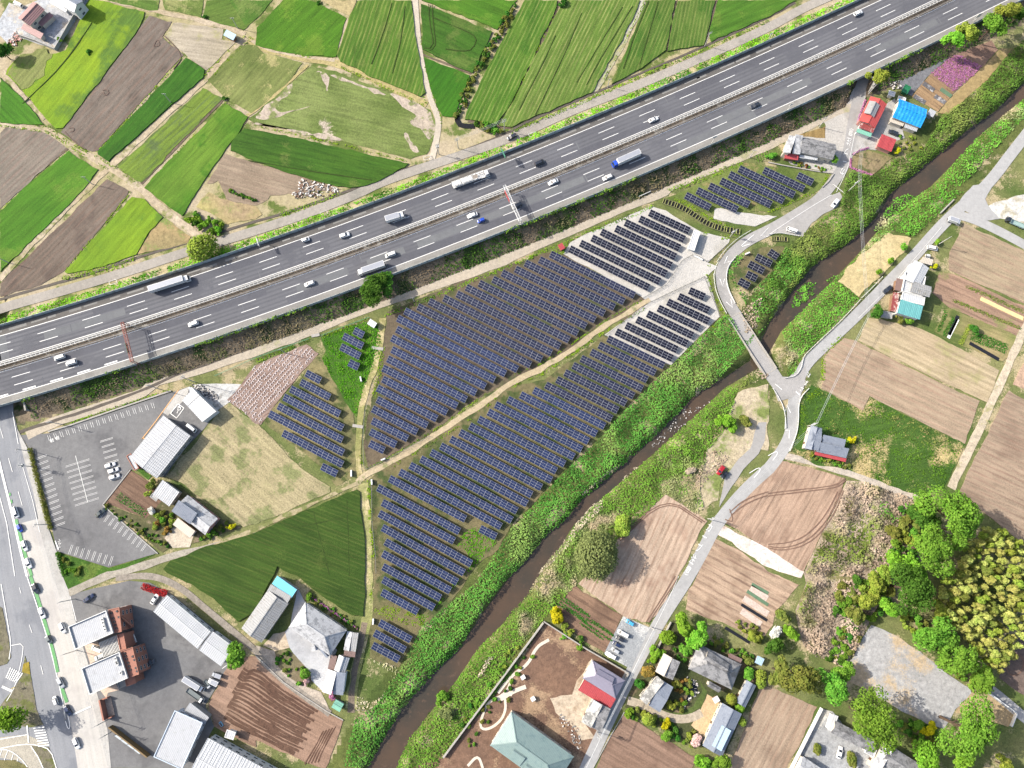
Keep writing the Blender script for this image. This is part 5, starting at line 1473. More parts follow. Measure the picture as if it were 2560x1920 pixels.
RPINK = roofmat('dusty_pink_roof', c(164, 124, 122), .6, var=.08)
RBROWN = roofmat('brown_sheet_roof', c(136, 112, 106), .5, var=.12)
RSKY = roofmat('sky_blue_roof', c(112, 200, 228), .6, var=.06)
RBEIGE = roofmat('beige_roof', c(206, 196, 182), .7, var=.08)
RPB = roofmat('pale_blue_roof', c(176, 204, 224), .7, var=.05)
WCREAM = pm('cream_wall', c(222, 212, 196), .85, .1)
WWHITE = pm('white_wall', c(236, 236, 234), .8, .06)
WGREY = pm('grey_wall', c(176, 174, 170), .85, .12)
WWOOD = pm('wood_wall', c(140, 108, 84), .85, .2)
WPINKW = pm('pink_wall', c(206, 150, 140), .85, .1)
BRICK = pm('salmon_wall', c(178, 124, 106), .85, .12, 1.2)
WINDOW = pm('window_glass', (.03, .038, .045, 1), .1, .05, spec=.6)
FRAME = pm('window_frame', c(214, 216, 218), .5)
DOORM = pm('door_wood', c(110, 84, 68), .7)
CONC = pm('wall_concrete', c(178, 174, 168), .9, .15, 1.0, dirt=c(168, 160, 150), dscale=.5)
win_me = MB().box(0, 0, 0, 1.5, .06, 1.0).mesh('window', WINDOW)
fr_me = MB().box(0, 0, .54, 1.66, .09, .08).box(0, 0, -.54, 1.66, .12, .08).box(.79, 0, 0, .08, .09, 1.0).box(-.79, 0, 0, .08, .09, 1.0).box(0, 0, 0, .06, .09, 1.0).mesh('frame', FRAME)
door_me = MB().box(0, 0, 1.0, 1.0, .07, 2.0).mesh('door', DOORM)

def rect_of(px, z):
    p = [Vector(q) for q in WS(px, z)]
    ctr = (p[0] + p[1] + p[2] + p[3]) / 4
    u = (p[1] - p[0]) + (p[2] - p[3])
    v = (p[3] - p[0]) + (p[2] - p[1])
    la, lb = u.length / 2, v.length / 2
    rz = math.atan2(u.y, u.x)
    if u.cross(v).z < 0:
        pass
    return ctr, rz, la, lb

def put(name, mb, mats, th, ctr, rz):
    o = mb.build(name, mats, th)
    o.location = (ctr.x - th.location.x, ctr.y - th.location.y, 0)
    o.rotation_euler = (0, 0, rz)
    return o

def block(th, fr, s, ze, zr, kind, rm, wm, over=.45, seam=0, win=True, z0=0.0, cap=None, ridge_off=0.0, hipk=1.0):
    """one roofed volume of building th; s: the four eave corners, first edge along the ridge; heights above local ground z0"""
    ctr, rz, A, B = rect_of(t(fr, s), z0 + ze)
    z0 = z0 - .1
    ze, zr = ze + .1, zr + .1
    a, b_ = A / 2, B / 2
    wa, wb = max(.4, a - over), max(.4, b_ - over)
    wl = MB()
    zw = ze - .05
    if kind in ('gable',):
        zg = ze + (zr - ze) * (wb / b_) - .12
        v = [(-wa, -wb, z0), (wa, -wb, z0), (wa, wb, z0), (-wa, wb, z0), (-wa, -wb, z0 + zw), (wa, -wb, z0 + zw), (wa, wb, z0 + zw), (-wa, wb, z0 + zw), (-wa, 0, z0 + zr - .2), (wa, 0, z0 + zr - .2)]
        wl.add(v, [(0, 1, 5, 4), (2, 3, 7, 6), (1, 2, 6, 9, 5), (3, 0, 4, 8, 7)])
    else:
        wl.box(0, 0, z0 + zw / 2, 2 * wa, 2 * wb, zw)
    put('wall', wl, wm, th, ctr, rz)
    def slope(sg, name='roof_slope'):
        m = MB()
        y0, y1 = sg * (b_ + .0), 0 + ridge_off
        n = max(1, int(math.hypot(b_, zr - ze) / .75))
        for i in range(n):
            f0, f1 = i / n, (i + 1) / n
            ya, yb = y0 + (y1 - y0) * f0, y0 + (y1 - y0) * f1
            za, zb = ze + (zr - ze) * f0 + .07, ze + (zr - ze) * f1
            q = [(-a, ya, z0 + za), (a, ya, z0 + za), (a, yb, z0 + zb), (-a, yb, z0 + zb)]
            q2 = [(x, y, z - .12) for x, y, z in q]
            m.add(q + q2, [(0, 1, 2, 3) if sg < 0 else (3, 2, 1, 0), (4, 5, 1, 0) if sg < 0 else (0, 1, 5, 4), (1, 5, 6, 2), (4, 0, 3, 7)])
        o = put(name, m, rm, th, ctr, rz)
        if seam:
            k = MB()
            for i in range(int(2 * a / seam) + 1):
                x = -a + .1 + i * seam
                if x < a:
                    k.bar((x, y0, z0 + ze + .1), (x, y1, z0 + zr + .1), .09, .09)
            q = k.build('seam', rm, o)
        return o
    if kind == 'gable':
        slope(-1), slope(1)
        put('ridge_cap', MB().box(0, ridge_off, z0 + zr + .06, 2 * a, .42, .2), cap or rm, th, ctr, rz)
    elif kind == 'hip':
        k = max(.3, a - b_ * hipk)
        E = [(-a, -b_, z0 + ze), (a, -b_, z0 + ze), (a, b_, z0 + ze), (-a, b_, z0 + ze)]
        T = [(-k, 0, z0 + zr), (k, 0, z0 + zr)]
        for fs in ((E[0], E[1], T[1], T[0]), (E[2], E[3], T[0], T[1]), (E[1], E[2], T[1]), (E[3], E[0], T[0])):
            m = MB()
            n = len(fs)
            lo = [(x, y, z - .15) for x, y, z in fs]
            m.add(list(fs) + lo, [tuple(range(n)), (0, n, n + 1, 1)])
            put('roof_slope', m, rm, th, ctr, rz)
        cp = MB().bar(T[0], T[1], .45, .3)
        for e_, t_ in ((0, 0), (3, 0), (1, 1), (2, 1)):
            cp.bar(E[e_], T[t_], .36, .24)
        put('ridge_cap', cp, cap or rm, th, ctr, rz)
    elif kind == 'shed':
        m = MB()
        q = [(-a, -b_, z0 + ze), (a, -b_, z0 + ze), (a, b_, z0 + zr), (-a, b_, z0 + zr)]
        m.add(q + [(x, y, z - .14) for x, y, z in q], [(0, 1, 2, 3), (4, 5, 1, 0), (5, 6, 2, 1), (6, 7, 3, 2), (7, 4, 0, 3)])
        o = put('roof_slope', m, rm, th, ctr, rz)
        if seam:
            k = MB()
            for i in range(int(2 * a / seam) + 1):
                x = -a + .1 + i * seam
                k.bar((x, -b_, z0 + ze + .05), (x, b_, z0 + zr + .05), .09, .09)
            k.build('seam', rm, o)
    elif kind == 'flat':
        o = put('roof_deck', MB().box(0, 0, z0 + ze, 2 * a, 2 * b_, .12), rm, th, ctr, rz)
        p = MB()
        for x, y, lx, ly in ((0, -b_, 2 * a + .3, .3), (0, b_, 2 * a + .3, .3), (-a, 0, .3, 2 * b_ - .3), (a, 0, .3, 2 * b_ - .3)):
            p.box(x, y, z0 + zr - (zr - ze) / 2, lx, ly, max(.2, zr - ze) + .1)
        put('parapet', p, cap or wm, th, ctr, rz)
        if seam:
            k = MB()
            for i in range(int(2 * a / seam)):
                k.box(-a + .3 + i * seam, 0, z0 + ze + .1, .1, 2 * b_ - .6, .09)
            k.build('seam', rm, o)
    if win and zw > 2.2:
        cr, sr = math.cos(rz), math.sin(rz)
        for st in range(max(1, int(zw / 2.9))):
            zc = z0 + 1.55 + st * 2.8
            for sd in (0, 1, 2, 3):
                ln = wa if sd < 2 else wb
                n = int(ln * 2 / 3.4)
                for i in range(n):
                    e = -ln + (i + .5) * 2 * ln / n
                    lx, ly, ra = ((e, (-1 if sd == 0 else 1) * (wb + .02), 0) if sd < 2 else ((-1 if sd == 2 else 1) * (wa + .02), e, math.pi / 2))
                    if st == 0 and sd == 0 and i == n // 2:
                        place('door', door_me, th, (ctr.x - th.location.x + lx * cr - ly * sr, ctr.y - th.location.y + lx * sr + ly * cr, z0 + .05), (0, 0, rz + ra))
                        continue
                    w_ = place('window', win_me, th, (ctr.x - th.location.x + lx * cr - ly * sr, ctr.y - th.location.y + lx * sr + ly * cr, zc), (0, 0, rz + ra))
                    place('frame', fr_me, w_, (0, 0, 0))
    return ctr, rz, a, b_

def house(name, label, cat, fr, blocks, z0=0.0, group=None):
    c0 = rect_of(t(fr, blocks[0][0]), z0 + blocks[0][1])[0]
    th = thing(name, label, cat, (c0.x, c0.y, 0), 0, group)
    for bl in blocks:
        s, ze, zr, kd, rm, wm = bl[:6]
        kw = bl[6] if len(bl) > 6 else {}
        block(th, fr, s, ze, zr, kd, rm, wm, z0=z0, **kw)
    return th
NW = dict(win=False)
house('house', 'two-storey house with dusty pink roof beside the lime green field', 'house', '00', [('285,15 155,162 258,222 392,82', 5.8, 7.4, 'gable', RPINK, WCREAM), ('360,225 465,135 430,112 330,205', 2.9, 3.5, 'shed', RPINK, WCREAM, NW), ('185,208 380,288 352,345 205,245', 2.8, 3.3, 'shed', RPINK, WCREAM, NW)], ZN)
house('house', 'white and black roofed house at the top edge beside the field wall', 'house', '00', [('590,-60 720,10 640,110 500,30', 6, 7.6, 'gable', RTB, WWHITE), ('440,-20 570,60 600,110 450,20', 3, 3.4, 'shed', RW, WWHITE, NW)], ZN)
house('shed', 'tiny pale blue-roofed shed where the farm tracks meet', 'shed', '00', [('1925,300 2010,345 2050,308 1965,262', 2.5, 2.9, 'shed', RPB, WWOOD, NW)], ZN)
house('farmhouse', 'long grey tiled farmhouse with a white-roofed wing by the panel plot', 'house', '30', [('292,1178 590,1250 552,1378 268,1318', 4.2, 6.6, 'gable', RT, WCREAM), ('238,1176 185,1330 130,1320 182,1178', 5.0, 6.0, 'shed', RTW, WCREAM), ('238,1176 298,1190 270,1330 200,1325', 4.6, 6.2, 'shed', RTW, WCREAM, NW), ('150,1325 265,1345 255,1382 138,1368', 2.8, 3.3, 'shed', RRED, WWOOD, NW), ('275,1340 430,1362 425,1386 270,1362', 2.6, 2.9, 'shed', RW, WGREY, NW)])
house('house', 'red-roofed house with a weathered grey raised ridge roof', 'house', '30', [('885,842 782,1040 925,1110 1030,890', 4.0, 5.2, 'gable', RRED2, WPINKW), ('872,872 832,978 912,1012 972,905', 5.2, 6.2, 'gable', RG, WPINKW, NW), ('815,1018 942,1068 905,1148 790,1100', 3.4, 3.8, 'shed', RRUST, WWHITE, NW), ('815,1018 942,1068 925,1100 808,1048', 3.9, 4.1, 'shed', RW, WWHITE, NW), ('775,1110 905,1160 880,1180 760,1140', 3.0, 3.2, 'shed', RMINT, WWHITE, NW)])
house('house', 'house roof covered with a crinkled bright blue tarpaulin', 'house', '30', [('1135,862 1382,942 1310,1110 1072,1005', 4.2, 6.0, 'gable', RBLUE, WCREAM), ('1130,832 1190,850 1180,880 1120,862', 3.0, 3.2, 'flat', RW, WWHITE, NW), ('1062,1030 1175,1068 1165,1092 1050,1050', 2.8, 3.0, 'shed', RBEIGE, WCREAM, NW), ('1185,1072 1295,1108 1282,1138 1175,1098', 2.8, 3.0, 'shed', RWG, WCREAM, NW), ('1400,938 1456,972 1420,1010 1372,985', 2.6, 2.9, 'shed', RWG, WGREY, NW)])
house('shed', 'small building with a plain red ribbed roof beside yellow flowers', 'shed', '30', [('980,1165 1110,1215 1060,1310 940,1262', 3.0, 3.7, 'shed', RRED, WPINKW, dict(win=False, seam=.6))])
house('storage_box', 'bright green storage container on the dark yard', 'container', '30', [('1190,732 1236,756 1196,812 1154,786', 2.2, 2.35, 'flat', pm('green_container', c(40, 160, 100), .5), pm('green_container', c(40, 160, 100)), NW)])
house('shed', 'white flat shed between the dark yard and the red house', 'shed', '30', [('1052,786 1102,800 1085,834 1035,818', 2.4, 2.5, 'flat', RW, WWHITE, NW)])
house('workshop', 'long riverside workshop of joined white roofs ending in a turquoise roof', 'workshop', '31', [('1262,605 1170,770 1310,808 1395,640', 5.2, 6.0, 'gable', RW, WWHITE, dict(seam=1.0)), ('1190,690 1150,860 1330,900 1350,740', 4.6, 5.2, 'flat', RW, WWHITE, NW), ('1250,770 1415,822 1392,908 1222,862', 5.8, 6.4, 'gable', RG, WGREY, dict(win=False, seam=.9)), ('1170,870 1356,915 1340,978 1150,932', 4.6, 4.8, 'flat', RW, WWHITE, NW), ('1150,930 1340,988 1310,1102 1110,1042', 5.0, 5.3, 'shed', RTEAL, WWHITE, dict(seam=.8)), ('1118,748 1172,760 1148,856 1086,845', 3.0, 3.4, 'shed', RBROWN, WWOOD, NW), ('1092,868 1140,880 1105,1035 1048,1025', 3.0, 3.3, 'shed', RRUST, WWOOD, NW), ('1340,560 1430,590 1410,630 1320,610', 3, 3.2, 'shed', RBEIGE, WGREY, NW)])
house('greenhouse_frame', 'pale slatted lean-to beside the turquoise roof and small trees', 'shed', '31', [('960,1020 1075,1050 1062,1090 945,1075', 2.2, 2.5, 'flat', RG, WGREY, NW)])
house('house', 'blue-grey tiled house with red lower eave in the weedy field', 'house', '32', [('430,365 360,570 325,555 362,362', 4.6, 5.6, 'shed', RTB, WCREAM), ('395,365 475,385 430,575 350,560', 4.6, 5.8, 'gable', RTB, WCREAM, NW), ('440,510 690,560 672,642 408,580', 4.0, 5.6, 'shed', RTB, WCREAM), ('470,440 665,480 660,555 465,512', 4.8, 5.6, 'shed', RTB, WCREAM, NW), ('408,582 680,642 664,676 402,608', 2.8, 3.3, 'shed', RRED, WWOOD, NW)])
house('house', 'violet tiled house with a red skirt roof in the walled compound', 'house', '23', [('690,725 970,900 900,1062 618,888', 5.0, 7.0, 'hip', RTP, WCREAM), ('625,885 895,1060 848,1146 568,990', 3.2, 4.2, 'shed', RRED, WCREAM, dict(win=False, seam=.7)), ('745,800 880,880 850,960 700,880', 6.2, 7.6, 'gable', RTP, WCREAM, NW)])
house('storehouse', 'mossy tiled storehouse with one white roof patch next to the lane', 'storehouse', '23', [('775,1108 682,1310 598,1255 700,1065', 4.0, 5.4, 'shed', RTD, WCREAM), ('775,1105 852,1150 765,1345 680,1305', 4.0, 5.3, 'gable', RT, WCREAM, NW), ('702,1066 775,1110 740,1205 665,1160', 4.9, 5.3, 'shed', RW, WWHITE, NW)])
house('house', 'large copper green hip-roofed house at the bottom edge', 'house', 'S', [('1277,1778 1433,1891 1383,1978 1227,1865', 5.4, 8.4, 'hip', RGREEN, WCREAM), ('1296,1850 1325,1870 1300,1915 1270,1895', 5.8, 7.8, 'gable', RGREEN, WCREAM, NW), ('1330,1885 1352,1900 1320,1950 1298,1935', 5.2, 7.0, 'gable', RGREEN, WCREAM, NW), ('1352,1895 1420,1940 1395,1985 1325,1940', 4.0, 4.6, 'shed', RGREEN, WCREAM, NW)])
house('farmhouse', 'grand grey tiled farmhouse with a raised ridge above the pond garden', 'house', '23', [('1628,600 1985,760 1895,985 1508,788', 4.0, 7.0, 'hip', RT, WCREAM), ('1690,638 1872,760 1838,850 1650,730', 5.8, 7.8, 'gable', RT, WCREAM, NW), ('1700,905 1800,960 1790,1012 1690,950', 3.4, 4.4, 'gable', RT, WCREAM, NW)])
house('storehouse', 'small pale gabled storehouse between clipped trees and the pond garden', 'storehouse', '23', [('1380,705 1305,868 1240,820 1312,665', 4.2, 5.4, 'shed', RBEIGE, WCREAM), ('1380,705 1452,742 1385,895 1306,866', 4.2, 5.4, 'shed', RT, WCREAM, NW)])
house('storehouse', 'long two-tone gabled storehouse by the lane corner and garden drive', 'storehouse', '23', [('1255,868 1096,1058 1165,1108 1310,905', 4.6, 5.8, 'shed', RTD, WCREAM), ('1310,905 1390,960 1280,1178 1165,1110', 4.6, 5.6, 'gable', RTB, WCREAM, NW)])
house('outbuilding', 'long slate blue outbuilding along the sandy courtyard', 'house', '23', [('1818,1095 1645,1465 1815,1560 1985,1192', 4.2, 5.8, 'gable', RTB, WCREAM), ('1815,1290 1730,1465 1805,1512 1890,1332', 5.6, 6.2, 'shed', RPB, WCREAM, NW)])
house('shed', 'small slate roofed shed behind the slate blue outbuilding', 'shed', '23', [('2022,900 1938,1085 2010,1138 2115,945', 3.0, 4.0, 'gable', RTB, WCREAM)])
house('shed', 'rusty brown shed roof behind the grand farmhouse', 'shed', '23', [('1880,665 1988,716 1975,756 1868,706', 2.6, 3.0, 'shed', RBROWN, WWOOD, NW)])
house('shed', 'small shed under a pale blue sheet near the brush', 'shed', '23', [('2125,690 2185,718 2150,775 2095,745', 2.2, 2.5, 'shed', RPB, WGREY, NW)])
house('house', 'long pale grey roofed house under the big tree at the bottom', 'house', '33', [('600,1255 925,1430 885,1520 520,1345', 4.4, 5.8, 'gable', RT, WCREAM), ('560,1190 605,1210 562,1350 512,1330', 3.4, 3.8, 'shed', RW, WWHITE, NW), ('860,1470 940,1510 905,1560 830,1520', 3.2, 3.5, 'flat', RWG, WWHITE, NW)])
house('house', 'white and slate gabled house at the lowest edge below the big trees', 'house', '33', [('1015,1450 880,1660 940,1700 1060,1500', 5.0, 6.6, 'shed', RTW, WCREAM), ('1040,1450 1410,1690 1320,1850 960,1620', 5.0, 7.0, 'gable', RT, WCREAM)])
house('house', 'pale roofed building at the walled corner of the bottom field', 'house', '33', [('300,1560 480,1672 400,1810 230,1690', 4.2, 5.6, 'gable', RTW, WCREAM)])
house('barn', 'long weathered grey barn with a sky blue roof section', 'barn', '13', [('85,150 -112,430 35,597 300,205', 4.0, 5.6, 'gable', RG, WGREY, dict(seam=1.0)), ('140,60 305,188 270,225 85,145', 4.2, 4.6, 'shed', RG, WGREY, NW), ('192,2 356,116 306,188 132,62', 4.4, 4.8, 'shed', RSKY, WGREY, NW)])
house('house', 'big silver tiled hip-roofed house in the gravel courtyard', 'house', '13', [('425,228 785,468 640,692 283,442', 4.2, 7.6, 'hip', RTW, WCREAM), ('545,575 560,640 480,640 470,600', 3.4, 4.4, 'gable', RTW, WCREAM, NW), ('560,585 640,690 610,705 530,620', 3.2, 4.0, 'gable', RTB, WCREAM, NW)])
house('shed', 'narrow grey lean-to sheds beside the silver tiled house', 'shed', '13', [('835,482 806,648 755,640 788,478', 3.0, 3.5, 'shed', RTW, WGREY, NW), ('838,484 888,492 862,655 808,648', 3.0, 3.5, 'shed', RG, WGREY, NW), ('765,645 868,650 850,705 755,690', 2.6, 2.8, 'shed', RBROWN, WWOOD, NW)])
house('storehouse', 'white and slate gabled storehouse nearest the dark track', 'storehouse', '13', [('702,820 655,1022 572,1000 622,808', 4.2, 5.4, 'shed', RW, WWHITE), ('702,820 788,835 745,1028 656,1022', 4.2, 5.4, 'shed', RTB, WWHITE, NW)])
house('storehouse', 'small white and grey storehouse between silver roof and white storehouse', 'storehouse', '13', [('705,682 685,822 755,832 822,706', 4.0, 5.0, 'gable', RWG, WWHITE), ('640,680 700,690 680,820 625,808', 3.0, 3.3, 'shed', RBROWN, WWOOD, NW)])
house('shed', 'small mint green roofed shed at the corner of the ploughed field', 'shed', '13', [('692,1066 762,1106 722,1176 650,1132', 2.6, 3.3, 'gable', RMINT, WGREY, NW)])
house('shop', 'shop with a broad pale grey ribbed roof in the car park', 'shop', '02', [('1412,278 1112,640 1362,812 1648,440', 4.8, 5.5, 'gable', RWG, WGREY, dict(seam=1.2)), ('1072,640 1110,628 1220,700 1190,730', 4.0, 4.3, 'flat', RWG, BRICK, NW)])
house('shed', 'pale ribbed square roof next to the garden rows', 'shed', '02', [('1412,830 1556,936 1460,1056 1314,950', 3.6, 4.2, 'shed', RWG, WGREY, dict(seam=.9)), ('1320,945 1370,985 1350,1012 1300,975', 2.4, 2.6, 'flat', RG, WGREY, NW)])
house('house', 'flecked tile house with slate upper roof and beige carport', 'house', '02', [('1612,955 1885,1160 1772,1308 1520,1100', 4.0, 5.8, 'gable', RTW, WPINKW), ('1555,1005 1708,1112 1648,1215 1478,1095', 6.0, 6.8, 'shed', RTB, WCREAM, dict(seam=.7)), ('1540,1155 1692,1275 1640,1326 1490,1214', 2.8, 3.0, 'shed', RBEIGE, WCREAM, NW)])
house('shed', 'long white ribbed storage shed in the office yard', 'shed', '03', [('1450,170 1826,486 1706,626 1316,300', 4.6, 5.2, 'gable', RW, WWHITE, dict(seam=.9))])
house('shed', 'shorter white ribbed shed joined to the long one beside a tree', 'shed', '03', [('1836,490 2022,600 1912,796 1722,626', 4.4, 5.0, 'gable', RW, WWHITE, dict(seam=.8))])
house('warehouse', 'plain pale blue-white flat warehouse roof near the bottom edge', 'warehouse', '03', [('1536,1172 1770,1282 1552,1652 1310,1550', 6.2, 6.5, 'flat', RWG, pm('pale_blue_wall', c(206, 220, 238), .7), dict(cap=pm('pale_blue_trim', c(210, 224, 240), .6)))])
house('shed', 'fan-shaped corrugated pale roof behind the flat warehouse', 'shed', '03', [('1645,1085 1806,1222 1758,1292 1592,1172', 4.0, 4.4, 'shed', RWG, WGREY, dict(win=False, seam=.7))])
house('warehouse', 'broad warehouse with coarse white roof ribs at the bottom edge', 'warehouse', '03', [('1795,1395 2420,1740 2240,2080 1620,1740', 6.6, 7.4, 'gable', RW, WWHITE, dict(seam=1.3))])
house('tank_house', 'white cube-like tank hut beside the ribbed warehouse', 'hut', '03', [('1962,1330 2042,1352 2008,1412 1945,1390', 3.4, 3.5, 'flat', RW, WWHITE, NW)])
house('container', 'long white container unit on the gravel beside the dark panels', 'container', '21', [('1590,336 1636,352 1562,500 1504,482', 2.9, 3.0, 'flat', RW, WWHITE, NW)])
house('shed', 'tiny red-roofed hut at the corner of the gravel panel field', 'shed', '21', [('394,460 432,442 460,482 420,508', 2.2, 2.6, 'shed', RRED, WWOOD, NW)])
house('shed', 'tiny white-roofed hut in the grassy triangle by the service road', 'shed', '11', [('990,1095 1046,1136 1020,1176 960,1140', 2.3, 2.7, 'shed', RW, WGREY, NW)])

# fan-shaped white shop annexe
p = WS(t('02', '1632,28 1660,30 1725,100 1868,236 1748,328 1575,142 1640,70'), 4.6)
c0 = sum(p, Vector()) / len(p)
th = thing('shop_annexe', 'fan-shaped white flat-roofed annexe beside the wheelchair bay', 'annexe', (c0.x, c0.y, 0))
q = [v - Vector((c0.x, c0.y, 0)) for v in p]
MB().prism([v * .97 for v in q], 0, 4.3).build('wall', WWHITE, th)
MB().prism(q, 4.3, 4.6).build('roof_deck', RW, th)
e = MB()
m_ = WS(t('02', '1620,190 1722,98'), 4.6)
e.bar(m_[0] - Vector((c0.x, c0.y, -.03)), m_[1] - Vector((c0.x, c0.y, -.03)), .25, .1)
e.build('roof_joint', WGREY, th)

# office building: two flat white roofs, a brick-red service strip, louvred court
oc = rect_of(t('03', '600,440 918,298 985,490 660,626'), 11)[0]
th = thing('office_building', 'salmon and white office building with two flat roofs and a louvred court', 'office building', (oc.x, oc.y, 0))
block(th, '03', '600,440 918,298 985,490 660,626', 10.4, 11.1, 'flat', RWG, WWHITE, over=.2)
block(th, '03', '715,800 1032,656 1110,880 782,1016', 10.4, 11.1, 'flat', RWG, WWHITE, over=.2)
block(th, '03', '922,296 1012,280 1070,470 988,490', 9.6, 9.9, 'flat', BRICK, BRICK, over=.1)
block(th, '03', '1040,652 1142,620 1206,842 1112,878', 9.6, 9.9, 'flat', BRICK, BRICK, over=.1)
block(th, '03', '1010,510 1060,500 1100,620 1050,640', 8.0, 8.3, 'flat', BRICK, BRICK, over=.1, win=False)
block(th, '03', '1018,915 1100,880 1118,935 1032,970', 6.0, 6.4, 'flat', WGREY, WGREY, over=.1, win=False)
block(th, '03', '1112,880 1160,868 1178,915 1070,960', 7.0, 7.3, 'flat', BRICK, BRICK, over=.1, win=False)
ctr, rz, a, b_ = rect_of(t('03', '850,580 1010,508 1052,640 896,702'), 7)
a, b_ = a / 2, b_ / 2
slat = MB().box(0, 0, 0, .22, 2 * b_, .3).mesh('louvre_slat', WWHITE)
for i in range(14):
    x = -a + .2 + i * (2 * a - .4) / 13
    place('louvre_slat', slat, th, (ctr.x - oc.x + x * math.cos(rz), ctr.y - oc.y + x * math.sin(rz), 7), (0, 0, rz))
be = MB()
for k in range(4):
    be.box(0, -b_ + .2 + k * (2 * b_ - .4) / 3, 6.75, 2 * a, .18, .2)
for sx in (-1, 1):
    for sy in (-1, 1):
        be.box(sx * a * .95, sy * b_ * .95, 3.3, .25, .25, 6.6)
put('louvre_frame', be, WWHITE, th, ctr, rz)
sq = MB().box(0, 0, 0, .7, .7, .5).mesh('vent_opening', plastic)
for s in ('960,320', '975,365', '985,395', '993,424', '1003,452', '1025,355', '1008,305', '1075,667', '1082,692', '1090,717', '1103,750', '1112,780', '1122,810', '1145,695', '1160,725', '1172,795', '1182,822'):
    w_ = W(t('03', s)[0], 9.9)
    place('vent_opening', sq, th, (w_.x - oc.x, w_.y - oc.y, 9.75), (0, 0, rz))
ac = MB().box(0, 0, .45, .9, 1.3, .9).mesh('air_conditioner', white_steel)
fan = MB().tube((0, 0, .9), (0, 0, .93), .35, n=12).mesh('fan', plastic)
for s in ('890,375', '897,402', '905,432', '915,460', '1003,712', '1012,740', '1018,755', '1050,835'):
    w_ = W(t('03', s)[0], 10.6)
    o = place('air_conditioner', ac, th, (w_.x - oc.x, w_.y - oc.y, 10.4), (0, 0, rz))
    place('fan', fan, o, (0, 0, 0))
# outside stair and the sign wall
st = MB()
p0 = [W(q, 5) for q in t('03', '1040,365 1100,345 1140,430 1075,460')]
for i in range(9):
    f = i / 8
    a_, b2 = p0[0].lerp(p0[3], f), p0[1].lerp(p0[2], f)
    st.bar(a_ + Vector((-oc.x, -oc.y, 3.0 - f * 4)), b2 + Vector((-oc.x, -oc.y, 3.0 - f * 4)), .9, .12)
for k in (0, 1):
    st.bar(p0[0 + k] + Vector((-oc.x, -oc.y, 4)), p0[3 - k] + Vector((-oc.x, -oc.y, 0)), .14, .9)
st.build('outside_stair', BRICK, th)
ctr, rz, a, b_ = rect_of(t('03', '848,1072 922,1054 978,1216 910,1246'), 2.5)
th = thing('forecourt_wall', 'salmon framed forecourt wall around pale paving beside the road', 'wall', (ctr.x, ctr.y, 0))
a, b_ = a / 2, b_ / 2
f = MB()
f.box(-a + .3, 0, 1.7, .6, 2 * b_, 3.4).box(0, -b_ + .2, 1.2, 2 * a - .7, .4, 2.4).box(0, b_ - .2, 1.2, 2 * a - .7, .4, 2.4)
put('wall', f, BRICK, th, ctr, rz)
put('paving', MB().box(.3, 0, .15, 2 * a - .8, 2 * b_ - .9, .3), pm('pale_paving', c(212, 190, 172)), th, ctr, rz)

# ---------------------------------------------------------------- walls, rails, fences
def wall_line(name, label, cat, fr, s, hgt, wid, mat, z0=0.0, capm=None, closed=False, part='wall'):
    p = WS(t(fr, s), z0)
    th = thing(name, label, cat, (p[0].x, p[0].y, 0))
    b = MB()
    for a, e in zip(p, p[1:]):
        a, e = a - p[0], e - p[0]
        b.bar(a + Vector((0, 0, z0 + hgt / 2)), e + Vector((0, 0, z0 + hgt / 2)), wid, hgt)
    b.build(part, mat, th)
    if capm:
        b = MB()
        for a, e in zip(p, p[1:]):
            a, e = a - p[0], e - p[0]
            b.bar(a + Vector((0, 0, z0 + hgt + .06)), e + Vector((0, 0, z0 + hgt + .06)), wid + .12, .12)
        b.build('coping', capm, th)
    return th
def rail_line(label, fr, s, z0=0.0, hgt=.75, mat=None, step=2.0, rails=(.65,), sm=1):
    p = chaikin(WS(t(fr, s), z0), sm)
    p = resample(p, step)
    th = thing('guard_rail', label, 'guard rail', (p[0].x, p[0].y, z0))
    o = p[0]
    for z in rails:
        b = MB()
        for a, e in zip(p, p[1:]):
            b.bar(a - o + Vector((0, 0, z)), e - o + Vector((0, 0, z)), .14, .3)
        b.build('rail', mat or white_steel, th)
    po = MB().box(0, 0, hgt / 2, .14, .14, hgt).mesh('post', mat or white_steel)
    for q in p:
        place('post', po, th, q - o)
    return th
def fence_line(label, fr, s, z0=0.0, hgt=1.4, mat=None, step=2.4):
    p = resample(WS(t(fr, s), z0), step)
    th = thing('fence', label, 'fence', (p[0].x, p[0].y, z0))
    o = p[0]
    b = MB()
    for a, e in zip(p, p[1:]):
        for z in np.linspace(.15, hgt, 5):
            b.bar(a - o + Vector((0, 0, z)), e - o + Vector((0, 0, z)), .035)
    b.build('wire_mesh', mat, th)
    po = MB().box(0, 0, hgt / 2, .08, .08, hgt).mesh('post', mat)
    for q in p[:290]:
        place('post', po, th, q - o)
    return th
fgreen = pm('green_fence', c(70, 150, 120), .5)
fgrey = pm('grey_fence', c(120, 120, 116), .6)
fence_line('green wire fence between service road and mulched field', '11', '-350,1590 0,1435 220,1355 460,1270', mat=fgreen)
fence_line('green wire fence along the grassy triangle of small panels', '11', '560,1245 700,1190 980,1085', mat=fgreen)
fence_line('grey fence around the soil panel field beside the two-rut track', '12', '1010,0 940,250 925,480 935,745 1080,680 1500,450', mat=fgrey)
fence_line('grey fence beside the straight two-rut track', '12', '1000,830 1005,1200 1035,1480 1040,1640', mat=fgrey)
fence_line('grey fence along the gravel panels and access road', '21', '1130,920 1340,800 1460,600 1570,540 1690,610 1870,440', mat=fgrey)
fence_line('grey fence at the lower edge of the gravel panels', '21', '800,1250 1180,960 1660,735 1795,1075 1380,1490', mat=fgrey)
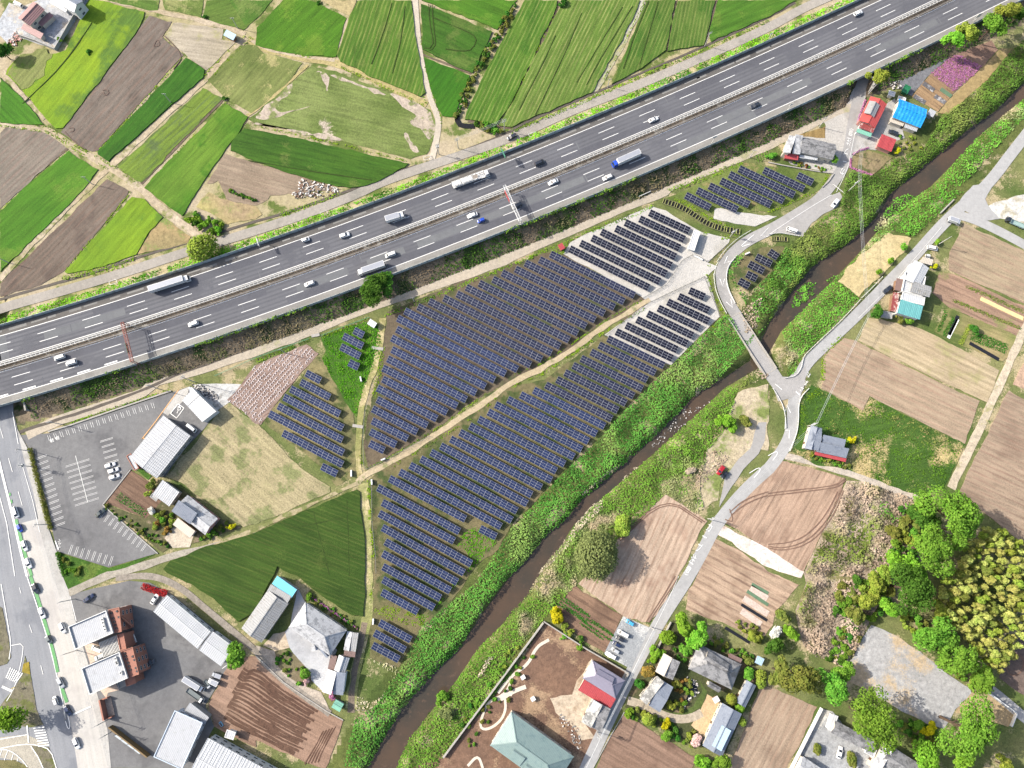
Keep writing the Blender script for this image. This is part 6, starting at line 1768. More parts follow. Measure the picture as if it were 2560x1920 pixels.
rail_line('white guard rail on the outside of the road bend by the pale gravel', '21', '2060,335 1960,395 1870,470 1810,540 1770,600')
rail_line('white guard rail from the gravel gate down to the bridge', '21', '1740,710 1750,830 1790,940 1850,1050')
rail_line('white guard rail on the inner side of the road bend', '21', '1935,555 1865,630 1845,720 1860,830 1925,965')
rail_line('white guard rail along the riverside lane opposite the workshop', '31', '985,735 880,845 800,920')
rail_line('white guard rail on the river side of the lane below the cut grass', '31', '795,930 640,1100 480,1250 320,1400 295,1440 290,1510 240,1590 140,1610')
rail_line('white guard rail along the layby above the bushes', '31', '0,370 90,355 180,370 275,385')
rail_line('white guard rail beside the lane near the leaning pole', '31', '660,20 560,-60')
rail_line('white guard rail curving along the weedy field and blue-grey house', '32', '350,40 285,105 258,190 262,300 245,430 185,580')
rail_line('white guard rail beside the bleached grass near the chevrons', '32', '40,40 110,150 145,260 150,380')
wall_line('lane_wall', 'low white concrete wall at the top of the riverside lane', 'wall', '31', '1485,185 1600,70', .8, .5, CONC)
wall_line('garden_wall', 'pale wall between the river path and the walled compound', 'wall', '13', '1620,1560 2482,400', 1.6, .5, CONC, capm=CONC)
wall_line('garden_wall', 'dark-edged wall between the compound and the kitchen rows', 'wall', '23', '275,390 640,625 1005,835 975,880', 1.6, .35, CONC, capm=CONC)
wall_line('garden_wall', 'white wall along the tilled field and the grey courtyard', 'wall', '33', '455,1135 175,1690', 1.8, .45, WWHITE, capm=WWHITE)
wall_line('garden_wall', 'white wall around the dry yard corner beside the far lane', 'wall', '33', '1890,1000 2135,1180 2090,1295', 1.4, .4, WWHITE)
wall_line('garden_wall', 'pale wall in front of the clipped trees beside the lane', 'wall', '23', '1370,395 1190,750', 1.3, .4, CONC)
wall_line('field_wall', 'grey block wall casting shadow on the lime green field', 'wall', '00', '745,-10 490,440 330,370 180,320', 2.0, .3, WGREY, ZN)
wall_line('kerb_wall', 'white kerb wall along the service road side of the car park', 'wall', '02', '420,412 600,360 1000,222 1480,60', .5, .6, CONC)
wall_line('kerb_wall', 'low kerb between car park and kitchen garden', 'wall', '02', '1130,740 890,1045 1365,1465', .35, .4, WGREY)
wall_line('kerb_wall', 'curving low kerb between yard track and ploughed field', 'wall', '13', '0,685 240,915 420,1040 610,1165 755,1245', .4, .35, CONC)
wall_line('kerb_wall', 'white block beside the white container on the gravel', 'wall', '21', '1565,548 1645,590', .7, .6, WWHITE)
wall_line('kerb_wall', 'low pale kerb of the panel plot by the tiled farmhouse', 'wall', '30', '0,1405 120,1430 400,1480 555,1500', .6, .4, CONC)
wall_line('kerb_wall', 'light kerb along the lane below the panel plot', 'wall', '30', '565,1505 520,1570 465,1620', .6, .35, CONC)
wall_line('kerb_wall', 'stone kerb between lane and bottom ploughed field', 'wall', '23', '970,1175 840,1400 700,1659', .3, .25, WGREY)
wall_line('culvert_wall', 'white pipe rail at the culvert below the slope', 'rail', '21', '1095,45 1195,0', 1.0, .2, WWHITE)
b = wall_line('steel_lattice_wall', 'brown framed screen wall beside the office yard', 'wall', '03', '970,1290 1300,1545', 3.0, .5, pm('ochre_steel', c(134, 110, 70), .7))
th = thing('canopy', 'pale glass canopy beside the brown screen wall', 'canopy', W(t('03', '1000,1375')[0]))
p = [W(q, 2.5) - th.location for q in t('03', '985,1378 1010,1368 1225,1525 1205,1540')]
MB().prism(p, 2.45, 2.55).build('glass_sheet', pm('canopy_glass', c(206, 216, 222), .2), th)
for k in range(5):
    f = k / 4
    a, e = p[0].lerp(p[3], f), p[1].lerp(p[2], f)
    MB().bar((a.x, a.y, 2.62), (e.x, e.y, 2.62), .12).build('rafter', plastic, th)
    MB().bar((a.x, a.y, 0), (a.x, a.y, 2.45), .12).build('post', plastic, th)

# bridge over the river
bp_ = [W(q) for q in t('S', '1834,790 1862,832 1893,880 1926,930')]
th = thing('road_bridge', 'narrow concrete road bridge over the brown river', 'bridge', (bp_[1].x, bp_[1].y, 0))
o = th.location.copy()
ribbon(MB(), [q - o for q in bp_], 6.2, .02, thick=.9).build('deck', CONC, th)
A_, B_ = ribbon_pts([q - o for q in bp_], 2.95, 2.95)
for side in (A_, B_):
    b = MB()
    for a, e in zip(side, side[1:]):
        b.bar(a + Vector((0, 0, .6)), e + Vector((0, 0, .6)), .3, 1.1)
    b.build('parapet', CONC, th)
ribbon(MB(), [q - o for q in bp_], 5.0, .12).build('carriageway', lan, th)
MB().bar(A_[0] * .97 + B_[0] * .03 + Vector((0, 0, .15)), A_[0] * .03 + B_[0] * .97 + Vector((0, 0, .15)), .5, .04).build('expansion_joint', CONC, th)
MB().bar(A_[-1] * .97 + B_[-1] * .03 + Vector((0, 0, .15)), A_[-1] * .03 + B_[-1] * .97 + Vector((0, 0, .15)), .5, .04).build('expansion_joint', CONC, th)

# underpass portals: abutment walls that carry the deck
for nm, rd, wd, lab in (('underpass', LROAD, 11.0, 'concrete underpass portal where the road dives below the highway'), ('underpass', UROAD, 4.4, 'narrow underpass mouth beside the trimmed tree')):
    # crossing with the southern edge
    best = min((abs(hw_s(q.x, q.y) + 17), i) for i, q in enumerate(resample(rd, 1.0)))[1]
    rs = resample(rd, 1.0)
    q = rs[best]
    d = (rs[min(best + 1, len(rs) - 1)] - rs[max(0, best - 1)]).normalized()
    n = Vector((-d.y, d.x, 0))
    th = thing(nm, lab, 'underpass', (q.x, q.y, 0))
    for sg in (-1, 1):
        a = n * sg * wd
        MB().bar(a + d * 4.5 + Vector((0, 0, 1.8)), a - d * 36 + Vector((0, 0, 1.8)), .7, 3.7).build('abutment', CONC, th)
    MB().bar(n * wd + Vector((0, 0, 4.05)) - d * .3, -n * wd + Vector((0, 0, 4.05)) - d * .3, .6, .7).build('beam', CONC, th)

# stepped drain with struts between the two panel plots
def ladder(label, fr, s, n, wid):
    p = resample(chaikin(WS(t(fr, s)), 1), .5)
    th = thing('drain_channel', label, 'drain', (p[0].x, p[0].y, 0))
    o = p[0]
    L = [q - o for q in p]
    ribbon(MB(), L, wid, .13).build('channel_shade', pm('drain_dark', (.008, .009, .007, 1), .9), th)  # near-black sheet above ground: shade of a sunken channel put into its colour
    A, B = ribbon_pts(L, wid / 2, wid / 2)
    for sd in (A, B):
        b = MB()
        for a, e in zip(sd, sd[1:]):
            b.bar(a + Vector((0, 0, .3)), e + Vector((0, 0, .3)), .15, .6)
        b.build('side_wall', pm('drain_wall', c(150, 150, 96), .9, .25), th)
    for i in range(n):
        k = int((len(L) - 1) * i / (n - 1))
        MB().bar(A[k] + Vector((0, 0, .5)), B[k] + Vector((0, 0, .5)), .3, .2).build('strut', pm('drain_strut', c(172, 174, 96), .9, .3), th)
ladder('open drain with concrete struts curving between the two panel plots', '21', '1305,78 1480,140 1600,220 1700,285 1850,330 1965,345', 28, 2.6)
ladder('short open drain with struts beside the guard rail', '31', '30,405 165,412', 7, 2.0)

# ================================================================ POLES AND WIRES
pole_c = pm('pole_concrete', c(196, 194, 190), .85, .1)
insul = pm('insulator_grey', c(206, 206, 204), .5)
trans_m = pm('transformer_grey', c(190, 194, 198), .5)
TOPS = {}
def pole(key, fr, s, h, label, arms=2, ang=0.0, trans=False, lamp=False, z0=None):
    p = W(t(fr, s)[0], 0)
    z = zt1(p.x, p.y) if z0 is None else z0
    p = W(t(fr, s)[0], z)
    th = thing('utility_pole', label, 'utility pole', (p.x, p.y, z - .1), ang)
    MB().tube((0, 0, 0), (0, 0, h), .19, .12, 10).build('shaft', pole_c, th)
    arm = MB().box(0, 0, 0, 2.0, .12, .12).mesh('crossarm', steel)
    ins = MB().tube((0, 0, .06), (0, 0, .32), .07, n=6).mesh('insulator', insul)
    for k in range(arms):
        a = place('crossarm', arm, th, (0, 0, h - .3 - k * .9))
        for x in (-.85, -.3, .3, .85):
            place('insulator', ins, a, (x, 0, 0))
    if trans:
        MB().tube((.45, .2, h - 3.4), (.45, .2, h - 2.4), .32, n=10).build('transformer', trans_m, th)
        MB().tube((-.45, .2, h - 3.4), (-.45, .2, h - 2.4), .28, n=10).build('transformer', trans_m, th)
    if lamp:
        MB().bar((0, 0, h - 1.5), (1.2, 0, h - 1.2), .08).build('lamp_arm', steel, th)
    TOPS[key] = Vector((p.x, p.y, z + h - .25))
    return th
pole('n1', '00', '2055,245', 7.5, 'thin pole in the meadow above the tiny blue-roofed shed', 1)
pole('n2', '00', '1480,888', 7.5, 'thin pole at the edge of the dark green strip field', 1)
pole('n3', '00', '800,1592', 7.5, 'thin pole beside the plowed field track crossing', 1)
pole('n4', '01', '75,612', 7.5, 'thin pole in the green field edge above the service road', 1)
pole('n5', '10', '1748,1285', 9.5, 'utility pole in the rough grass between lane and drain bend', 3, .4)
pole('n6', '10', '1582,1335', 9.5, 'utility pole with transformers at the foot of the curving farm lane', 2, .4, True)
pole('n7', '10', '2146,1128', 9.5, 'utility pole beside the bushes at the drain bend', 3, .4)
pole('n8', '20', '1665,398', 10, 'leaning-looking pole at the corner of the striped wheat fields', 2, .4)
pole('n9', '20', '828,752', 6.5, 'bare short pole where the gravel track meets the service road', 1)
pole('s1', '20', '2055,1362', 7, 'bare pole by the vegetable rows near the panel plot', 1)
pole('s2', '30', '440,1098', 8, 'bare pole at the junction beside the brown fenced beds', 1)
pole('s3', '30', '868,812', 8, 'thin pole beside the narrow underpass mouth', 1)
pole('s4', '30', '738,1340', 9, 'pole at the corner of the flower-edged kitchen garden', 2, .8)
pole('s5', '30', '695,1650', 11, 'double pole with transformers on the river bank by the parked white car', 3, .5, True)
pole('s6', '31', '1458,462', 10, 'tall pole next to the white minivan at the field corner', 2, .5)
pole('s7', '21', '1885,385', 8, 'pole with transformer where the ladder drain reaches the road', 2, .3, True)
pole('s8', '22', '1692,1165', 9.5, 'pole with heavy crossarms at the corner of the brown field', 3, .5, True)
pole('s9', '32', '340,365', 9.5, 'pole with transformers at the gable of the blue-grey house', 3, .5, True)
pole('s10', '23', '735,1345', 10, 'pole crowded with fittings at the foot of the mossy storehouse', 3, .6, True)
pole('s11', '23', '1198,440', 9, 'pole at the lane corner of the gravel car park', 2, .5)
pole('w1', '02', '275,580', 10, 'pole at the top end of the long hedge', 2, 1.2)
pole('w2', '02', '292,715', 10, 'pole with transformers in the long hedge', 3, 1.2, True)
pole('w3', '02', '430,1212', 10, 'pole at the lower end of the long hedge', 2, 1.2)
pole('w4', '02', '540,350', 10, 'pole on the verge above the upper row of parking bays', 2, .3)
pole('w5', '03', '650,198', 11, 'pole at the yard corner above the office building', 2, .5)
pole('w6', '03', '668,640', 10, 'pole between the two office roofs on the pavement', 1, .5)
pole('w7', '03', '945,1235', 11, 'pole by the salmon forecourt wall', 2, .5)
pole('w8', '03', '985,1335', 10, 'twin pole at the end of the brown screen wall', 2, .5)
pole('w9', '11', '255,1392', 8, 'pole standing in the green fence beside the mulched field', 1, .4)
pole('w10', '11', '1368,948', 6, 'short pole on the verge of the soil panel field', 1)
pole('w11', '01', '1690,1645', 14, 'tall steel-armed pole between service road and mulched field', 3, .9)
pole('w12', '02', '1380,45', 11, 'pole at the orange kerb end of the car park', 2, .4)
pole('w13', '03', '100,1165', 9, 'pole in the weedy island beside the round tree', 2, .9)
wire_m = pm('wire_grey', c(196, 200, 204), .5)
def wire(a, b, label, n=3, sag=1.0, r=.035, gap=.6):
    A, B = (TOPS[a] if isinstance(a, str) else a), (TOPS[b] if isinstance(b, str) else b)
    d = (B - A).normalized()
    nn = Vector((-d.y, d.x, 0)).normalized()
    th = thing('power_line', label, 'power line', A)
    for k in range(n):
        m = MB()
        prev = None
        for i in range(9):
            f = i / 8
            q = (B - A) * f + nn * (k - (n - 1) / 2) * gap - Vector((0, 0, sag * 4 * f * (1 - f)))
            if prev is not None:
                m.tube(prev, q, r, n=4, cap=False)
            prev = q
        m.build('wire', wire_m, th)
wire('s4', 's5', 'pale wires from the flower garden pole to the double pole')
wire('s5', W(t('31', '870,1070')[0], 8), 'wires over the river from the double pole to the workshop')
wire(W(t('31', '870,1070')[0], 8), 's9', 'wires from the workshop garden down to the blue-grey house', 2, r=.06)
wire('s11', 's10', 'blue-grey cables along the lane past the violet tiled house', 3, .6, r=.06, gap=.3)
wire('w1', 'w2', 'wires between the two upper poles of the long hedge')
wire('w2', 'w3', 'wires between the two lower poles of the long hedge')
wire('w3', 'w5', 'wires from the hedge end to the office yard pole')
wire('w5', 'w7', 'wires along the pavement in front of the offices')
wire('n5', 'n7', 'wires across the rough grass near the drain bend')
wire('s8', 's9', 'wires crossing the lane bend from the brown field pole')
# ================================================================ VEGETATION
SOFT, EXPO = False, 2.15
GREENS = {
    'deep': leafmat('leaf_deep', c(66, 116, 44, .9), c(98, 148, 60, .9)),
    'mid': leafmat('leaf_mid', c(96, 148, 50), c(136, 182, 70)),
    'bright': leafmat('leaf_bright', c(114, 170, 50), c(148, 194, 70)),
    'yellow': leafmat('leaf_yellow', c(190, 190, 30), c(226, 220, 50)),
    'lime': leafmat('leaf_lime', c(132, 158, 60), c(170, 182, 80)),
    'olive': leafmat('leaf_olive', c(108, 126, 56), c(146, 150, 76)),
    'willow': leafmat('leaf_willow', c(122, 136, 84), c(146, 160, 100)),
    'bamboo': leafmat('leaf_bamboo', c(160, 174, 84), c(206, 206, 118)),
    'rust': leafmat('leaf_rust', c(150, 110, 60), c(176, 150, 80)),
    'red': leafmat('leaf_red', c(170, 44, 46), c(206, 72, 66)),
    'pink': leafmat('blossom_pink', c(236, 196, 190), c(250, 222, 216)),
    'white': leafmat('blossom_white', c(240, 240, 230), c(250, 250, 244)),
    'magenta': leafmat('blossom_magenta', c(186, 118, 164), c(208, 146, 190)),
    'dry': leafmat('dry_twigs', c(196, 180, 158), c(220, 206, 184)),
}
bark = pm('bark', c(96, 78, 62, .9), .95, .25)
SHAPES = {}
def crown_arrays(n, kind, seed):
    """leaf clumps on the lobes of a crown of unit radius; z from 0 (bottom of the crown) to about 1.5"""
    g = np.random.default_rng(seed)
    if kind == 'ball':
        lob = np.array([[0, 0, .6, .62]] + [[(.5 + .2 * math.sin(2 * a + seed)) * math.cos(a), (.5 + .2 * math.sin(2 * a + seed)) * math.sin(a), .55 + .3 * math.sin(3 * a + seed), .34 + .12 * math.sin(5 * a)] for a in np.linspace(0, 6.28, 11)[:-1]])
    elif kind == 'round':
        lob = np.array([[0, 0, .62, .8]] + [[.5 * math.cos(a), .5 * math.sin(a), .5, .46] for a in np.linspace(0, 6.28, 8)[:-1]])
    elif kind == 'clip':
        lob = np.array([[0, 0, .62, .95]])
    elif kind == 'plume':
        lob = np.array([[.25 * math.cos(a) * r, .25 * math.sin(a) * r, h, q] for a, r, h, q in ((0, 0, 2.6, .5), (.5, 1.4, 2.1, .6), (2.4, 1.5, 1.8, .62), (4.2, 1.6, 1.5, .6), (5.4, 2.2, 1.1, .5), (1.3, 2.3, 1.0, .5))])
    else:
        k = {'broad': 24, 'loose': 26, 'shrub': 10}[kind]
        lob = []
        for i in range(k):
            a = g.uniform(0, 6.283)
            rim = .72 + .3 * math.sin(a * 2 + seed) + .16 * math.sin(a * 3 + 2 * seed)
            r = math.sqrt(g.uniform(0, 1)) * .8 * rim
            q = g.uniform(.16, .40)
            z = (.35 + .85 * (1 - r * r)) * g.uniform(.75, 1.1)
            if kind == 'shrub':
                z *= .6
            lob.append([r * math.cos(a), r * math.sin(a), z, q])
        lob = np.array(lob)
    w_ = lob[:, 3] ** 2
    idx = g.choice(len(lob), n, p=w_ / w_.sum())
    u = g.normal(size=(n, 3))
    u[:, 2] = np.where(g.random(n) < .75, np.abs(u[:, 2]), u[:, 2])
    u /= np.linalg.norm(u, axis=1, keepdims=True)
    rad = lob[idx, 3:4] * (g.uniform(.72, 1.08, (n, 1)))
    P = lob[idx, :3] + u * rad
    P[:, 2] = np.maximum(P[:, 2], .02)
    Nn = u * .8 + g.normal(size=(n, 3)) * .42 + np.array([0, 0, .35])
    return P, Nn
def crown_mesh(kind, tint, leaf, n, seed):
    key = (kind, tint, leaf, n, seed)
    if key not in SHAPES:
        P, Nn = crown_arrays(n, kind, seed)
        V, F = leaf_arrays(P, Nn, rng.uniform(.7, 1.3, n) * leaf)
        SHAPES[key] = arrmesh('crown', V, F, GREENS[tint])
    return SHAPES[key]
trunk_me = MB().tube((0, 0, 0), (0, 0, 1), .06, .035, 7).tube((0, 0, .55), (.35, .1, 1.05), .03, .012, 5).tube((0, 0, .6), (-.25, .28, 1.1), .03, .012, 5).tube((0, 0, .5), (-.1, -.34, 1.0), .03, .012, 5).mesh('trunk', bark)
_ti = [0]
def tree(fr, x, y, r, tint, label, kind='broad', h=1.0, trunk=.8, group=None, name='tree', cat='tree', z0=None, base_at_top=True, n=None):
    """r: crown radius in survey pixels; the position is that of the crown's middle"""
    k = FR[fr][2]
    q = t(fr, f'{x},{y}')[0]
    rad = r / k / 5.86 * 1.04
    g0 = W(q, 0)
    z = zt1(g0.x, g0.y) if z0 is None else z0
    th_ = rad * trunk
    p = W(q, z + th_ + rad * .7 * h)
    _ti[0] += 1
    big = rad > 4.5
    n = n or (3400 if rad > 9 else 2200 if big else 1100 if rad > 2.2 else 420)
    leaf = (.62 if rad > 9 else .66 if big else .62 if rad > 2.2 else .42) / rad
    leaf = round(leaf, 2)
    th = thing(name, label, cat, (p.x, p.y, z - .1), rnd.uniform(0, 6.28), group)
    place('crown', crown_mesh(kind, tint, leaf, n, _ti[0] % 4 if kind not in ('clip',) else 0), th, (0, 0, th_), (0, 0, 0), (rad * rnd.uniform(.92, 1.16), rad * rnd.uniform(.84, 1.04), rad * h * .92))
    place('trunk', trunk_me, th, (0, 0, 0), (0, 0, 0), (rad * .9, rad * .9, th_ + rad * .6))
    return th
T = tree
T('01', 1735, 470, 132, 'lime', 'round yellow-green tree standing over the service road and farm drain', 'round', trunk=.4)
T('11', 1010, 835, 165, 'deep', 'large loose green tree on the embankment beside the white lorry', 'loose', .55, .1, n=3600)
T('11', 1120, 780, 105, 'deep', 'side bush joined to the large loose embankment tree', 'loose', .5, .1, n=1400)
T('03', 60, 1230, 150, 'bright', 'round green tree on the weedy traffic island', 'broad', trunk=.6)
T('03', 2050, 690, 108, 'mid', 'single green tree at the corner of the white shed', 'broad', trunk=.7)
T('30', 955, 640, 108, 'lime', 'trimmed lime green tree by the narrow underpass', 'shrub', 1.0, .7, n=2000)
T('30', 1610, 345, 95, 'bright', 'bright green tree, lower of the clump above the magenta flowers', 'broad', trunk=.8)
T('30', 1725, 280, 95, 'lime', 'yellow-green tree in the clump above the magenta flowers', 'broad', trunk=.8)
T('30', 1945, 225, 125, 'mid', 'big green tree at the top corner beside the highway sign', 'broad', trunk=.8)
T('30', 2075, 95, 115, 'lime', 'yellow-green tree at the very top corner', 'broad', trunk=.8)
T('30', 2170, 130, 70, 'deep', 'dark green tree behind the yellow-green corner tree', 'broad', trunk=.8)
T('30', 585, 1370, 42, 'bright', 'small bright green tree at the gable of the tiled farmhouse', 'shrub')
T('30', 1128, 1298, 40, 'yellow', 'yellow flowering bush next to the small red roof', 'shrub', trunk=.2)
T('30', 30, 1340, 48, 'mid', 'green bush beside the rows near the tiled farmhouse', 'shrub', trunk=.1)
T('22', 735, 1480, 208, 'willow', 'huge feathery grey-green willow-like tree between river and brown field', 'round', .85, .25, n=6500)
T('22', 960, 1225, 95, 'lime', 'rounded pale green tree at the tip of the brown field', 'ball', trunk=.3)
T('22', 1865, 330, 95, 'bright', 'bright green bush-like tree on the bleached bank', 'shrub', 1, .2, n=1600)
T('22', 2020, 318, 52, 'olive', 'small brownish tree on the bleached bank', 'ball', trunk=.3)
T('23', 390, 345, 62, 'yellow', 'brilliant yellow round tree at the compound corner', 'ball', trunk=.4)
T('23', 455, 450, 42, 'lime', 'yellow-green clipped shrub below the brilliant yellow tree', 'shrub', trunk=.2)
T('23', 505, 490, 40, 'lime', 'second yellow-green shrub below the brilliant yellow tree', 'shrub', trunk=.2)
T('23', 445, 528, 34, 'mid', 'green shrub inside the compound wall corner', 'shrub', trunk=.2)
T('23', 600, 542, 32, 'deep', 'dark shrub on the kitchen side of the compound wall', 'shrub', trunk=.2)
T('23', 590, 610, 36, 'mid', 'shrub on the compound side of the wall halfway along', 'shrub', trunk=.2)
T('23', 1350, 535, 66, 'bright', 'neatly round bright green tree beside the lane wall', 'round', trunk=.3)
T('23', 1485, 430, 100, 'bright', 'spreading light green tree at the upper end of the garden', 'broad', trunk=.5)
T('23', 1600, 530, 108, 'bright', 'widest light green tree behind the grand farmhouse', 'broad', trunk=.5)
T('23', 1520, 620, 70, 'mid', 'green tree between the light green trees and farmhouse gable', 'shrub', trunk=.4)
T('23', 1255, 665, 66, 'bright', 'light green hedge-like tree along the lane wall', 'shrub', trunk=.3)
T('23', 1215, 725, 45, 'bright', 'small light green tree next to the hedge-like one', 'shrub', trunk=.3)
T('23', 1182, 828, 60, 'rust', 'dark brownish tree at the lane by the pale storehouse', 'ball', trunk=.4)
T('23', 1105, 935, 44, 'deep', 'dark green tree at the lane corner by the two-tone storehouse', 'ball', trunk=.3)
T('23', 1012, 1185, 46, 'bright', 'bright shrub at the mouth of the garden drive', 'shrub', trunk=.2)
T('23', 1182, 1240, 46, 'lime', 'tall clipped lime shrub below the garden drive', 'clip', 1.3, .2)
T('23', 1330, 1285, 52, 'yellow', 'yellow-green shrub below the bend of the garden drive', 'shrub', trunk=.2)
T('23', 1340, 1385, 48, 'mid', 'green clipped shrub beside the bottom ploughed field', 'ball', trunk=.2)
T('23', 1596, 1425, 52, 'pink', 'pale pink blossoming tree near the slate blue outbuilding', 'ball', trunk=.3)
T('23', 1655, 1615, 78, 'bright', 'bright round tree at the bottom edge by the outbuilding', 'ball', trunk=.3)
T('23', 1815, 1605, 68, 'mid', 'dark topped tree at the bottom edge next to the tilled field', 'broad', trunk=.4)
T('23', 1390, 1118, 52, 'lime', 'lime tree beside the storehouse at the pond', 'shrub', trunk=.3)
T('23', 1900, 1068, 46, 'lime', 'clipped lime shrub between courtyard and slate shed', 'clip', 1.2, .2)
T('23', 1962, 1150, 58, 'bright', 'bright shrub at the foot of the slate shed', 'shrub', trunk=.2)
T('23', 2050, 845, 52, 'mid', 'round green tree behind the grand farmhouse gable', 'ball', trunk=.3)
T('23', 2152, 855, 42, 'lime', 'upper one of two clipped trees beside the slate shed', 'clip', 1.2, .2)
T('23', 2152, 925, 40, 'lime', 'lower one of two clipped trees beside the slate shed', 'clip', 1.2, .2)
T('23', 2040, 725, 48, 'olive', 'olive tree beside the rusty shed roof', 'shrub', trunk=.3)
T('23', 1990, 1260, 36, 'lime', 'oval clipped shrub at the back of the slate blue outbuilding', 'clip', 1.2, .2)
T('23', 2110, 530, 60, 'lime', 'yellow-green tree at the corner of the bare vegetable plot', 'shrub', trunk=.3)
T('33', 290, 880, 170, 'olive', 'broad olive tree over the corner of the tilled field', 'broad', trunk=.6)
T('33', 95, 830, 108, 'olive', 'smaller olive tree at the edge of the garden fence', 'broad', trunk=.6)
T('33', 560, 960, 140, 'mid', 'green tree touching the gravel lot next to the broad olive one', 'broad', trunk=.6)
T('33', 640, 830, 95, 'mid', 'green tree between brush and gravel lot', 'broad', trunk=.5)
T('33', 890, 1240, 235, 'mid', 'largest dark green tree between gravel lot and pale roofed house', 'broad', trunk=.7, n=5200)
T('33', 1720, 1330, 240, 'mid', 'huge round green tree beside the dry yard corner', 'broad', trunk=.7, n=5200)
T('33', 1690, 1575, 105, 'bright', 'light green tree at the bottom below the huge round one', 'broad', trunk=.6)
T('33', 1375, 1585, 125, 'bright', 'light green tree at the bottom behind the slate gabled house', 'broad', trunk=.6)
T('33', 1400, 1330, 64, 'yellow', 'bright yellow-green tree between the two big trees', 'shrub', trunk=.4)
T('33', 1290, 1290, 55, 'mid', 'small green tree at the edge of the gravel lot', 'shrub', trunk=.4)
T('33', 430, 1500, 44, 'olive', 'round clipped shrub in the grey courtyard', 'ball', trunk=.2)
T('33', 730, 1590, 54, 'olive', 'round clipped shrub beside the white courtyard car', 'ball', trunk=.2)
T('33', 205, 492, 64, 'bright', 'bright green tree standing alone in the brush', 'ball', trunk=.4)
T('33', 72, 490, 52, 'white', 'white blossoming tree at the brush edge', 'ball', trunk=.3)
T('33', 55, 600, 78, 'deep', 'dark tree below the white blossoming one', 'broad', trunk=.4)
T('33', 130, 345, 58, 'olive', 'brown-green tree at the end of the striped beds', 'broad', trunk=.4)
T('33', 1250, 120, 205, 'deep', 'big dark green tree at the middle of the grove', 'broad', trunk=.8, n=4800)
T('33', 1050, 275, 98, 'bright', 'lime green tree at the tip of the gravel lot', 'broad', trunk=.7)
T('33', 1490, 320, 88, 'lime', 'yellow-green tree between dark tree and bamboo', 'broad', trunk=.8)
T('33', 1420, 500, 150, 'mid', 'green tree along the gravel lot below the yellow-green one', 'broad', trunk=.7)
T('33', 1545, 560, 130, 'mid', 'green tree halfway along the bamboo edge', 'broad', trunk=.7)
T('33', 1640, 740, 165, 'mid', 'green tree lower along the bamboo edge', 'broad', trunk=.7)
T('33', 1830, 880, 135, 'mid', 'last green tree of the grove by the far lane', 'broad', trunk=.7)
T('33', 870, 200, 90, 'lime', 'yellow-green tree at the brush side of the grove', 'broad', trunk=.6)
T('33', 760, 330, 95, 'olive', 'olive tree at the brush side of the grove', 'broad', trunk=.5)
T('33', 930, 60, 90, 'lime', 'lime tree next to the brush, above the yellow-green one', 'broad', trunk=.6)
T('33', 2040, 1640, 80, 'lime', 'yellow-tinged tree at the bottom corner', 'broad', trunk=.5)
T('32', 1570, 1095, 215, 'mid', 'tallest bright crown at the head of the grove', 'broad', trunk=.9, n=4800)
T('32', 1640, 1260, 165, 'mid', 'green crown below the tallest one in the grove', 'broad', trunk=.9)
T('32', 1340, 1165, 128, 'deep', 'dark green crown at the brush side of the grove head', 'broad', trunk=.8)
T('32', 1420, 1430, 205, 'mid', 'wide green crown in the middle of the grove', 'broad', trunk=.9, n=4800)
T('32', 1085, 1530, 88, 'bright', 'lime green tree inside the brush', 'broad', trunk=.5)
T('32', 1240, 1620, 130, 'bright', 'light green crown between brush and dark tree', 'broad', trunk=.7)
T('32', 1110, 1300, 80, 'olive', 'olive shrub-like tree inside the brush', 'shrub', trunk=.3)
T('32', 1000, 1640, 80, 'lime', 'yellow-green tree low in the brush', 'broad', trunk=.4)
T('32', 735, 480, 42, 'yellow', 'yellow flowering bush beside the blue-grey house', 'shrub', trunk=.3)
T('32', 690, 505, 34, 'mid', 'small green tree next to the yellow flowering bush', 'shrub', trunk=.3)
T('31', 1440, 640, 34, 'yellow', 'small yellow tree at the back of the workshop', 'shrub', trunk=.5)
T('31', 940, 1040, 70, 'deep', 'dark tree in front of the slatted lean-to', 'broad', trunk=.5)
T('31', 1145, 1095, 42, 'olive', 'brownish tree at the foot of the turquoise roof', 'shrub', trunk=.5)
T('31', 1230, 1115, 38, 'mid', 'green tree at the corner of the turquoise roof', 'shrub', trunk=.5)
T('31', 1800, 1190, 52, 'deep', 'green tree among the vegetable beds', 'shrub', trunk=.4)
T('31', 1180, 468, 42, 'bright', 'small tree on the lane edge above the cut grass', 'ball', trunk=.5)
T('31', 1065, 592, 32, 'bright', 'second small tree along the lane edge', 'ball', trunk=.5)
T('31', 965, 685, 34, 'bright', 'third small tree along the lane edge', 'ball', trunk=.5)
T('31', 1470, 428, 30, 'bright', 'small tree at the foot of the tall pole', 'ball', trunk=.5)
T('13', 425, 845, 40, 'mid', 'clipped tree in the courtyard rock garden', 'clip', 1.2, .2)
T('13', 430, 920, 32, 'pink', 'pink flowering shrub in the courtyard rock garden', 'shrub', trunk=.2)
T('13', 655, 1040, 40, 'magenta', 'magenta azalea below the white storehouse', 'shrub', trunk=.1)
T('13', 455, 180, 30, 'mid', 'round shrub at the top of the long flower bed', 'ball', trunk=.2)
T('02', 1270, 945, 38, 'lime', 'light green shrub beside the garden rows', 'shrub', trunk=.2)
T('02', 1305, 1095, 36, 'white', 'white blossoming shrub in the house garden', 'ball', trunk=.3)
T('02', 1300, 870, 50, 'olive', 'grey-green shrub behind the square pale roof', 'shrub', trunk=.2)
T('02', 1985, 1235, 40, 'yellow', 'yellow bush at the field corner of the house garden', 'shrub', trunk=.2)
T('00', 510, 335, 34, 'mid', 'small green tree in the pink-roofed house yard', 'shrub', trunk=.3, z0=ZN)
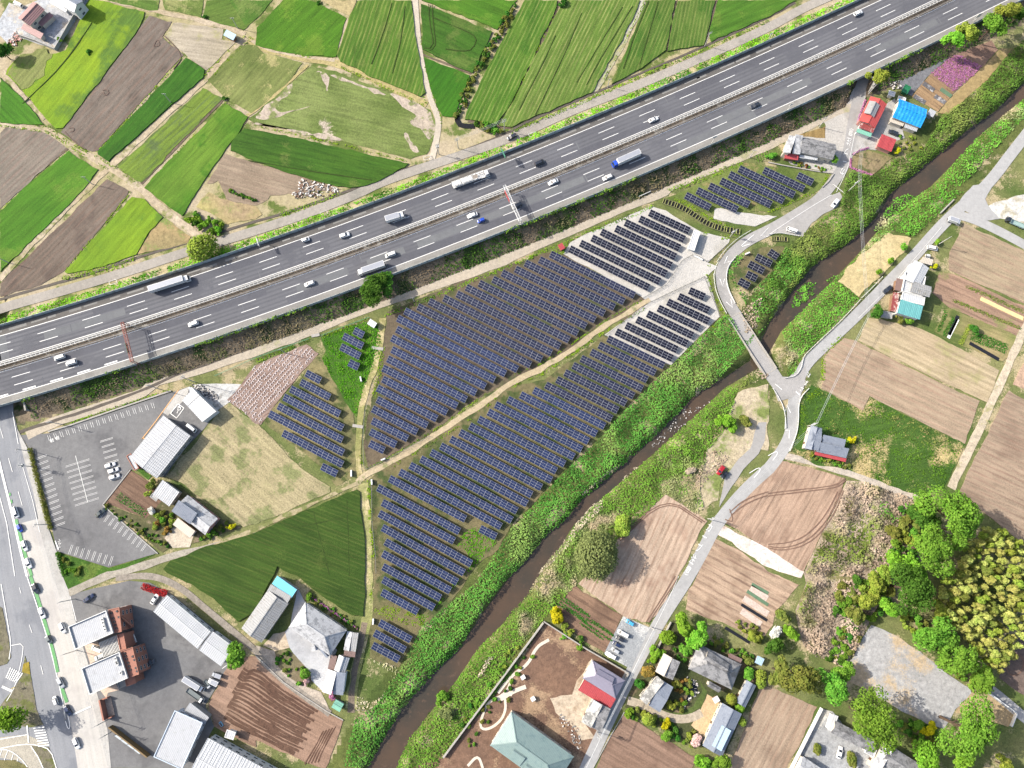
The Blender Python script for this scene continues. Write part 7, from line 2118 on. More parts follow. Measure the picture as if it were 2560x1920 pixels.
T('00', 760, 445, 28, 'deep', 'lone dark bush in the middle of the lime green field', 'shrub', trunk=.1, z0=ZN)
T('00', 20, 450, 95, 'deep', 'dark tree cut by the frame beside the fallow corner', 'broad', trunk=.4, z0=ZN)
T('00', 1760, 140, 26, 'deep', 'small dark bush on the track between two meadows', 'shrub', trunk=.1, z0=ZN)
T('00', 2000, 310, 34, 'mid', 'green bush beside the tiny blue-roofed shed', 'shrub', trunk=.2, z0=ZN)
T('00', 1940, 845, 24, 'deep', 'small dark bush at the corner of the rows', 'shrub', trunk=.1, z0=ZN)
T('20', 440, 15, 46, 'deep', 'dark bush at the head of the striped fields', 'shrub', trunk=.3, z0=ZN)
T('10', 540, 15, 24, 'deep', 'small dark bush on the edge of the tan field', 'shrub', trunk=.1, z0=ZN)
T('13', 1650, 1190, 58, 'willow', 'pale feathery bush on the far river bank', 'ball', trunk=.1, z0=-.5)
T('13', 1600, 1060, 62, 'mid', 'leafy bush leaning over the river from its far bank', 'shrub', trunk=.1, z0=-1)

def inside(poly, n, gap, tries=4000):
    x0, x1 = min(q.x for q in poly), max(q.x for q in poly)
    y0, y1 = min(q.y for q in poly), max(q.y for q in poly)
    out = []
    for _ in range(tries):
        x, y = rnd.uniform(x0, x1), rnd.uniform(y0, y1)
        if in_poly(np.array([x]), np.array([y]), poly)[0] and all((x - a) ** 2 + (y - b) ** 2 > gap * gap for a, b in out):
            out.append((x, y))
            if len(out) >= n:
                break
    return out
def grove(poly, n, gap, tints, rad, label, group, kind='shrub', name='bush', cat='bush', h=1.0, trunk=.15, z0=None):
    od = iter(ORD)
    if 'shrub' in label:
        name = cat = 'shrub'
    for x, y in sorted(inside(poly, n, gap), key=lambda q: -q[1]):
        r = rnd.uniform(*rad)
        z = zt1(x, y) if z0 is None else z0
        ti = rnd.choice(tints)
        _ti[0] += 1
        th = thing(name, label if name == 'bamboo' else f'{label}, {next(od)} from the top', cat, (x, y, z - .1), rnd.uniform(0, 6.28), group)
        big = r > 1.6
        place('crown', crown_mesh(kind, ti, .36 if not big else .34, 260 if not big else 420, _ti[0] % 3), th, (0, 0, r * trunk), (0, 0, 0), (r, r, r * h * rnd.uniform(.85, 1.15)))
        if trunk > .3:
            place('trunk', trunk_me, th, (0, 0, 0), (0, 0, 0), (r * .6, r * .6, r * trunk + r * .5))
bp = WS(t('32', '1760,1300 1850,1235 2000,1265 2100,1330 2300,1400') + t('33', '2300,300 2212,440 2140,620 2020,830 1930,800 1780,650 1660,520 1560,400 1500,240 1480,60') + t('32', '1600,1560 1700,1380'), 7)
grove(bp, 230, 2.3, ['bamboo', 'bamboo', 'lime', 'bamboo', 'olive'], (1.15, 1.9), 'feathery yellow-green bamboo plume in the dense bamboo grove', 'bamboo plumes of the grove', 'plume', 'bamboo', 'bamboo', 1.2, 3.2)
def gpoly(fr, s, z=0):
    return WS(t(fr, s), z)
grove(gpoly('23', '1385,890 1500,860 1560,930 1560,1060 1480,1180 1370,1130 1400,1010'), 16, 1.5, ['olive', 'mid', 'rust', 'lime'], (.9, 1.7), 'clipped shrub among the rocks around the dark pond', 'shrubs of the pond garden', 'ball')
grove(gpoly('23', '1060,1140 1250,1220 1420,1290 1600,1340 1600,1480 1440,1450 1200,1290 1010,1230'), 20, 1.7, ['olive', 'mid', 'deep', 'lime'], (.8, 1.5), 'small clipped shrub between garden drive and bottom ploughed field', 'shrubs below the garden drive', 'ball')
grove(gpoly('23', '1400,620 1500,660 1500,740 1420,700'), 4, 2, ['mid', 'deep'], (1, 1.6), 'shrub in the shade behind the pale storehouse', 'shrubs behind the storehouse')
grove(gpoly('23', '1690,480 2080,690 2060,760 1960,700 1700,580'), 14, 1.8, ['olive', 'mid', 'deep'], (.9, 1.6), 'shrub along the back hedge of the grand farmhouse', 'shrubs of the back hedge')
grove(gpoly('23', '1920,380 2100,420 2180,560 2060,560'), 12, 1.7, ['olive', 'mid', 'lime'], (.9, 1.7), 'bush at the edge of the bare vegetable plot', 'bushes of the vegetable plot')
grove(gpoly('23', '20,600 220,600 160,760 60,900 -60,880 -160,760') + [], 12, 1.7, ['olive', 'mid', 'lime', 'deep'], (.6, 1.2), 'small round shrub along the winding compound path', 'shrubs of the winding path', 'ball')
grove(gpoly('13', '1900,950 2212,900 2212,1120 2080,1160 1960,1350 1900,1500 1750,1500 1720,1440'), 26, 1.6, ['olive', 'mid', 'deep'], (.6, 1.2), 'low dark shrub between the river wall and the copper roof', 'shrubs by the river wall', 'ball')
grove(gpoly('13', '170,640 250,640 400,760 460,900 380,940 280,880 180,760'), 15, 1.3, ['olive', 'mid', 'deep', 'mid'], (.6, 1.2), 'small shrub in the courtyard rock garden', 'shrubs of the rock garden', 'ball')
grove(gpoly('13', '500,170 900,430 860,470 640,330 470,200'), 22, 1.1, ['deep', 'olive', 'mid'], (.6, .95), 'shrub in the narrow bed above the silver tiled house', 'shrubs of the narrow bed')
grove(gpoly('02', '1370,1060 1470,1080 1530,1240 1450,1310 1330,1220'), 12, 1.7, ['olive', 'mid', 'lime', 'rust'], (1, 1.8), 'shrub crowded before the flecked tile house', 'shrubs before the flecked tile house')
grove(gpoly('02', '930,1040 1200,1200 1480,1400 1440,1430 1200,1290 920,1080'), 26, 1.3, ['deep', 'mid', 'olive'], (.6, 1.1), 'low bush along the car park edge of the garden', 'bushes on the garden edge')
grove(gpoly('02', '1900,1170 2050,1240 1800,1350 1700,1350 1780,1290'), 12, 1.5, ['deep', 'mid', 'olive'], (.7, 1.3), 'bush at the far corner of the flecked tile house', 'bushes at the house corner')
grove(gpoly('02', '500,1460 620,1520 740,1640 560,1640'), 8, 1.6, ['olive', 'mid'], (1, 1.6), 'bush on the grass below the car park exit', 'bushes below the car park')
grove(gpoly('30', '200,1400 500,1450 480,1490 220,1430'), 12, 1.2, ['olive', 'mid', 'rust', 'lime'], (.6, 1.0), 'low shrub in front of the tiled farmhouse', 'shrubs before the farmhouse')
grove(gpoly('30', '1120,1180 1280,1170 1330,1280 1200,1300 1120,1260'), 10, 1.5, ['olive', 'lime', 'mid'], (.7, 1.2), 'scrubby bush behind the small red roof', 'bushes behind the red roof')
grove(gpoly('32', '350,600 700,690 690,740 400,640'), 12, 1.4, ['mid', 'olive', 'lime'], (.7, 1.2), 'bush along the track below the blue-grey house', 'bushes below the house')
grove(gpoly('33', '1080,1240 1300,1280 1500,1360 1460,1500 1250,1430'), 18, 2.0, ['deep', 'mid', 'olive'], (1.2, 2.0), 'shrub in the shade between the two biggest trees', 'shrubs between the biggest trees')
grove(gpoly('32', '1130,1060 1330,1040 1270,1180 1230,1400 1300,1659 1060,1659 1000,1520 1120,1300'), 30, 2.6, ['olive', 'mid', 'deep', 'lime'], (1.6, 2.9), 'leafy shrub where the brush meets the tall grove', 'shrubs below the tall grove', trunk=.4)
grove(gpoly('33', '560,120 700,20 960,20 1060,200 930,330 860,420 720,380 560,330'), 28, 2.6, ['olive', 'mid', 'deep', 'lime', 'olive'], (1.6, 3.0), 'leafy shrub between the brush and the gravel lot tip', 'shrubs at the gravel lot tip', trunk=.4)
grove(gpoly('33', '1120,330 1350,380 1420,560 1560,760 1760,930 1640,900 1440,660 1200,480'), 22, 2.4, ['lime', 'mid', 'olive'], (1.3, 2.4), 'low shrub fringing the gravel lot under the bamboo edge', 'shrubs fringing the gravel lot', trunk=.3)
grove(gpoly('33', '640,740 760,560 740,420 620,420 560,560 480,720'), 16, 2.2, ['olive', 'deep', 'mid'], (1.2, 2.2), 'shrub at the gravel side of the brush', 'shrubs at the brush edge')
grove(gpoly('10', '2250,40 2200,170 2080,380 1960,560 1860,760 1800,960 1720,1010 1790,800 1880,620 2050,330 2170,110', ZN), 40, 1.7, ['olive', 'deep', 'olive'], (1.1, 1.7), 'olive bush in the field hedge row', 'bushes of the field hedge row', z0=ZN)
grove(gpoly('10', '1890,1060 1980,1070 2130,1140 2090,1170 1980,1150 1900,1110', ZN), 12, 1.8, ['olive', 'deep', 'mid'], (1.2, 1.9), 'dark bush at the drain bend by the utility poles', 'bushes at the drain bend', z0=ZN)
grove(gpoly('01', '1610,200 1700,180 1850,250 1950,310 1900,350 1780,350 1640,280', ZN), 12, 2.2, ['mid', 'deep', 'bright'], (1.4, 2.3), 'green bush in the corner of the dry grass field', 'bushes of the dry grass corner', z0=ZN)
grove(gpoly('01', '1990,-15 2212,70 2212,90 2000,10', ZN), 12, 1.2, ['deep', 'mid'], (.7, 1.1), 'dark clipped bush in the short hedge on the dry field', 'bushes of the short hedge', z0=ZN)
def hedge(fr, s, wid, hgt, tint, label, name='hedge', z0=0.0, dens=22):
    p = WS(t(fr, s), z0)
    o = p[0]
    P, Nn = [], []
    L = resample(p, .25)
    for q in L:
        for _ in range(int(dens * .25 * wid)):
            u = rnd.uniform(-1, 1)
            z = hgt * (1 - .25 * u * u) * rnd.choice((1, 1, .9, .6, .35))
            d = Vector((rnd.uniform(-.2, .2), rnd.uniform(-.2, .2), 0))
            i = min(range(len(p) - 1), key=lambda k: (p[k] + p[k + 1] - q * 2).length)
            e = (p[i + 1] - p[i]).normalized()
            P.append(q - o + Vector((-e.y, e.x, 0)) * u * wid / 2 + d + Vector((0, 0, z)))
            Nn.append((-e.y * u * .8 + rnd.gauss(0, .4), e.x * u * .8 + rnd.gauss(0, .4), .8 + rnd.gauss(0, .3)))
    V, F = leaf_arrays(np.array([tuple(v) for v in P]), np.array(Nn), rng.uniform(.3, .5, len(P)))
    th = thing(name, label, 'hedge', (o.x, o.y, z0))
    link('foliage', arrmesh('foliage', V, F, GREENS[tint]), th)
    b = MB()
    for q in L[::6]:
        b.tube(q - o, q - o + Vector((0, 0, hgt * .7)), .05, n=5)
    b.build('stem', bark, th)
    return th
hedge('02', '268,560 300,700 350,900 400,1100 445,1250', 2.0, 1.4, 'olive', 'long clipped brown-green hedge between road pavement and car park')
hedge('03', '1240,85 1320,115 1400,140 1455,150', 2.6, 1.7, 'red', 'bright red hedge at the end of the long white shed')
hedge('02', '505,1460 530,1560 560,1650', 1.8, 1.3, 'deep', 'short dark hedge at the corner below the car park')
hedge('13', '490,185 700,330 880,450', .6, .5, 'magenta', 'narrow magenta flower hedge along the wheat triangle')
hedge('30', '730,1340 790,1300 865,1282', .9, .5, 'magenta', 'magenta flower strip on the kitchen garden wall')
hedge('30', '715,1370 712,1450 800,1480 900,1512', .9, .45, 'magenta', 'pinkish flower edging of the kitchen garden by the pole')
hedge('30', '840,870 800,980 770,1080', 1.0, .6, 'magenta', 'magenta flowers along the front of the red-roofed house')

# ---------------------------------------------------------------- ground cover nobody could count
def scrub(name, polys, dens, size, hgt, mat, lump=5.0, base=.0, keep=None, up=.8, rgh=.26):
    VV, FF, off = [], [], 0
    for poly in polys:
        x0, x1 = min(q.x for q in poly), max(q.x for q in poly)
        y0, y1 = min(q.y for q in poly), max(q.y for q in poly)
        n = int((x1 - x0) * (y1 - y0) * dens)
        if n < 1:
            continue
        x, y = rng.uniform(x0, x1, n), rng.uniform(y0, y1, n)
        m = in_poly(x, y, poly)
        x, y = x[m], y[m]
        if keep is not None:
            k = keep(x, y)
            x, y = x[k], y[k]
        n = len(x)
        if not n:
            continue
        lm = vnoise(x, y, lump) * .65 + vnoise(x + 31, y + 17, lump * .45) * .35
        lm = np.clip((lm - .25) * 1.8, 0, 1)
        z = zt(x, y) + base + hgt * lm * rng.uniform(.45, 1.0, n)
        e = .4
        gx_ = (vnoise(x + e, y, lump) - vnoise(x - e, y, lump)) * hgt / e
        gy_ = (vnoise(x, y + e, lump) - vnoise(x, y - e, lump)) * hgt / e
        Nn = np.stack([-gx_ * 1.2, -gy_ * 1.2, np.full(n, up)], 1) + rng.normal(size=(n, 3)) * rgh
        V, F = leaf_arrays(np.stack([x, y, z], 1), Nn, rng.uniform(.6, 1.3, n) * size)
        VV.append(V), FF.append(F + off)
        off += len(V)
    return link(name, arrmesh(name, np.concatenate(VV), np.concatenate(FF), mat), kind='stuff')
bankA = leafmat('bank_green', c(92, 144, 60), c(128, 178, 78), c(148, 176, 92), scale=.16)
bankB = leafmat('bank_mixed', c(108, 164, 60), c(140, 192, 78), c(200, 188, 152), scale=.12)
dryM = leafmat('dry_weeds', c(226, 210, 186), c(196, 178, 150), c(130, 156, 76), scale=.14)
verM = leafmat('verge_green', c(120, 176, 40), c(154, 200, 52), c(96, 140, 50), scale=.16)
slopM = leafmat('slope_weeds', c(70, 104, 40), c(96, 124, 48), c(140, 126, 100), scale=.13)
def corridor(fr_pts_a, fr_pts_b):
    return WS(fr_pts_a, 0) + WS(list(reversed(fr_pts_b)), 0)
# between solar farm and river (north-west bank)
nwA = t('13', '760,1640 850,1250 930,1180 1010,1150 1230,830 1440,420 1900,60') + t('22', '0,1240 450,760 700,520 1000,200 1200,0') + t('21', '1380,1490 1690,1190 1800,1090 1850,1060 1900,1100 2000,1290')
nwB = t('13', '980,1659 1110,1400 1260,1160 1500,890 1780,610 1880,400 2140,60') + t('22', '80,1580 270,1345 410,1235 610,1010 910,745 1210,485 1470,225 1565,115 1725,25') + t('31', '-20,1160')
nwPoly = corridor(nwA, nwB)
rk = lambda lo, hi: (lambda x, y: (river_d(x, y) > lo) & (river_d(x, y) < hi))
scrub('riverside_undergrowth', [nwPoly], 4.6, .52, 1.7, bankA, 6.5, .15, rk(-.7, 60))
seA = t('13', '1160,1720 1350,1350 1560,1120 1740,900 1910,640 2140,410') + t('22', '290,1560 480,1340 545,1215 710,1045 960,835 1340,495 1650,215 1790,90 1890,0')
seB = t('13', '1560,1659 1620,1550 1900,1200 2212,850') + t('23', '0,700 260,390 400,230 560,80') + t('22', '560,1659 830,1400 930,1320 1080,1190 1330,945 1420,1010 1590,1130 1650,1060 1620,880 1700,560 1830,420 1950,60 1960,0')
scrub('riverside_grass', [corridor(seA, seB)], 4.4, .48, .9, bankB, 4.5, .1, rk(-.6, 60))
ruA = t('31', '0,1150 100,990 240,810 380,640 620,505 880,280 1000,60') + t('30', '1200,1560 1370,1420 1640,1200 1720,1120 1950,970 2230,690')
ruB = t('31', '20,1060 -60,900 0,760 100,540 270,395 380,290 520,190 620,130 640,0') + t('30', '660,1560 720,1480 900,1530 1090,1380 1340,1290 1500,1000 1650,900 1900,680 2110,430 2260,300')
scrub('riverside_undergrowth', [corridor(ruA, ruB)], 4.6, .52, 1.7, bankA, 6.5, .15, rk(-.7, 40))
rdA = t('31', '130,1190 290,1030 440,880 640,700 830,500 1040,235 1270,40') + t('30', '1480,1560 1610,1410 1810,1190 1890,1120 2060,975 2240,830')
rdB = t('31', '170,1600 240,1560 300,1400 480,1250 640,1090 790,920 700,840 600,770 780,580 900,470 1080,330 1250,390 1480,190 1600,60 1700,0') + t('30', '1600,1640 1720,1560 1950,1300 2212,1020')
scrub('riverside_grass', [corridor(rdA, rdB)], 4.4, .48, .9, bankB, 4.5, .1, rk(-.6, 40))
scrub('island_grass', [WS(t('31', '200,1000 230,870 330,780 410,790 400,880 320,950 260,990'), -2.5), WS(t('31', '500,770 590,710 600,730 520,790'), -2.5), WS(t('31', '900,350 980,210 1090,60 1200,20 1290,50 1180,130 1060,260 980,330'), -2.5), WS(t('31', '870,410 930,400 930,440 880,440'), -2.5)], 3.5, .6, .8, bankB, 3, .9)
scrub('panel_plot_weeds', [WS(t('Q', '600,690 720,560 760,470 870,500 880,560 760,680 700,780 620,860 590,760')), WS(t('Q', '470,600 510,520 560,500 500,600 530,700 590,690 560,760'))], 2.6, .6, 1.6, bankA, 4.5, .1)
scrub('pale_reeds', [WS(t('22', '740,1020 790,1000 780,1080 640,1200 560,1290 470,1420 330,1560 240,1640 200,1659 300,1550 480,1350 550,1215 690,1050')), WS(t('22', '1000,740 1060,700 1100,720 960,840')), WS(t('22', '1600,30 1700,0 1690,60 1640,100 1590,90')), WS(t('13', '2000,700 2060,690 1950,850 1900,900')), WS(t('22', '870,720 960,680 830,800 620,960 600,950'))], 4.5, .5, 1.0, GREENS['dry'], 3.5, .25)
scrub('dry_bank_weeds', [WS(t('Q', '540,780 640,720 620,880 560,900')), WS(t('22', '2100,-180 2200,-260 2212,-60 2000,20 1950,50')), WS(t('22', '560,1250 720,1060 640,1190 470,1400 330,1560 240,1659 180,1659 400,1380')), WS(t('22', '1690,600 1780,560 1880,640 1700,830 1620,900 1600,1050 1580,1080 1590,800'))], 2.6, .6, .7, dryM, 3.5, .05)
north = []
for x0 in np.arange(-300, 300, 20):
    north.append([hw(x0, 17.9), hw(x0 + 20, 17.9), hw(x0 + 20, 22.6), hw(x0, 22.6)])
scrub('verge_shrubbery', north, 4.0, .55, 1.4, verM, 4.0, .1, lambda x, y: (vnoise(x, y, 7) + .25 * vnoise(x, y, 2)) > .24)
slopes = []
for x0 in np.arange(-300, 300, 20):
    slopes.append([hw(x0, -17.4), hw(x0 + 20, -17.4), hw(x0 + 20, -25.2), hw(x0, -25.2)])
gapk = lambda x, y: (np.minimum(seg_dist(x, y, LROAD) - 11, seg_dist(x, y, UROAD) - 5) > 0)
scrub('embankment_weeds', slopes, 2.2, .55, .55, slopM, 3.0, .05, lambda x, y: gapk(x, y) & (vnoise(x, y, 8) > .36))
scrub('embankment_dry_grass', slopes, 1.8, .5, .35, leafmat('slope_dry', c(128, 112, 94), c(150, 134, 116)), 3.0, .04, lambda x, y: gapk(x, y) & (vnoise(x, y, 8) < .58))
scrub('barrier_creeper', [[hw(x0, -16.7), hw(x0 + 6, -16.7), hw(x0 + 6, -18.3), hw(x0, -18.3)] for x0 in np.arange(-280, 290, 6) if vnoise(x0 + 400, 3.0, 22.0) > .60], 4, .6, 1.6, GREENS['mid'], 2.5, 1.6, gapk)
scrub('field_edge_grass', [WS(t('20', s), ZN) for s in ('0,1125 560,885 860,755 1260,585 1660,415 2212,170 2212,195 1660,450 1260,615 860,790 560,920 0,1160',)] + [WS(t('01', '560,740 900,660 1100,610 1180,560 1200,590 1100,660 880,720 560,780')), WS(t('11', '200,190 700,10 760,10 220,230'), ZN)], 3.0, .5, .7, verM, 3, .05)
scrub('service_verge_grass', [WS(t('11', s)) for s in ('0,1440 250,1355 460,1270 460,1290 250,1390 0,1480', '560,1240 960,1080 980,1100 570,1270', '1100,1060 1420,930 1760,790 2212,620 2212,650 1760,830 1400,980 1120,1080')] + [WS(t('21', '0,620 200,520 480,420 700,310 1000,190 1200,110 1230,130 1000,240 700,345 500,420 460,520 420,560 340,500 200,560 60,630')), WS(t('20', '1330,1640 1700,1490 1960,1390 2000,1420 1750,1530 1500,1620 1350,1659')), WS(t('02', '600,330 900,225 1100,160 1480,40 1480,55 1100,180 900,250 600,350'))], 3.2, .45, .5, verM, 3, .04)
scrub('triangle_grass', [WS(t('K', '575,170 640,150 1000,25 1130,70 1180,280 1060,520 960,760 920,950 880,900 640,520 575,380 640,300'))], 3.4, .5, .45, leafmat('triangle_green', c(72, 140, 30), c(110, 172, 44)), 3.5, .04)
trackg = []
for fr, s, wd in (('00', '0,1040 200,1062 420,1098 640,1255 950,1418 1230,1610', 1.4), ('00', '0,1085 420,1142 700,1330 940,1470', 1.2), ('00', '2110,310 1930,480 1760,660 1580,820 1180,1180', 1.2), ('00', '2150,350 1970,520 1800,700', 1.0), ('10', '-60,320 60,400 300,462 480,500', .9), ('10', '690,560 1000,700 1300,840 1490,930', 1.3), ('10', '1340,300 1380,560 1450,850 1520,1010', .8), ('10', '1420,300 1460,560 1530,830 1600,1000 1600,1100', .9), ('00', '1240,100 900,590 540,1100', .9), ('00', '1600,470 840,1320', .8), ('00', '1955,880 1240,1630', 1.0), ('20', '1150,0 1060,190 940,420 790,690', .8), ('01', '0,160 590,-350', 1.0), ('01', '1130,0 560,690', 1.0), ('10', '0,1090 700,1240 1320,1395', 1.0), ('20', '0,900 395,60', .8)):
    p = resample(WS(t(fr, s), ZN), 3)
    A, B = ribbon_pts(p, wd / 2, wd / 2)
    for i in range(len(p) - 1):
        trackg.append([A[i], A[i + 1], B[i + 1], B[i]])
for fr, s, wd in (('21', '1150,1010 800,1205 500,1420 250,1575 0,1690', 1.3), ('L', '1180,-10 860,225 530,430 210,610', 1.3), ('21', '1120,940 1000,1000 790,1120 500,1325 240,1490 0,1590', .9), ('L', '1090,-60 840,125 510,345 190,530 60,590', .9), ('12', '975,830 975,1000 1000,1300 1020,1640', 1.6), ('12', '900,560 915,700', 1.2), ('13', '985,0 1000,240', 1.6), ('K', '1180,250 1150,520 1080,800', 2.0), ('13', '1000,240 1200,300 1430,350 1440,420 1300,400 1000,290', 2.2), ('21', '1690,700 1720,850 1790,960 1830,1080 1700,1200 1500,1380', 1.8), ('30', '540,1440 480,1600 440,1620', 1.5), ('31', '0,180 200,90 400,0', 1.4), ('21', '1650,360 1850,400 1980,340 1850,300 1700,230 1560,140 1400,50', 2.0), ('21', '1780,600 1690,640', 1.5), ('32', '455,40 360,120 300,220 280,330 240,520', 2.4), ('31', '640,1250 480,1390 470,1640', 2.0)):
    p = resample(WS(t(fr, s)), 3)
    A, B = ribbon_pts(p, wd / 2, wd / 2)
    for i in range(len(p) - 1):
        trackg.append([A[i], A[i + 1], B[i + 1], B[i]])
scrub('track_grass', trackg, 4.5, .42, .4, verM, 2.2, .04, lambda x, y: vnoise(x, y, 3) > .35)
scrub('lower_plot_grass', [WS(t('L', '880,1150 960,1090 1090,1130 1190,1230 1120,1290 1020,1410 860,1560 760,1659 850,1560 980,1400 900,1280 830,1260')), WS(t('13', '1380,345 1440,420 1600,200 1760,60 1740,20 1640,160 1560,300'))], 3.6, .5, .5, leafmat('plot_green', c(84, 146, 36), c(120, 176, 48)), 3.5, .04)
scrub('meadow_weeds', [WS(t('13', '960,720 1180,840 1090,1040 990,1090 870,1030 850,1180 1010,1160 1090,1060 1240,830 1180,760'))], 2.4, .5, .4, dryM, 3.5, .04)
scrub('brushwood', [WS(t('32', '690,850 830,850 1120,940 1300,1020 1250,1150 1215,1400 1100,1659 400,1659 320,1640 500,1250')), WS(t('33', '330,40 900,20 880,330 830,480 660,780 420,700 300,600 240,300'))], 3.2, .75, 3.2, dryM, 7.0, .1)
scrub('brushwood_greens', [WS(t('32', '950,1000 1300,1050 1250,1150 1215,1400 1150,1659 800,1659 950,1350')), WS(t('33', '560,100 900,40 880,330 800,440 640,440 540,300'))], 1.3, .7, 1.8, bankA, 4.5, .3, lambda x, y: vnoise(x, y, 6) > .42)
scrub('weed_clumps', [WS(t('32', '450,60 822,250 900,130 1690,530 1500,900 1300,960 1000,850 720,730 760,560 600,450 420,330 300,480 260,420 280,170 380,20'))], 1.9, .5, .5, leafmat('weed_green', c(82, 134, 44), c(110, 156, 56), c(180, 164, 116), scale=.14), 3.0, .03)
fl = WS(t('30', '1412,628 1600,478 1660,480 1850,570 1640,800 1600,790'))
P = []
fd = W(t('30', '1600,790')[0]) - W(t('30', '1412,628')[0])
fe = W(t('30', '1600,478')[0]) - W(t('30', '1412,628')[0])
for i in range(26):
    for j in range(22):
        q = fl[0] + fd * (i / 25) + fe * 1.45 * ((j + .5 * (i % 2)) / 21)
        if in_poly(np.array([q.x]), np.array([q.y]), fl)[0] and rnd.random() < .85:
            P += [(q.x + rnd.gauss(0, .16), q.y + rnd.gauss(0, .16), .15 + rnd.random() * .2) for _ in range(5)]
V, F = leaf_arrays(np.array(P), np.tile([0, 0, 1.], (len(P), 1)) + rng.normal(size=(len(P), 3)) * .3, rng.uniform(.3, .55, len(P)))
link('moss_phlox_clumps', arrmesh('moss_phlox_clumps', V, F, GREENS['magenta']), kind='stuff')

# crop rows one can see standing: beds of leaves
def beds(name, fr, lines, wid, tint, hgt=.35, size=.35, dens=14, z=0):
    P = []
    for s in lines:
        p = resample(WS(t(fr, s), z), .2)
        for q in p:
            for _ in range(max(1, int(dens * .2 * wid))):
                P.append((q.x + rnd.uniform(-wid, wid) / 2, q.y + rnd.uniform(-wid, wid) / 2, z + .08 + rnd.random() * hgt))
    V, F = leaf_arrays(np.array(P), np.tile([0, 0, 1.], (len(P), 1)) + rng.normal(size=(len(P), 3)) * .4, rng.uniform(.7, 1.3, len(P)) * size)
    return link(name, arrmesh(name, V, F, GREENS[tint] if isinstance(tint, str) else tint), kind='stuff')
crop = leafmat('crop_green', c(50, 120, 40), c(80, 150, 60))
beds('crop_rows', '23', [f'{455 - i * 19},{190 + i * 18} {660 - i * 18 + (i % 2) * 30},{335 + i * 18}' for i in range(4)] + [f'{640 + i * 48},{370 + i * 10} {880 - i * 8},{520 - i * 12}' for i in range(2)] + [f'{590 - 0},{410} {780},{545}', '600,385 860,560', '560,350 640,400'], .8, crop)
beds('crop_rows', '02', [f'{1040 - i * 13},{940 + i * 16} {1270 - i * 8},{1105 + i * 14}' for i in range(4)], .7, crop)
beds('crop_rows', '31', ['1540,1030 1470,1200', '1760,1240 2060,1350', '1745,1265 2050,1385', '1770,1215 2060,1325', '1600,1090 1520,1240'], 1.6, crop)
beds('crop_rows', '31', ['1750,1150 1670,1320', '1735,1150 1655,1310'], 1.2, 'lime')
beds('crop_rows', '31', ['1720,820 2212,1040', '1600,940 2180,1180'], 1.6, GREENS['olive'])
beds('crop_rows', '20', [f'{2110 + i * 22},{1345 - i * 10} {2130 + i * 22},{1400 - i * 8}' for i in range(5)], .5, 'mid')
mulch = pm('black_mulch_film', c(40, 40, 44), .3)
wcov = pm('white_row_cover', c(246, 246, 244), .6)
def strip_beds(name, fr, lines, wid, mat, h=.2):
    for s in lines:
        ribbon(MB(), resample(WS(t(fr, s)), 2), wid, .22, thick=h).build(name, mat, kind='structure')
strip_beds('mulch_bed', '31', ['1640,1070 1560,1240', '1740,1305 1995,1450'], 1.5, mulch)
strip_beds('mulch_bed', '23', ['1840,445 2050,575', '1980,245 2212,390'], 1.2, mulch)
strip_beds('covered_bed', '31', ['1640,1100 1555,1265'], 1.3, wcov, .5)
strip_beds('straw_bed', '31', ['1835,920 2000,1000 2212,1100'], 1.8, pm('straw', c(232, 206, 150), .9, .2))
strip_beds('green_bed', '23', ['2030,130 2212,250', '2070,70 2212,150'], 1.4, pm('green_film', c(96, 124, 96), .7))
strip_beds('chalk_bed', '23', ['2000,190 2212,330', '2060,100 2212,200', '1980,300 2150,420'], 2.6, pm('chalky_soil', c(206, 186, 174), .95, .25, 1.5))
strip_beds('mulch_bed', '30', ['1340,720 1440,790', '1260,830 1360,890', '1440,830 1530,890'], 2.2, gm('dark_mulch', c(120, 118, 120), c(90, 90, 94), c(170, 168, 168), pscale=.5, pth=.55))
strip_beds('green_bed', '30', ['1490,770 1590,840'], 2.0, pm('green_film', c(96, 124, 96)))
# wheel tracks in the round-cornered fields
rut = pm('rut_soil', c(126, 100, 86), .95, .2)
for fr, s in (('32', '0,945 250,915 450,895 600,870 665,815'), ('32', '0,968 250,938 460,912 610,890 670,830'), ('32', '640,900 560,1100 420,1290 260,1390 100,1420 0,1400'), ('32', '650,920 580,1110 440,1310 280,1410 110,1440 0,1415'), ('32', '600,930 500,1130 360,1290 200,1370 0,1385'), ('22', '1880,1110 2000,1000 2212,930'), ('22', '1890,1135 2020,1030 2212,960'), ('22', '1840,1170 1920,1200 1880,1080'), ('23', '1180,400 1270,260 1430,20'), ('23', '1160,395 1250,260 1410,0'), ('22', '920,1340 1320,965 1670,1195'), ('22', '935,1355 1325,985 1640,1195'), ('33', '2110,660 2200,690 2212,800 2140,870 2060,840 2060,740 2110,660')):
    road('wheel_rut', t(fr, s), .45, rut, 0, .16, step=1.5, smooth=2, jit=.1)
rut2 = pm('rut_soil_dark', c(112, 94, 84), .95, .2)
for s in ('1330,400 1360,330 1390,400 1330,400', '890,780 930,770 945,810 910,830 895,800', '600,1110 640,1100 645,1135 605,1140', '560,1140 640,1230 740,1290', '1420,310 1590,480 1500,600'):
    road('wheel_rut', t('00', s), .4, rut2, ZN, .2, step=1.0, jit=.1)
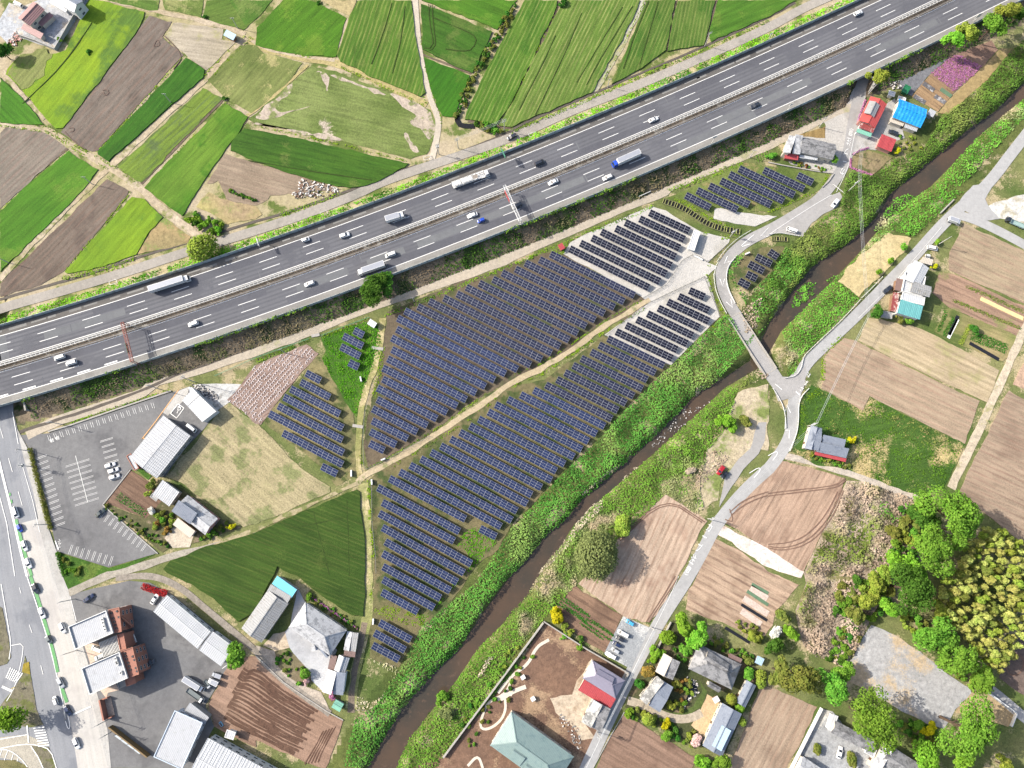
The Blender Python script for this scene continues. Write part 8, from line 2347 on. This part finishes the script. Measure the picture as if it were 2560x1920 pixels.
# white torn hoops of film on the mulched field
hp = MB()
film = pm('torn_film', c(238, 228, 228), .5)
mpoly = WS([(572, 1000), (612, 952), (642, 916), (700, 890), (765, 866), (790, 886), (738, 944), (725, 960), (688, 1008), (650, 1056), (642, 1052)])
md = (W((790, 880)) - W((640, 1050))).normalized()
mn = Vector((-md.y, md.x, 0))
for i in range(-16, 17):
    for j in range(-40, 41):
        q = W((690, 965)) + mn * (i * 1.75) + md * (j * 1.15 + (i % 2) * .5)
        if rnd.random() < .86 and in_poly(np.array([q.x]), np.array([q.y]), mpoly)[0]:
            r_, a0 = rnd.uniform(.45, .8), rnd.uniform(-.5, .5) + math.atan2(md.y, md.x) + .6
            arc = [q + Vector((math.cos(a0 + k * .62), math.sin(a0 + k * .62), 0)) * r_ + Vector((0, 0, .12 + .10 * math.sin(k * .6))) for k in range(6)]
            for a, e in zip(arc, arc[1:]):
                hp.bar(a + Vector((0, 0, .12)), e + Vector((0, 0, .12)), .17, .06)
hp.build('torn_plastic_film', film, kind='stuff')
# heap of scrap beside the brown field, yard clutter
def clutter(name, fr, s, n, cols, sz, z=0):
    poly = WS(t(fr, s), z)
    bs = [MB() for _ in cols]
    for x, y in inside(poly, n, .2, 9000):
        k = rnd.randrange(len(cols))
        h = rnd.uniform(.1, sz)
        bs[k].box(x, y, z + .05 + h / 2, rnd.uniform(.2, sz * 2), rnd.uniform(.15, sz), h, rnd.uniform(0, 3.1))
    m = MB()
    ms = []
    for k, b in enumerate(bs):
        m.add(b.v, b.f, k)
        ms.append(cols[k])
    return m.build(name, ms, kind='stuff')
rubA, rubB, rubC = pm('scrap_white', c(226, 220, 214), .7), pm('scrap_brown', c(140, 112, 96), .9), pm('scrap_grey', c(150, 148, 146), .8)
clutter('scrap_rubble', '10', '380,1540 470,1560 640,1600 740,1650 560,1720 380,1700 360,1620', 150, [rubA, rubB, rubC, rubA], .6, ZN)
clutter('scrap_rubble', '11', '300,0 560,0 480,40 330,60', 60, [rubA, rubB, rubC], .6, ZN)
clutter('scrap_rubble', '02', '1650,0 1760,10 1900,110 1860,160 1780,110', 120, [rubC, rubA, plastic], .5)
clutter('yard_clutter', '00', '60,380 130,270 190,320 170,380 110,400', 60, [rubA, rubB, WPINKW], .6, ZN)
clutter('yard_clutter', '30', '1040,720 1130,690 1160,760 1080,780', 40, [rubC, plastic, rubA], .6)
clutter('river_stones', '22', '1500,200 1640,200 1780,90 1700,170 1560,300 1280,520 1180,560', 70, [rubA, rubC], .35, -2.5)
clutter('yard_clutter', '23', '420,1190 560,1300 620,1480 560,1500 500,1380 400,1250', 70, [rubA, rubB, rubC], .45)
clutter('yard_clutter', '31', '1240,620 1280,630 1265,690 1235,690', 14, [pm('red_machine', c(200, 60, 40), .5), plastic], .9)
clutter('garden_rocks', '23', '1500,860 1600,900 1615,1000 1560,1070 1470,1160 1440,1140 1540,1040 1590,960', 40, [rubC, rubA], .5)
clutter('yard_clutter', '03', '1500,190 1640,300 1600,300 1490,210', 20, [rubC, rubA], .5)

# small single things
def rock(label, fr, s, r, mat, z=0):
    p = W(t(fr, s)[0], z)
    P, Nn = crown_arrays(700, 'ball', 3)
    th = thing('straw_heap', label, 'heap', (p.x, p.y, z))
    V, F = leaf_arrays(P, Nn, np.full(700, .35))
    place('straw', arrmesh('straw', V, F, GREENS['dry']), th, (0, 0, 0), (0, 0, .6), (r * 1.3, r * .8, r * .7))
rock('rounded heap of dry straw on the green bank near the red car', '22', '1540,750', 1.9, None)
for s, lab in (('95,872', 'white stone lantern near the round path shrub'), ('182,1058', 'white water tank on the compound soil')):
    p = W(t('23', s)[0], .6)
    th = thing('tank' if 'tank' in lab else 'stone_lantern', lab, 'tank' if 'tank' in lab else 'lantern', (p.x, p.y, 0))
    MB().box(0, 0, .7, 1.5, 1.3, 1.4, .5).build('body', WWHITE, th)
    MB().box(0, 0, 1.48, 1.8, 1.6, .14, .5).build('lid', white_steel, th)
p = W(t('23', '1757,1062')[0], 1)
th = thing('shrine', 'small white-roofed well house at the head of the courtyard', 'well house', (p.x, p.y, 0))
MB().box(0, 0, 1.0, 1.5, 1.5, 2.0, .5).build('wall', WWOOD, th)
MB().box(0, 0, 2.1, 2.4, 2.2, .2, .5).build('roof', WWHITE, th)
path_m = pm('path_pale', c(222, 210, 194), .9, .1)
for fr, s, wd in (('23', '320,550 210,610 140,765 0,855 -120,1010', 1.2), ('23', '120,955 0,1000 -120,1080', 1.6), ('13', '2212,880 2160,1020 2010,1080 1960,1190 1930,1310 2000,1330 2110,1260 2160,1160 2150,1050', 1.0), ('13', '1830,1640 1920,1540 1960,1659', 1.0), ('13', '2212,1020 2150,1020', 1.4)):
    road('garden_path', t(fr, s), wd, path_m, 0, .16, step=1.0)
# concrete slabs over the ditches, culvert covers
for fr, s, lab in (('12', '835,358 925,372', 'pale concrete slab bridging the ditch by the two-rut track'), ('11', '1000,1345 1100,1358', 'concrete slab across the track ditch below the small panels'), ('11', '480,1245 550,1232', 'concrete slab at the entrance of the mulched field')):
    a, b = WS(t(fr, s))
    th = thing('concrete_slab', lab, 'slab', ((a + b) / 2).to_tuple())
    MB().box(0, 0, .2, (b - a).length, 1.3, .14, math.atan2((b - a).y, (b - a).x)).box(0, .0, .1, (b - a).length * .9, 1.0, .1, math.atan2((b - a).y, (b - a).x)).build('slab', CONC, th)
for fr, s, lab in (('12', '828,745 828,800', 'white inverter box at the corner of the left panel block'), ('12', '1003,825 1005,870', 'white inverter post box at the lower field corner'), ('11', '905,1600 915,1640', 'white box beside the track in the grassy triangle'), ('13', '1018,365 1015,415', 'white marker box above the lowest panel plot'), ('21', '2010,545 2045,530', 'white cabinet inside the road bend'), ('12', '1085,660 1120,645', 'white cabinet on the sand track edge')):
    a, b = WS(t(fr, s))
    th = thing('electrical_box', lab, 'electrical box', ((a + b) / 2).to_tuple())
    rz = math.atan2((b - a).y, (b - a).x)
    MB().box(0, 0, .75, max(.8, (b - a).length), .45, 1.3, rz).build('cabinet', WWHITE, th)
    MB().box(0, 0, 1.44, max(.8, (b - a).length) + .1, .6, .08, rz).build('lid', white_steel, th)
for fr, s in (('10', '1480,1370'), ('11', '590,190'), ('01', '985,785'), ('20', '175,1170')):
    p = W(t(fr, s)[0], ZN)
    th = thing('culvert_cover', {'10': 'white gate frame at the end of the dark green field drain', '11': 'white rail frame over the drain beside the shrubbery', '01': 'white rail frame beside the verge above the long lorry', '20': 'white rail frame beside the cantilever sign'}[fr], 'rail frame', (p.x, p.y, ZN - .2), .35)
    b = MB()
    for x, y, lx, ly in ((0, -.8, 3.2, .12), (0, .8, 3.2, .12), (-1.6, 0, .12, 1.6), (1.6, 0, .12, 1.6)):
        b.box(x, y, 1.1, lx, ly, .12)
    b.build('rail', white_steel, th)
    for x in (-1.55, 1.55):
        for y in (-.75, .75):
            MB().box(x, y, .55, .1, .1, 1.1).build('post', white_steel, th)
for fr, s, col, lab in (('03', '200,1270', 'yellow', 'yellow warning sign on the island under the round tree'), ('03', '120,965', 'yellow', 'small yellow sign beside the upper zebra crossing')):
    p = W(t(fr, s)[0], 2)
    th = thing('road_sign', lab, 'road sign', (p.x, p.y, 0))
    MB().tube((0, 0, 0), (0, 0, 2.6), .06).build('pole', steel, th)
    MB().box(0, 0, 2.4, 1.5, .15, .8, .5).build('sign_board', pm('sign_yellow', c(236, 206, 30), .5), th)
p = W(t('03', '1910,1280')[0], .5)
th = thing('tarp_cover', 'light blue tarp bundle behind the ribbed warehouse', 'tarp', (p.x, p.y, 0))
MB().box(0, 0, .35, 2.0, .9, .7, -.9).build('tarp', pm('light_blue_tarp', c(140, 200, 236), .5), th)
MB().box(0, 0, .73, 1.6, .6, .06, -.9).build('cord', plastic, th)
